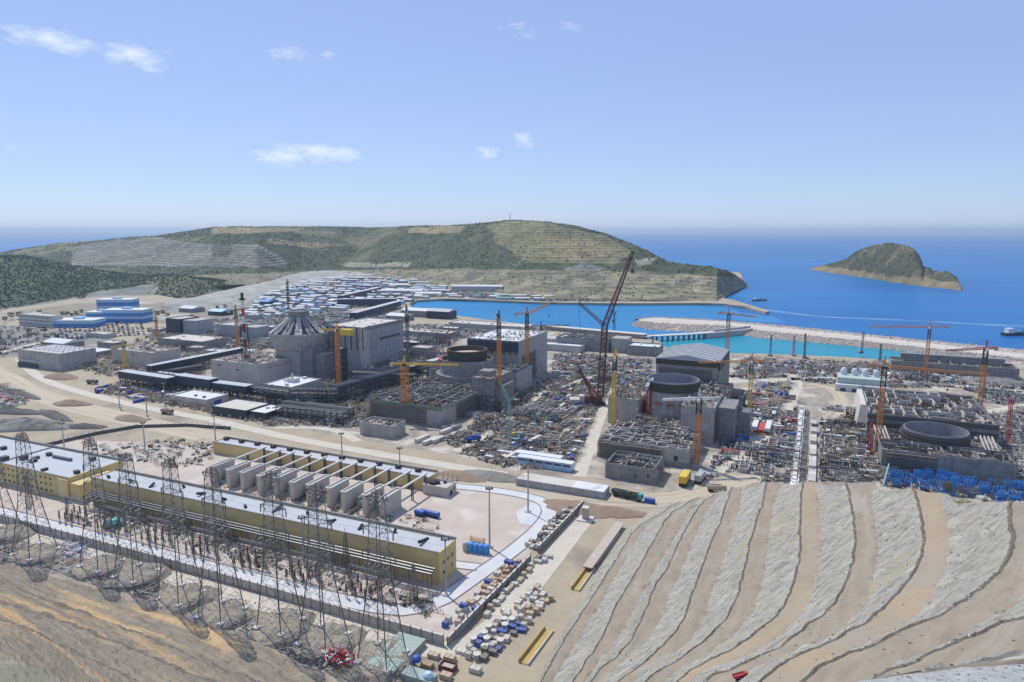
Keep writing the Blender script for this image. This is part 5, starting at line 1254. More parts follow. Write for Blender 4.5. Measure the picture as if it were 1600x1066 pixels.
# line bays in front of the yellow building
def line_bay(X,lab):
    t=thing('line_bay',lab,'switchgear',W(X,236,0),A,'line bays before the long yellow building')
    for k in range(3):
        x=-5+5*k
        prt(t,'bus_duct',MB().tube((x,17,7.5),(x,5,7.5),.62,n=9).tube((x,5,7.5),(x,5,10.4),.5,.3,n=9),'galv_steel')
        prt(t,'duct_post',MB().bar((x-.9,12,0),(x-.9,12,7.2),.3).bar((x+.9,12,0),(x+.9,12,7.2),.3).bar((x-.9,12,7),(x+.9,12,7),.3),'galv_steel')
        for y,h in ((-1,3.2),(-5.5,2.6),(-9.5,2.8)):
            m=MB().bar((x-.5,y,0),(x-.5,y,h),.22).bar((x+.5,y,0),(x+.5,y,h),.22).box(x-.8,x+.8,y-.5,y+.5,h,h+.3); prt(t,'support',m,'galv_steel')
            m=MB().tube((x,y,h+.3),(x,y,h+4.0),.3,.2,n=8)
            for q in range(5): m.tube((x,y,h+.7+.62*q),(x,y,h+.85+.62*q),.55,n=8)
            prt(t,'insulator',m,'crane_dark_red')
        prt(t,'busbar',MB().tube((x,-9.5,6.8),(x,-1,7.0),.14,n=6).tube((x,-1,7.1),(x,5,10.2),.12,n=6),'galv_steel')
    prt(t,'gantry',MB().lattice((-8,-3,0),(-8,-3,12),1.3,.8,8,.16,.1).lattice((8,-3,0),(8,-3,12),1.3,.8,8,.16,.1).lattice((-8,-3,11.6),(8,-3,11.6),.9,.9,9,.16,.1),'galv_steel')
    return t
lb=None
for k,X in enumerate((-372,-340,-306,-274,-242,-210,-176)):
    lab=f'{order[k]} bay from the left of insulators and ducts before the long yellow building'
    if lb is None: lb=line_bay(X,lab)
    else: dup(lb,W(X,236,0),A,lab)
t=thing('bus_duct_run','long blue grey gas duct run along the front of the long yellow building','gas duct',W(-265,248,0))
for k in range(3): prt(t,'duct',MB().tube((-118,-2+1.6*k,8.4+.5*k),(116,-2+1.6*k,8.4+.5*k),.55,n=8),'galv_steel')
for k in range(24): prt(t,'support',MB().bar((-116+10*k,-2,0),(-116+10*k,-2,8),.3).bar((-116+10*k,1.4,0),(-116+10*k,1.4,8),.3).bar((-116+10*k,-2.4,7.7),(-116+10*k,1.8,7.7),.35),'galv_steel')
def gantry_mast(X,Y,h,lab):
    t=thing('gantry_mast',lab,'mast',W(X,Y,0),A,'slim lattice masts of the switchyard')
    prt(t,'mast',MB().lattice((0,0,0),(0,0,h),2.6,.9,12,.22,.13),'galv_steel'); prt(t,'spike',MB().tube((0,0,h),(0,0,h+3),.1,n=5),'galv_steel'); return t
gantry_mast(-152,236,17,'lattice mast near the right end of the long yellow building'); gantry_mast(-196,246,19,'lattice mast in front of the right half of the long yellow building'); gantry_mast(-420,236,18,'lattice mast before the yellow office end block')
# perimeter wall with posts
def wall_run(label,pts,h,m='concrete_plain',th=.5,post=5.0,name='perimeter_wall'):
    t=thing(name,label,'wall',W(*pts[0],0)); ox,oy=pts[0]; m_=MB(); c_=MB(); p_=MB()
    for (x0,y0),(x1,y1) in zip(pts,pts[1:]):
        L=math.hypot(x1-x0,y1-y0); n=max(1,int(L/post)); ux,uy=(x1-x0)/L,(y1-y0)/L
        m_.bar((x0-ox,y0-oy,h/2),(x1-ox,y1-oy,h/2),th,0,h); c_.bar((x0-ox,y0-oy,h+.12),(x1-ox,y1-oy,h+.12),th+.3,0,.22)
        for k in range(n+1):
            x=x0-ox+(x1-x0)*k/n; y=y0-oy+(y1-y0)*k/n; p_.bar((x+uy*.35,y-ux*.35,0),(x+uy*.35,y-ux*.35,h+.9),.35)
    prt(t,'wall',m_,m); prt(t,'coping',c_,'concrete_pale'); prt(t,'wall_post',p_,'concrete_dark'); return t
wall_run('long pale concrete wall along the camera side of the switchyard',[(-540,211),(-400,213.5),(-260,214.5),(-124,213)],4.2)
wall_run('grey concrete wall at the right edge of the switchyard with goods piled on both sides',[(-122.5,213),(-119.5,290)],3.6,'concrete_dark')
wall_run('upper grey concrete wall running to the long cream shed',[(-119.3,300),(-117,366)],3.6,'concrete_dark')
wall_run('dark wall at the left rear of the switchyard',[(-524,300),(-517,345),(-505,372),(-470,392),(-430,400)],2.6,'rock_dark')
t=wall_run('thin fence of many posts behind the low yellow building',[(-405,368),(-205,372)],.5,'concrete_pale',post=3.4,name='post_fence')
m=MB()
for k in range(60): m.bar((k*3.4,k*.068,0),(k*3.4,k*.068,5),.22)
prt(t,'fence_post',m,'galv_steel')
# lamp masts
def lamp(px,py,h,lab):
    X,Y=S(px,py); t=thing('lamp_mast',lab,'lamp mast',W(X,Y,0),A,'tall lamp masts')
    prt(t,'pole',MB().tube((0,0,0),(0,0,h),.55,.28,n=9),'drum_grey'); prt(t,'base',MB().box(-1.4,1.4,-1.4,1.4,0,.8),'concrete_pale')
    prt(t,'head_ring',MB().lathe([(.4,h-.6),(1.4,h-.6),(1.4,h-.2),(.4,h-.2)],12,closed=True),'galv_steel')
    for k in range(6):
        a=k*math.pi/3; prt(t,'floodlight',MB().obox((1.7*math.cos(a),1.7*math.sin(a),h-.7),(.5,.9,.7),a),'dark_steel')
lamp(765,855,32,'tall lamp mast beside the row of blue barrels'); lamp(825,800,32,'tall lamp mast on the paved circle by the long cream shed'); lamp(697,930,27,'lamp mast at the right end wall of the long yellow building')
lamp(337,692,22,'lamp mast near the navy sheds'); lamp(535,722,21,'lamp mast behind the middle of the transformer bays'); lamp(101,706,22,'lamp mast behind the yellow office end block'); lamp(227,705,22,'lamp mast left of the transformer bays on the bare ground'); lamp(475,880,24,'lamp mast before the middle of the long yellow building')
lamp(187,637,20,'thin lamp mast on the haul road bend'); lamp(230,650,24,'thin lamp mast left of the beige utility block'); lamp(258,635,22,'thin lamp mast close to the beige utility block'); lamp(625,735,16,'short lamp mast by the post fence')
# ------------------------------------------------------------------ transmission towers
def tower(px,py,z,h,half,lab,top):
    p=P(px,py,z); t=thing('transmission_tower',lab,'pylon',p,A,'lattice transmission towers')
    wz=h*.44; wh=3.3
    for sx in (-1,1):
        for sy in (-1,1):
            m=MB(); a=Vector((sx*half,sy*half,0)); b=Vector((sx*wh,sy*wh,wz)); m.bar(a,b,.32); prt(t,'leg',m,'tower_steel')
            prt(t,'footing',MB().box(sx*half-1.1,sx*half+1.1,sy*half-1.1,sy*half+1.1,-1.2,.5),'concrete_pale')
    m=MB(); n=6
    def cr(k,i):
        u=k/n; r=half+(wh-half)*u; sx,sy=((-1,-1),(1,-1),(1,1),(-1,1))[i%4]; return Vector((sx*r,sy*r,wz*u))
    for k in range(n):
        for i in range(4):
            mid=(cr(k+1,i)+cr(k+1,i+1))/2; m.bar(cr(k,i),mid,.1); m.bar(cr(k,i+1),mid,.1); m.bar(cr(k+1,i),cr(k+1,i+1),.1)
            q1=cr(k,i).lerp(mid,.5); m.bar(q1,cr(k,i).lerp(cr(k+1,i),.5),.09); q2=cr(k,i+1).lerp(mid,.5); m.bar(q2,cr(k,i+1).lerp(cr(k+1,i+1),.5),.09)
    prt(t,'leg_bracing',m,'tower_steel')
    prt(t,'body',MB().lattice((0,0,wz),(0,0,h*.93),2*wh,3.9,9,.22,.09,cross=True),'tower_steel')
    prt(t,'top_body',MB().lattice((0,0,h*.93),(0,0,h),3.9,2.4,3,.26,.14,cross=True),'galv_steel')
    for zz,L in ((h*.50,6.5),(h*.63,7.5),(h*.77,6.8),(h*.95,5.2)):
        for s in (-1,1):
            m=MB(); tip=Vector((s*L,0,zz+.4))
            for y in (-1.9,1.9):
                m.bar((s*2,y,zz),tip,.18); m.bar((s*2,y,zz+2.2),tip,.15)
                for q in range(1,4): u=q/4; m.bar(Vector((s*2,y,zz)).lerp(tip,u),Vector((s*2,y,zz+2.2)).lerp(tip,u-.12),.13)
            prt(t,'crossarm',m,'crane_dark_red' if top and zz>h*.9 else 'tower_steel')
            if zz<h*.9:
                m=MB(); m.tube((s*(L-.3),0,zz+.3),(s*(L-.3),0,zz-2.8),.16,n=6)
                for q in range(4): m.tube((s*(L-.3),0,zz-.4-.6*q),(s*(L-.3),0,zz-.55-.6*q),.36,n=7)
                prt(t,'insulator_string',m,'galv_steel')
    return t
tws=[(2,838,1,60,7.2,'cut off lattice tower at the left picture edge',0),(55,862,3,61,6.8,'lattice tower with a reddish top arm before the yellow office end block',1),(159,880,3,62,6.4,'lattice tower with a reddish top arm left of the teal tank',1),(213,896,3,58,6.4,'plain topped lattice tower beside the teal tank',0),(282,930,3,62,6.4,'reddish armed lattice tower left of the first line bay pair',1),(346,957,3,63,6.4,'plain topped lattice tower beside the dark heap of stone',0),(437,974,3,64,6.2,'plain topped lattice tower standing above the yellow grass strip',0),(505,998,3,63,6.6,'reddish armed lattice tower above the pile of red parts',1),(597,1026,3,65,6.4,'nearest lattice tower beside the green container stack',0)]
for a in tws: tower(*a)
# conductors sagging from the towers to the line bays
bays=(-372,-340,-306,-274,-242,-210,-176)
for k,a in enumerate(tws[1:]):
    p=P(a[0],a[1],a[2]); bx=bays[min(k,6)]; ww=thing('conductor_wires',['','wires of the tower before the office end block','wires of the tower left of the teal tank','wires of the tower beside the teal tank','wires of the fifth tower from the left','wires of the sixth tower from the left','wires of the tower above the weeds','wires of the tower above the red heap','wires of the nearest tower'][k+1],'wires',(p.x,p.y,p.z),A,'overhead wires'); lx,ly=loc(p)
    for s_ in (-1,0,1):
        p0=Vector((s_*6.4,0,a[3]*.63-2.6)); p1=Vector((bx-lx+5*s_,233-ly,11.6-p.z)); m=MB(); prev=p0
        for q in range(1,15):
            u=q/14; c=p0.lerp(p1,u); c.z-=4*4*u*(1-u)*.5; m.bar(prev,c,.07); prev=c
        prt(ww,'wire',m,'dark_steel')
# mounds under the towers, front slopes coloured dark for stone and their shade
mr_=random.Random(17)
names=['at the left picture edge','under the reddish armed tower by the office end block','under the tower left of the teal tank','under the tower beside the teal tank','under the fifth tower from the left','under the sixth tower from the left','above the yellow grass strip','above the red parts','beside the green containers']
for k,a in enumerate(tws):
    p=P(a[0],a[1],a[2]); t=thing('tower_mound','stony earth mound '+names[k],'mound',(p.x,p.y,0),A,'earth mounds of the towers')
    mb=MB(); n=26; prof=[(15,-.5),(13.2,1.0),(11.6,2.3),(10.2,2.75),(.01,2.8)]; vs=[]
    for (r,z) in prof:
        for i in range(n):
            q=2*math.pi*i/n; rr_=r*(1+.34*mnoise.noise(Vector((math.cos(q)*1.7,math.sin(q)*1.7,k*3.1+r*.05)))); vs.append((rr_*math.cos(q),rr_*math.sin(q),z+mr_.uniform(-.5,.5)*(r>2 and z>0)))
    mb.v=vs
    for j in range(4):
        for i in range(n):
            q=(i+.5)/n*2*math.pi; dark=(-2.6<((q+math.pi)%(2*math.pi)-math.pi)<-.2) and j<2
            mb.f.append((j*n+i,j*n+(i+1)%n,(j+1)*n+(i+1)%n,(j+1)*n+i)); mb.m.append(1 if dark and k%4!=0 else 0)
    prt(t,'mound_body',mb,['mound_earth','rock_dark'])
    mb=MB()
    for _ in range(300):
        q=mr_.uniform(0,6.28); r=mr_.uniform(5,16); mb.blob((r*math.cos(q),r*math.sin(q),2.6 if r<11 else max(0,2.6-(r-11)*.55)),mr_.uniform(.15,.6),mr_.randrange(4),.8,mr_)
    prt(t,'loose_stones',mb,['rock_pale','mound_earth','rock_pink','rock_dark'],kind='stuff')
# ------------------------------------------------------------------ cranes
def tower_crane(px,py,h,jl,ja,lab,mc='crane_orange',jc=None,luff=0,cj=14,mw=2.6,cw='concrete_plain',dark_top=True,pos=None,cab=True):
    jc=jc or mc; X,Y=pos or S(px,py); t=thing('tower_crane',lab,'crane',W(X,Y,0),A,'tower cranes')
    n=int(h/3.4); hm=h*(.8 if dark_top else 1)
    prt(t,'base',MB().box(-3,3,-3,3,-.2,1.4),'concrete_plain')
    prt(t,'mast',MB().lattice((0,0,1),(0,0,hm),mw,mw,int(n*hm/h),.5,.28),mc)
    if dark_top: prt(t,'upper_mast',MB().lattice((0,0,hm),(0,0,h),mw,mw,max(3,n-int(n*hm/h)),.5,.3),'dark_steel')
    prt(t,'slewing_ring',MB().tube((0,0,h),(0,0,h+1.6),1.9,n=12),'dark_steel')
    d=Vector((math.cos(ja),math.sin(ja),0)); sd_=Vector((-d.y,d.x,0)); base=Vector((0,0,h+1.8))
    jv=Vector((d.x*math.cos(luff),d.y*math.cos(luff),math.sin(luff)))
    prt(t,'jib',MB().lattice(base+d*1.5,base+d*1.5+jv*jl,1.7,1.0,int(jl/2.6),.32,.2),jc)
    prt(t,'counter_jib',MB().lattice(base-d*1.2,base-d*cj,1.5,1.3,5,.3,.2),jc)
    c=base-d*(cj-1); m=MB(); m.obox((c.x,c.y,c.z-2.4),(2.6,2.2,3.0),ja); prt(t,'counterweight',m,cw)
    ap=base+Vector((0,0,7)); prt(t,'apex',MB().lattice(base,ap,1.8,.5,4,.28,.18),jc)
    prt(t,'tie_bars',MB().bar(ap,base+d*1.5+jv*jl*.68,.16).bar(ap,base-d*(cj-1),.16),'dark_steel')
    if cab:
        c=base+d*1.2+sd_*1.9; m=MB(); m.obox((c.x,c.y,c.z-2),(1.9,1.5,2.2),ja); prt(t,'cab',m,'white_paint')
    tip=base+d*1.5+jv*jl*(.62 if not luff else .98); prt(t,'hook',MB().bar(tip,tip-Vector((0,0,12)),.12).box(tip.x-.5,tip.x+.5,tip.y-.5,tip.y+.5,tip.z-13.4,tip.z-12,bottom=True),'dark_steel')
    return t
wA=lambda deg: math.radians(deg)-A   # world heading -> local
t=tower_crane(530,608,60,16,wA(180),'orange tower crane with a yellow machine box at the stair shaft','crane_orange','crane_yellow',cj=18,mw=3.6,dark_top=False)
prt(t,'machine_box',MB().box(6,19,-3,3,57,63),'crane_yellow')
tower_crane(634,658,48,45,wA(-6),'stout orange tower crane before the second cell building with a yellow jib','crane_orange','crane_yellow',cj=12,mw=4.6,dark_top=False)
tower_crane(638,598,76,30,wA(100),'grey topped tower crane rising behind the stout orange one','galv_steel','dark_steel')
tower_crane(780,640,82,26,wA(95),'dark topped tower crane at the right flank of the second cell building','crane_orange','dark_steel')
tower_crane(823,606,76,26,wA(25),'orange tower crane with a raised jib beside the second turbine hall','crane_orange','crane_orange',luff=.35)
tower_crane(1088,728,46,24,wA(186),'orange tower crane at the right corner of the third cell building','crane_orange','white_paint',mw=3.2)
tower_crane(1134,586,68,34,wA(-55),'orange tower crane at the corner of the striped roof hall','crane_orange','crane_orange',mw=3.2)
tower_crane(1170,652,48,46,wA(187),'yellow tower crane with a long jib reaching over the third reactor','crane_yellow','crane_orange')
tower_crane(1370,712,64,60,wA(-28),'rusty tower crane left of the fourth turbine hall with a long orange jib','crane_orange','crane_orange',mw=3)
tower_crane(1528,660,62,40,wA(195),'rusty tower crane right of the fourth turbine hall with a red jib','crane_orange','crane_red',mw=3,cj=12)
tower_crane(1445,592,56,64,wA(178),'tower crane on the lagoon shore with a long flat jib over the breakwater','crane_orange','crane_orange',cj=20)
tower_crane(958,668,58,22,wA(80),'thin yellow tower crane left of the third reactor','crane_yellow','crane_yellow')
tower_crane(196,578,27,14,wA(60),'small yellow crane before the beige fronted building','crane_yellow','crane_yellow',dark_top=False)
tower_crane(372,545,52,24,wA(70),'orange tower crane behind the navy sloping gallery','crane_orange','dark_steel')
tower_crane(246,530,32,16,wA(120),'short orange tower crane by the cream roofed hall','crane_orange','crane_orange')
tower_crane(845,545,30,40,wA(12),'pale crane on the quay with a long flat jib','crane_yellow','galv_steel',cj=10)
tower_crane(452,505,70,20,wA(100),'dark tower crane behind the crown of the domed reactor','dark_steel','dark_steel')
tower_crane(1012,665,34,20,wA(70),'short red and white crane in front of the third reactor drum','crane_red','white_paint',dark_top=False)
def crawler(px,py,H1,J,lean,lab,col,scale=1.0,head=40):
    X,Y=S(px,py); t=thing('crawler_crane',lab,'crane',W(X,Y,0),math.radians(head),'crawler cranes')
    for s in (-1,1):
        prt(t,'track',MB().box(-6*scale,6*scale,s*3.4*scale-1*scale,s*3.4*scale+1*scale,0,2*scale),'dark_steel')
    prt(t,'house',MB().box(-7*scale,4*scale,-2.6*scale,2.6*scale,2.2*scale,5.6*scale),col); prt(t,'counterweight',MB().box(-10*scale,-7.05*scale,-3*scale,3*scale,2.2*scale,6*scale),'concrete_plain')
    prt(t,'cab',MB().box(4.05*scale,6.2*scale,-2.4*scale,-.6*scale,2.4*scale,4.8*scale),'white_paint')
    base=Vector((3*scale,0,3*scale)); top=base+Vector((math.sin(.04)*H1,0,H1)); prt(t,'boom',MB().lattice(base,top,3.6*scale,3.2*scale,max(6,int(H1/4)),.55*scale,.3*scale),col)
    if J:
        tip=top+Vector((math.sin(lean)*J,0,math.cos(lean)*J)); prt(t,'jib',MB().lattice(top,tip,3*scale,1.4*scale,int(J/3.5),.5*scale,.28*scale),col)
        bk=top+Vector((-16*scale,0,14*scale)); prt(t,'back_mast',MB().lattice(top,bk,1.8*scale,1.2*scale,6,.4*scale,.22*scale),col)
        prt(t,'tie_ropes',MB().bar(bk,tip,.18).bar(bk,(-8*scale,0,6*scale),.25),'dark_steel'); prt(t,'hook_rope',MB().bar(tip,tip-Vector((0,0,16)),.15).box(tip.x-1,tip.x+1,-1,1,tip.z-20,tip.z-16,bottom=True),'dark_steel')
    else: prt(t,'hook_rope',MB().bar(top,top-Vector((0,0,H1*.5)),.15).box(top.x-.4,top.x+.4,-.4,.4,top.z-H1*.5-1,top.z-H1*.5),'dark_steel').parent=t
    return t
t=crawler(930,632,70,72,.34,'giant dark red crawler crane with a leaning jib between second and third reactors','crane_dark_red',1.5,0)
for (dx,dy) in ((-16,-3),(-16,3)): prt(t,'rear_strut',MB().lattice((-2,dy,6),(dx,dy*1.6,36),2.2,1.4,9,.5,.3),'crane_dark_red')
prt(t,'derrick_frame',MB().lattice((3,-3,7),(-16,0,33),2,1.4,8,.5,.3),'crane_red')
prt(t,'ballast_deck',MB().box(-24,-15,-6,6,0,6),'concrete_plain')
for (px,py,H,J,col,lab,hd) in ((1258,560,30,0,'dark_steel','dark crawler crane leaning over the lagoon edge',100),(1240,556,24,0,'crane_red','red crawler crane at the lagoon edge',80),(1203,556,26,0,'dark_steel','slim dark crawler crane left of the red one at the lagoon',60),(1376,565,20,0,'navy_steel','dark crane stub on the lagoon quay',90),(1345,552,26,0,'galv_steel','pale grey crane behind the lagoon',30),(1362,712,22,0,'crane_red','red crane on the ground left of the fourth reactor',110),(1577,698,34,0,'crane_red','red lattice crane at the right edge of the fourth reactor',100),(800,690,30,18,'crane_green','pale green lattice crane before the second reactor shafts',140),(1020,545,16,0,'dark_steel','small dark crane on the pump house quay',90),(960,520,26,10,'dark_steel','slim crane on the quay near the giant crane',100),(690,560,24,14,'crane_red','red crane behind the second reactor drum',0),(805,598,24,8,'crane_red','red and white crane beside the second turbine hall',60)):
    crawler(px,py,H,J,.6,lab,col,.55,hd)
# ------------------------------------------------------------------ movable goods
def container(col,L=12.2,Wd=2.5,H=2.7,name='shipping_container'):
    t=thing(name,'','container'); mm=MB().box(-L/2,L/2,-Wd/2,Wd/2,.1,H); n=int(L/.8)
    for k in range(n): 
        x=-L/2+.4+k*(L-.8)/max(1,n-1); mm.box(x-.12,x+.12,-Wd/2-.08,-Wd/2-.001,.25,H-.15,bottom=True).box(x-.12,x+.12,Wd/2+.001,Wd/2+.08,.25,H-.15,bottom=True)
    prt(t,'body',mm,col); prt(t,'roof',MB().box(-L/2-.05,L/2+.05,-Wd/2-.12,Wd/2+.12,H+.004,H+.1),'roof_white' if col in('white_paint','galv_steel') else col)
    prt(t,'door',MB().box(L/2+.001,L/2+.09,-Wd/2+.1,-.05,.25,H-.15,bottom=True).box(L/2+.001,L/2+.09,.05,Wd/2-.1,.25,H-.15,bottom=True),col)
    return t
def truck(col,cabc='white_paint',dump=True):
    t=thing('truck','','truck'); prt(t,'chassis',MB().box(-4.4,4.2,-.9,.9,.8,1.25,bottom=True),'dark_steel')
    c=MB().add([(2.3,-1.25,1.1),(4.5,-1.25,1.1),(4.5,1.25,1.1),(2.3,1.25,1.1),(2.3,-1.25,3.4),(4.2,-1.25,3.4),(4.2,1.25,3.4),(2.3,1.25,3.4)],[(0,1,5,4),(1,2,6,5),(2,3,7,6),(3,0,4,7),(4,5,6,7)]); prt(t,'cab',c,cabc)
    prt(t,'windscreen',MB().add([(4.52,-1.05,2.2),(4.52,1.05,2.2),(4.27,1.05,3.2),(4.27,-1.05,3.2)],[(0,1,2,3)]),'glass_dark')
    b=MB()
    if dump: b.add([(-4.6,-1.3,1.3),(2.1,-1.3,1.3),(2.1,1.3,1.3),(-4.6,1.3,1.3),(-5.2,-1.5,3.0),(2.2,-1.5,3.2),(2.2,1.5,3.2),(-5.2,1.5,3.0),(-4.6,-1.1,2.4),(1.8,-1.1,2.4),(1.8,1.1,2.4),(-4.6,1.1,2.4)],[(0,1,5,4),(1,2,6,5),(2,3,7,6),(3,0,4,7),(8,9,10,11),(4,5,9,8),(5,6,10,9),(6,7,11,10),(7,4,8,11)])
    else: b.box(-4.6,2.1,-1.25,1.25,1.3,3.7)
    prt(t,'load_bed',b,col)
    for x in (-3.6,-2.4,3.2):
        for s in (-1,1): prt(t,'wheel',MB().tube((x,s*.85,.55),(x,s*1.25,.55),.55,n=10),'tyre')
    return t
def car(col):
    t=thing('parked_car','','car'); prt(t,'body',MB().add([(-2.2,-.9,.3),(2.2,-.9,.3),(2.2,.9,.3),(-2.2,.9,.3),(-2.2,-.9,.95),(2.2,-.9,.85),(2.2,.9,.85),(-2.2,.9,.95)],[(0,1,5,4),(1,2,6,5),(2,3,7,6),(3,0,4,7),(4,5,6,7)]),col)
    prt(t,'cabin',MB().add([(-2.0,-.8,.95),(1.1,-.8,.9),(1.1,.8,.9),(-2.0,.8,.95),(-1.6,-.7,1.5),(.4,-.7,1.5),(.4,.7,1.5),(-1.6,.7,1.5)],[(0,1,5,4),(1,2,6,5),(2,3,7,6),(3,0,4,7),(4,5,6,7)]),'glass_dark')
    prt(t,'roof',MB().box(-1.5,.35,-.68,.68,1.502,1.56),col)
    for x in (-1.4,1.4):
        for s in (-1,1): prt(t,'wheel',MB().tube((x,s*.7,.32),(x,s*.95,.32),.32,n=8),'tyre')
    return t
PROTO={}
def use(key,make,pos,rz,label,cat,group=None,scale=None):
    if key in PROTO: t=dup(PROTO[key],pos,rz,label)
    else: t=make(); PROTO[key]=t; place(t,pos,rz); t['label']=label
    t['category']=cat
    if group: t['group']=group
    if scale: t.scale=scale
    return t
CN={'white_paint':'white','blue_paint':'blue','galv_steel':'grey','green_box':'grey green','rust':'rusty','crane_red':'red','teal_paint':'teal','timber':'brown','light_blue':'pale blue','crate_wood':'tan'}
def put_container(X,Y,rz,col,label,z=0,L=12.2,group=None): return use(('c',col,L),lambda:container(col,L),W(X,Y,z),A+rz,label,'container',group)
cz=random.Random(77); occ=[]
def free(X,Y,r):
    if on_track(*W(X,Y)[:2],2.5): return False
    if any((X-a)**2+(Y-b)**2<(r+c)**2 for a,b,c in occ): return False
    occ.append((X,Y,r)); return True
ZN=[('in the yard between second and third reactors',[(700,690),(790,640),(860,600),(900,600),(925,640),(905,700),(890,722),(800,735)],46,['white_paint','white_paint','galv_steel','green_box','rust','timber','blue_paint']),
 ('in the yard right of the third reactor',[(1110,740),(1160,650),(1190,600),(1235,600),(1240,690),(1230,745)],34,['white_paint','blue_paint','galv_steel','rust','green_box','crane_red']),
 ('between the white precast row and the fourth reactor',[(1290,660),(1370,650),(1365,745),(1285,748)],20,['white_paint','galv_steel','rust','green_box']),
 ('on the dusty ground along the lagoon',[(1150,592),(1180,566),(1400,572),(1560,592),(1590,640),(1500,606),(1390,604),(1260,596)],52,['white_paint','blue_paint','galv_steel','crane_red','white_paint','rust']),
 ('on the ground behind the giant crane',[(870,590),(880,556),(1000,566),(1015,600),(960,620),(905,606)],44,['white_paint','galv_steel','rust','crane_red','white_paint','blue_paint']),
 ('on the ground behind the second reactor',[(640,520),(800,508),(860,520),(745,524),(700,540)],26,['white_paint','galv_steel','blue_paint','rust']),
 ('along the bare ground before the navy galleries',[(110,618),(190,600),(280,622),(270,632),(150,628)],14,['galv_steel','white_paint','blue_paint']),
 ('on the terminal ground left of the domed reactor',[(255,530),(400,510),(410,540),(330,548)],26,['white_paint','galv_steel','blue_paint','rust']),
 ('around the site town sheds',[(380,500),(520,490),(620,490),(630,500),(540,512),(400,506)],34,['white_paint','light_blue','blue_paint','galv_steel'])]
for zname,poly,n,cols in ZN:
    for _ in range(n):
        for _try in range(20):
            px,py=rnd_in(poly,cz); X,Y=S(px,py)
            if free(X,Y,5.5): break
        col=cz.choice(cols); k=cz.random(); rz=cz.choice((0,math.pi/2,0,.1)); z=0
        if k<.72: put_container(X,Y,rz,col,f'{CN[col]} container {zname}',L=cz.choice((6.1,12.2,12.2)),group=f'containers {zname}')
        else: use(('t',col),lambda:truck(col,cz.choice(['white_paint','blue_paint','crane_yellow']),cz.random()<.6),W(X,Y,0),A+cz.uniform(-3,3),f'{CN[col]} truck {zname}','truck',f'trucks {zname}')
# parked cars at the blue offices
for i in range(13):
    for j in range(18):
        px=92+7.4*j+3.0*i*.2+cz.uniform(-1,1); py=503+i*2.35-.45*j+cz.uniform(-.3,.3)
        if py<496 or px>240 or cz.random()<.1 or (px<140 and py<512): continue
        X,Y=S(px,py); col=cz.choice(['white_paint','white_paint','galv_steel','dark_steel','blue_paint','light_blue'])
        use(('car',col),lambda:car(col),W(X,Y,0),A+math.pi/2,f"{ {'dark_steel':'black'}.get(col,CN.get(col))} car in the car park below the blue offices",'car','cars in the office car park',(1.25,1.25,1.25))
# haul road traffic and other single vehicles
def one_truck(px,py,head,col,label,cabc='white_paint',dump=True,s=1.3,cat='truck'):
    t=truck(col,cabc,dump); X,Y=S(px,py); place(t,W(X,Y,.14),math.radians(head)); t['label']=label; t['category']=cat; t.scale=(s,s,s); return t
one_truck(972,777,-35,'dark_truck','dark green dump truck, left of two on the haul road','dark_truck'); one_truck(990,781,-35,'dark_truck','dark green dump truck, right of two on the haul road','teal_paint')
one_truck(1070,755,65,'crane_yellow','yellow backed truck parked below the third cell building','crate_wood',False,1.9); one_truck(1094,752,60,'drum_grey','grey tanker truck parked right of the yellow backed truck','white_paint',False,1.6)
one_truck(262,647,-20,'timber','brown truck on the haul road before the beige utility block','timber'); one_truck(145,600,-10,'galv_steel','lone truck at the haul road bend','galv_steel'); one_truck(1120,768,-10,'crate_wood','tan truck at the edge of the terraced hill','crate_wood',True,1.3)
one_truck(520,662,-20,'white_paint','white truck with blue cab by the dark pipe racks','blue_paint',False,1.3); one_truck(740,690,30,'blue_paint','blue truck among the goods right of the valve block','blue_paint')
t=truck('crane_red','crane_red',True); t.scale=(.36,.36,.36); place(t,on_terrace(1157,1060),math.radians(20)); t['label']='small red orange truck on the terrace in the foreground'; t['category']='truck'
for (px,py,col,lab,L,rz) in ((672,807,'blue_paint','long blue tank trailer on the switchyard paving',12.2,-.1),(656,806,'blue_paint','short blue tank beside the long blue trailer',6.1,-.1)):
    X,Y=S(px,py); t=thing('tank_trailer',lab,'trailer',W(X,Y,0),A+rz); prt(t,'tank',MB().tube((-L/2,0,2.2),(L/2,0,2.2),1.5,n=14),'blue_paint'); prt(t,'chassis',MB().box(-L/2,L/2,-1,1,.5,.9),'dark_steel')
    for x in (-L/3,L/3):
        for s in (-1,1): prt(t,'wheel',MB().tube((x,s*.9,.5),(x,s*1.25,.5),.5,n=9),'tyre')
for k,(px,py,col,lab) in enumerate(((828,754,'blue_form','teal blue container before the long cream shed'),(838,757,'white_paint','white container before the long cream shed'),(850,760,'blue_paint','deep blue container before the long cream shed'),(1015,786,'blue_paint','blue cabin at the haul road edge below the dump trucks'))):
    X,Y=S(px,py); put_container(X,Y,math.pi/2 if k<2 else 0,col,lab,L=6.1)
for k in range(5):
    px=728+8*k; X,Y=S(px,861+1.2*k); t=thing('storage_tank',f"{['first','second','third','fourth','fifth'][k]} blue grey upright tank from the left by the tall lamp mast",'tank',W(X,Y,0),A,'row of upright tanks'); prt(t,'shell',MB().lathe([(1.7,0),(1.7,4.2),(1.3,4.8),(.01,5)],16),'drum_grey' if k==0 else 'blue_form'); prt(t,'base_ring',MB().lathe([(1.9,0),(1.9,.3),(1.7,.3)],16),'concrete_pale')
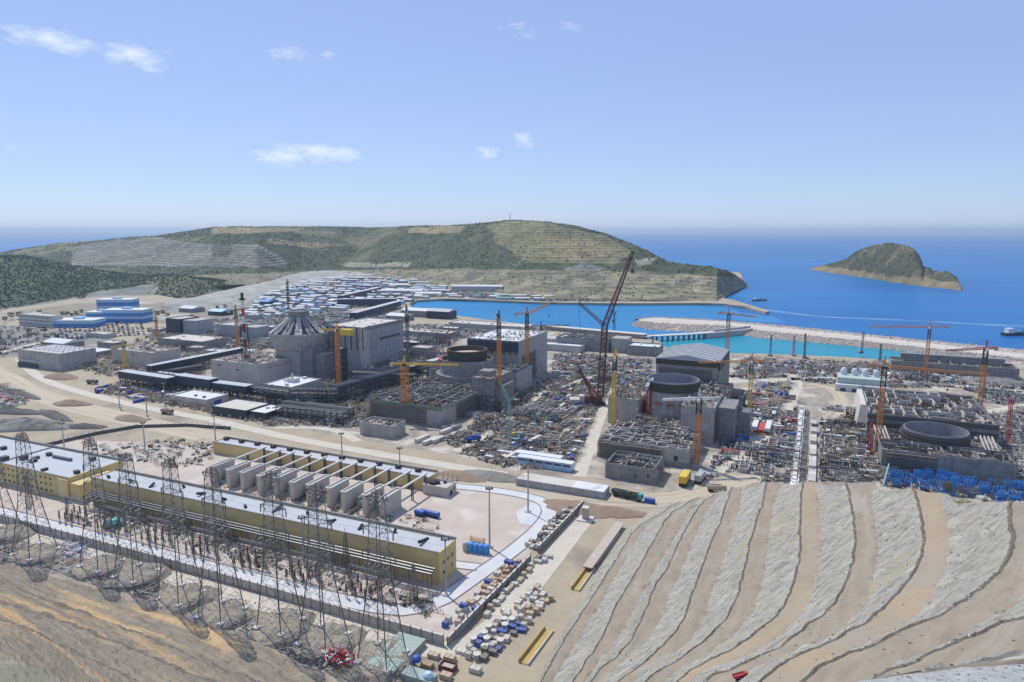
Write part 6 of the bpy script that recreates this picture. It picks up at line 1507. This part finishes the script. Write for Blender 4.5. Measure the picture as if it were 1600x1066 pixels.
t=thing('pallet_rack','brown rack behind the row of upright tanks','rack',W(*S(746,850),0)); prt(t,'shelf',MB().box(-4,4,-1.5,1.5,0,.6).box(-4,4,-1.5,1.5,2.4,2.8,bottom=True),'timber'); prt(t,'post',MB().bar((-3.8,0,0),(-3.8,0,4),.3).bar((3.8,0,0),(3.8,0,4),.3),'rust')
X,Y=S(178,823); t=thing('teal_tank','bright teal dome tank standing in the switchyard','tank',W(X,Y,0)); prt(t,'shell',MB().lathe([(4,0),(4,3.2),(2.4,4.6),(.01,5)],20),'teal_paint'); prt(t,'rim',MB().lathe([(4.2,2.8),(4.2,3.3),(4,3.3)],20),'light_blue')
# precast stacks, cabins and big named piles
def cabins(px,py,n,rz,lab,col='light_blue',L=24):
    X,Y=S(px,py); t=thing('site_cabin_row',lab,'cabins',W(X,Y,0),A+rz)
    for k in range(n):
        o=prt(t,'cabin',MB().box(-L/2+k*L/n+.15,-L/2+(k+1)*L/n-.15,-3,3,0,5.6),col); prt(o,'window',MB().box(-L/2+k*L/n+.8,-L/2+(k+1)*L/n-.8,-3.1,-2.98,3.4,4.6,bottom=True),'glass_dark')
    prt(t,'roof',MB().box(-L/2-.3,L/2+.3,-3.4,3.4,5.62,6),'roof_white')
cabins(852,730,6,0,'front row of pale blue site cabins behind the long cream shed',L=40); cabins(842,722,5,0,'rear row of pale blue site cabins behind the long cream shed',L=34)
for i,(px,py,L,lab) in enumerate(((660,688,16,'long white precast beam, left of three right of the valve block'),(672,692,16,'long white precast beam, middle of three right of the valve block'),(684,690,14,'long white precast beam, right of three right of the valve block'),(800,715,18,'pale long precast wall lying above the cream shed'),(835,690,18,'white and blue long box in the goods yard'),(700,675,20,'long white box lying beside the second cell building'))):
    X,Y=S(px,py); t=thing('precast_beam',lab,'precast',W(X,Y,0),A+1.45); prt(t,'beam',MB().box(-L/2,L/2,-1.6,1.6,.3,3),'concrete_pale'); prt(t,'bearer',MB().box(-L/3-.4,-L/3+.4,-1.8,1.8,0,.3).box(L/3-.4,L/3+.4,-1.8,1.8,0,.3),'timber')
# goods along the right switchyard wall
def crate(col,w,d,h):
    t=thing('crate','','crate'); prt(t,'box',MB().box(-w/2,w/2,-d/2,d/2,.15,h),col); m=MB()
    for x in (-w/2+.2,0,w/2-.2): m.box(x-.1,x+.1,-d/2-.06,d/2+.06,h+.002,h+.08).box(x-.12,x+.12,-d/2,d/2,0,.15)
    prt(t,'battens',m,'timber'); return t
def put_crate(X,Y,rz,col,sz,label,group,z=0): return use(('k',col,sz),lambda:crate(col,*sz),W(X,Y,z),A+rz,label,'crate',group)
def drum(col):
    t=thing('cable_drum','','drum'); prt(t,'core',MB().lathe([(1.25,.25),(1.25,2.3)],14),col); prt(t,'flange',MB().lathe([(1.5,0),(1.5,.25),(.01,.25)],16),'crate_wood'); prt(t,'flange',MB().lathe([(1.5,2.3),(1.5,2.55),(.01,2.55)],16),'concrete_pale'); return t
sizes=[(3.4,2.2,1.8),(2.4,2.0,1.5),(4.2,2.2,1.4),(2.2,2.2,2.4)]
gz=random.Random(55)
def field(n,poly,label,group,cols,r=1.5,kinds=('k',)):
    for _ in range(n):
        for _t in range(25):
            X,Y=rnd_in(poly,gz)
            if free(X,Y,r): break
        else: continue
        col=gz.choice(cols)
        if gz.choice(kinds)=='k':
            sz=gz.choice(sizes); put_crate(X,Y,gz.choice((0,math.pi/2,gz.uniform(-.3,.3))),col,sz,f"{ {'crate_wood':'tan','timber':'brown','tarpaulin':'pale wrapped','galv_steel':'grey','blue_paint':'blue','concrete_pale':'whitish'}[col]} {'flat ' if sz[2]<1.6 else 'tall ' if sz[2]>2 else ''}crate {label}",group)
        else: use(('d','drum_grey'),lambda:drum('drum_grey'),W(X,Y,0),A,f'pale topped grey drum {label}','drum',group.replace('crates','drums'))
field(34,[(-131,224),(-124,224),(-122.5,286),(-129,286)],'inside the right switchyard wall','crates inside the right switchyard wall',['crate_wood','tarpaulin','timber','blue_paint','concrete_pale'])
field(18,[(-120,236),(-117.5,236),(-115.5,286),(-118,286)],'outside the right switchyard wall','crates outside the right switchyard wall',['crate_wood','tarpaulin','tarpaulin'])
field(58,[(-127,304),(-121,302),(-119,362),(-125,362)],'inside the upper grey wall','crates inside the upper grey wall',['galv_steel','concrete_pale','tarpaulin','galv_steel'],1.25)
field(30,[(-112,244),(-100,244),(-97,262),(-108,270)],'on the dirt right of the beige track','crates on the dirt right of the beige track',['tarpaulin','concrete_pale','crate_wood'],1.6)
field(56,[(-116,209),(-104,211),(-99,242),(-110,243)],'beside the nearest ochre channel','crates beside the nearest ochre channel',['tarpaulin','concrete_pale','galv_steel','blue_paint'],1.3,('d','k','k'))
field(8,[(-118,290),(-114,290),(-112,298),(-117,298)],'at the corner where the walls part','crates at the wall corner',['galv_steel','tarpaulin'])
# big green container stack near the last tower
cs=[S(*q) for q in ((640,1035),(660,1058))]
for k in range(8):
    X,Y=cs[0][0]-6+1.1*k*0+ (k%2)*0, cs[0][1]-9+2.75*k
    put_container(X,Y,0,'green_box',f"{['nearest','second','third','fourth','fifth','sixth','seventh','farthest'][k]} grey green container of the stack by the nearest lattice tower",L=12.2)
for k in range(2): put_container(cs[0][0]+9,cs[0][1]-9+2.75*k,0,'green_box',f"{['front','rear'][k]} grey green container right of the stack by the nearest lattice tower",L=12.2)
for (dx,dy,col,lab) in ((4,-1.5,'blue_paint','blue covered bale on the grey green containers'),(13,-8,'light_blue','pale blue bale at the right end of the grey green containers')):
    t=thing('covered_bale',lab,'bale',W(cs[0][0]+dx,cs[0][1]+dy,2.82 if dx<12 else 2.82)); prt(t,'cover',MB().lathe([(1.9,0),(1.8,1.1),(1.1,1.9),(.01,2.1)],10),col); prt(t,'strap',MB().box(-1.95,1.95,-.1,.1,.2,.45),'white_paint')
for k,(px,py,col,lab) in enumerate(((668,1043,'timber','brown crate left of the open topped box by the containers'),(703,1032,'crate_wood','long tan crate behind the open topped box'),(700,1046,'crane_dark_red','dark red open topped box beside the grey green containers'),(697,1060,'crate_wood','tan crate in front of the dark red box'),(678,1028,'crate_wood','flat pale board stack right of the grey green containers'),(743,1050,'tarpaulin','lone pale crate on the track corner'))):
    X,Y=S(px,py); t=crate('timber' if col=='timber' else col,4.4,2.6,1.9) if col!='crane_dark_red' else thing('open_box','','box'); 
    if col=='crane_dark_red':
        prt(t,'side',MB().box(-3,3,-2,-1.7,0,2.2).box(-3,3,1.7,2,0,2.2).box(-3,-2.7,-1.69,1.69,0,2.2).box(2.7,3,-1.69,1.69,0,2.2),'crane_dark_red'); prt(t,'filling',MB().box(-2.69,2.69,-1.69,1.69,.1,1.4),'rock_pink')
    place(t,W(X,Y,0)); t['label']=lab; t['category']='crate'
X,Y=S(524,1032); mb=MB(); 
for _ in range(240):
    x=gz.gauss(0,4.2); y=gz.gauss(0,2.2); z=max(0,2.6-.4*abs(x)-.5*abs(y))*gz.random(); 
    if gz.random()<.6: mb.bar((x,y,z+.2),(x+gz.uniform(-1.5,1.5),y+gz.uniform(-1.5,1.5),z+gz.uniform(0,.9)),.3,gz.randrange(3))
    else: mb.obox((x,y,z),(gz.uniform(.4,1.4),gz.uniform(.4,1.2),gz.uniform(.3,.8)),gz.uniform(0,3),gz.randrange(3))
o=mb.build('scrap_pile',['crane_red','red_paint','white_paint']); place(o,W(X,Y,2.0)); tag(o,'heap of red and white steel parts below the lattice towers','pile',kind='stuff')
# ochre channels, roofed strip, blue cover
def channel(lab,p,q,wd,m,z=0):
    a,b=S(*p),S(*q); L=math.hypot(b[0]-a[0],b[1]-a[1]); ang=math.atan2(b[1]-a[1],b[0]-a[0]); t=thing('drain_channel',lab,'channel',W((a[0]+b[0])/2,(a[1]+b[1])/2,z),A+ang)
    prt(t,'floor',MB().box(-L/2,L/2,-wd/2,wd/2,.1,.3),m); prt(t,'side_wall',MB().box(-L/2,L/2,wd/2+.01,wd/2+.5,0,1.7),m); prt(t,'side_wall',MB().box(-L/2,L/2,-wd/2-.4,-wd/2-.01,0,1.0),'concrete_pale'); return t
channel('nearest ochre lined drain channel at the foot of the terraced hill',(818,1038),(858,985),3.4,'ochre_channel'); channel('middle ochre lined channel below the cream roofed channel',(899,923),(924,888),3.2,'ochre_channel')
t=channel('covered channel with a bright cream slab roof at the foot of the terraces',(926,882),(962,832),3.4,'concrete_pale'); prt(t,'cover_slab',MB().box(-28,28,-2.4,2.4,2.0,2.5,bottom=True),'rock_pink')
t=thing('gravel_silo','small pale concrete shaft by the dirt hollow near the haul road','shaft',W(*S(915,812),0)); prt(t,'shaft',MB().box(-1.6,1.6,-1.6,1.6,0,7),'rock_pink'); prt(t,'cap',MB().box(-1.9,1.9,-1.9,1.9,7.01,7.5),'concrete_pale'); prt(t,'foot',MB().box(-4,4,-4,4,0,.8),'concrete_pale')
# spoil heaps
def heap(px,py,rx,ry,h,m,lab,rz=0,n=28,rough=.25,seed=0):
    X,Y=S(px,py); mb=MB(); k=9; vs=[]
    for j in range(k+1):
        u=j/k
        for i in range(n):
            q=2*math.pi*i/n; r=(1-u); e=1+rough*mnoise.noise(Vector((2*math.cos(q),2*math.sin(q),seed+px)))
            x=rx*r*e*math.cos(q); y=ry*r*e*math.sin(q); z=h*(u**.8)*(1+.25*mnoise.noise(Vector((x*.2,y*.2,px)))) - (.4 if j==0 else 0); vs.append((x,y,z))
    mb.v=vs
    for j in range(k):
        for i in range(n): mb.f.append((j*n+i,j*n+(i+1)%n,(j+1)*n+(i+1)%n,(j+1)*n+i)); mb.m.append(0)
    o=mb.build('spoil_heap',m); place(o,W(X,Y,0),A+rz); tag(o,lab,'heap'); return o
heap(95,590,26,12,6,'spoil_brown','brown spoil heap at the haul road bend'); heap(112,632,22,9,5,'spoil_brown','dark brown heap on the inner side of the haul road bend',.2)
heap(40,668,48,14,9,'spoil_grey','broad grey green bank behind the yellow office end block',.45); heap(85,650,34,6,5,'rock_dark','dark stony bank below the haul road bend',-.2); heap(20,645,40,7,5,'rock_dark','dark bank at the left picture edge',.3); heap(30,616,46,6,5,'rock_dark','long dark bank along the haul road at the left edge',-.15)
heap(130,668,22,6,4,'rock_dark','short dark bank right of the grey green bank',.4); heap(205,655,20,9,4,'spoil_brown','low brown heap under the lamp masts'); heap(905,795,24,12,3,'spoil_brown','brown dug earth hollow rim near the haul road'); heap(950,800,26,8,3,'spoil_brown','ridge of brown earth at the foot of the terraces',.2)
heap(720,745,20,10,3,'spoil_brown','brown rubble heap right of the post fence'); heap(770,745,24,9,4,'spoil_grey','grey rubble heap left of the long cream shed'); heap(1210,628,18,7,4,'spoil_brown','earth ramp heap beside the dusty east track',.6); heap(1480,622,40,10,5,'spoil_grey','long grey bank right behind the fourth turbine hall',-.1); heap(1560,600,50,14,7,'spoil_grey','grey bank where the breakwater meets the land'); heap(1590,575,30,16,8,'rock_pink','pink stone heap at the root of the breakwater')
heap(835,655,26,8,4,'rock_dark','dark reinforcing heap in the goods yard',.9); heap(880,690,20,9,3,'spoil_brown','brown rubble mound in the goods yard',.9)
# uncountable site materials
def material_field(lab,poly,n,seed,mats,smax=6,hmax=2.4):
    r=random.Random(seed); mb=MB(); n=int(n*2.0)
    for _ in range(n):
        px,py=rnd_in(poly,r); X,Y=S(px,py)
        if on_track(*W(X,Y)[:2]): continue
        site_clutter(mb,3,3,0,2,r,len(mats),smax*(.35+.65*r.random()**2),hmax,X,Y)
    o=mb.build('building_materials',mats); place(o,(0,0,.12)); tag(o,lab,'materials',kind='stuff')
BM=['rebar_dark','concrete_pale','galv_steel','spoil_grey','concrete_plain','rebar_dark','rock_pale','dark_steel','white_paint','concrete_plain']
BD=['rebar_dark','concrete_plain','galv_steel','rock_pink','dark_steel','timber','spoil_grey','rebar_dark','concrete_pale','rock_pale']
material_field('piles of bars, formwork and debris between second and third reactors',[(690,690),(790,640),(850,590),(905,590),(925,640),(905,700),(885,725),(800,735),(730,712)],1500,1,BD,6,2.2)
material_field('piles of bars, formwork and debris right of the third reactor',[(1100,745),(1150,680),(1180,600),(1245,598),(1255,750),(1130,762)],1250,2,BM,6,2.4)
material_field('piles of bars and formwork between the precast row and fourth reactor',[(1282,655),(1375,640),(1378,700),(1400,752),(1280,752)],1050,3,BD,6,2.4)
material_field('scattered goods along the lagoon shore',[(1140,590),(1160,560),(1400,568),(1560,584),(1600,610),(1600,650),(1500,606),(1390,606),(1260,598)],1400,4,BM,9,3)
material_field('scattered goods behind the giant crane',[(860,600),(865,552),(1015,562),(1025,590),(1010,610),(960,640),(905,612)],1000,5,BM,8,3)
material_field('scattered goods behind the second reactor',[(625,545),(640,508),(860,512),(850,520),(745,522),(690,545)],650,6,BM,9,3)
material_field('clutter under and before the navy pipe racks',[(140,612),(190,596),(300,612),(460,650),(560,650),(600,650),(570,668),(430,668),(300,640)],800,7,BD,6,2.6)
material_field('clutter round the domed reactor and hall',[(470,600),(520,560),(640,560),(640,600),(590,620),(500,640)],900,8,BM,6,3)
material_field('clutter of the site town yards',[(230,525),(330,500),(420,490),(640,488),(640,505),(480,520),(400,545)],1300,9,BM,12,3.5)
material_field('low clutter between the long white sheds',[(380,495),(400,462),(440,445),(520,436),(640,440),(690,450),(650,470),(520,488)],1100,10,BM,14,4)
material_field('clutter on the far shore of the basin',[(650,466),(700,455),(860,466),(960,472),(850,471),(700,464)],420,11,BM,14,4)
material_field('clutter around the fourth reactor on its right',[(1545,650),(1600,640),(1640,740),(1590,760),(1560,700)],420,12,BM,6,2.5)
material_field('plant clutter left of the domed reactor',[(100,575),(160,545),(250,520),(410,508),(420,545),(330,565),(300,600),(190,592)],1100,31,BD,6,3.4)
material_field('plant clutter between first and second reactors',[(440,655),(470,600),(560,575),(640,545),(690,545),(650,590),(590,640),(570,668)],1000,32,BD,5,3.6)
material_field('dark rocks and dumped goods left of the wide warehouses',[(-10,512),(60,512),(150,528),(110,538),(50,546),(-10,560)],150,33,['rock_dark','spoil_grey','scrub','rock_dark','concrete_plain','rebar_dark'],9,3)
material_field('rubble and planks at the left rear of the switchyard',[(140,700),(240,690),(330,690),(330,720),(300,735),(180,720)],80,13,BD,5,1.6)
material_field('stones and debris along the left foreground track',[(0,850),(120,890),(300,950),(450,1010),(500,1050),(420,1030),(200,935),(0,880)],520,14,['rock_pale','rock_dark','timber','rock_pale','spoil_grey','concrete_pale'],2.6,.8)
material_field('pale bulky goods at the left of the ridge of towers',[(70,855),(130,850),(125,868),(85,875)],60,15,['white_paint','tarpaulin','blue_paint','concrete_pale'],3,1.2)
material_field('left edge storage of crates and green bushes beyond the bank',[(-10,600),(30,612),(40,632),(0,640)],90,16,['white_paint','crane_red','light_blue','green_net','concrete_pale'],6,2)
material_field('switchyard fittings and small apparatus',[(100,815),(300,855),(500,915),(670,968),(680,945),(500,890),(300,835),(150,790)],120,18,['galv_steel','galv_steel','dark_steel','concrete_pale'],2.2,1.4)
material_field('cable reels and gear in the transformer yard',[(300,770),(450,815),(640,850),(690,830),(640,800),(480,760),(340,745)],110,19,['galv_steel','dark_steel','concrete_pale','timber'],3,1.2)
# green strips and trees
gb=MB(); gr_=random.Random(6)
for poly,n in (([(400,995),(460,1010),(455,1022),(395,1002)],420),([(1420,770),(1520,785),(1500,792),(1400,775)],240),([(1378,745),(1400,755),(1395,765),(1375,758)],60),([(0,628),(40,622),(45,632),(0,640)],160)):
    for _ in range(n):
        px,py=rnd_in(poly,gr_); p=P(px,py,0); gb.blob((p.x,p.y,.2),gr_.uniform(.3,.9),0 if gr_.random()<.6 else 1,.8,gr_)
mat('dry_grass',(.30,.27,.08),(.2,.2,.06),scale=1); mat('leaf_green',(.06,.11,.035),(.04,.075,.025),scale=1)
o=gb.build('grass_strip',['dry_grass','leaf_green']); tag(o,'strips of dry yellow green weeds at the edges of tracks','weeds',kind='stuff')
# cable trench with shed posts at hill top, lighthouse post on the summit
for (px,py,h,lab) in ((797,344,26,'thin mast on the summit of the scrub covered hill'),(750,350,14,'thin small mast left of the summit mast')):
    D=P(px,interp(foot1,px),0).y+interp(extra1,px); g=PD(px,py,D); t=thing('summit_mast',lab,'mast',(g.x,g.y,g.z-4),0); prt(t,'mast',MB().lattice((0,0,0),(0,0,h),3,1.4,7,.7,.4),'dark_steel'); prt(t,'antenna',MB().tube((0,0,h),(0,0,h+6),.35,n=6),'dark_steel')
# ships and the marker jetty
def ship(px,py,L,head,lab):
    p=P(px,py,SEA); t=thing('cargo_ship',lab,'ship',p,head); h=L*.07
    prt(t,'hull',MB().add([(-L/2,-L*.08,-1),(L*.36,-L*.08,-1),(L/2,0,-1),(L*.36,L*.08,-1),(-L/2,L*.08,-1),(-L/2,-L*.09,h),(L*.38,-L*.09,h),(L*.54,0,h*1.25),(L*.38,L*.09,h),(-L/2,L*.09,h)],[(0,1,6,5),(1,2,7,6),(2,3,8,7),(3,4,9,8),(4,0,5,9),(5,6,7,8,9)]),'navy')
    prt(t,'bridge_house',MB().box(-L*.42,-L*.26,-L*.07,L*.07,h,h+L*.12),'white_paint'); prt(t,'deck_gear',MB().bar((L*.05,0,h),(L*.05,0,h+L*.1),.8).bar((L*.05,0,h+L*.1),(L*.22,0,h+L*.05),.5).box(-L*.2,0,-L*.05,L*.05,h,h+L*.03),'galv_steel')
ship(1595,524,62,.1,'dark hulled ship cut off by the right picture edge'); ship(1187,470,40,.3,'dark low vessel off the tip of the headland'); ship(1178,470,14,.2,'tiny tug beside the low vessel off the headland')
# ------------------------------------------------------------------ haze
hz=MB().box(-42000,42000,-2500,44000,-12,300,bottom=True); hm=bpy.data.materials.new('haze'); hm.use_nodes=True; MATS['haze']=hm
n_=hm.node_tree; n_.nodes.remove(n_.nodes['Principled BSDF']); pv=n_.nodes.new('ShaderNodeVolumePrincipled'); pv.inputs['Color'].default_value=(.66,.84,1,1); pv.inputs['Density'].default_value=5.0e-5; pv.inputs['Anisotropy'].default_value=.2
n_.links.new(pv.outputs[0],n_.nodes['Material Output'].inputs['Volume'])
o=hz.build('haze','haze'); tag(o,'pale sea haze filling the air over the bay','haze',kind='stuff')
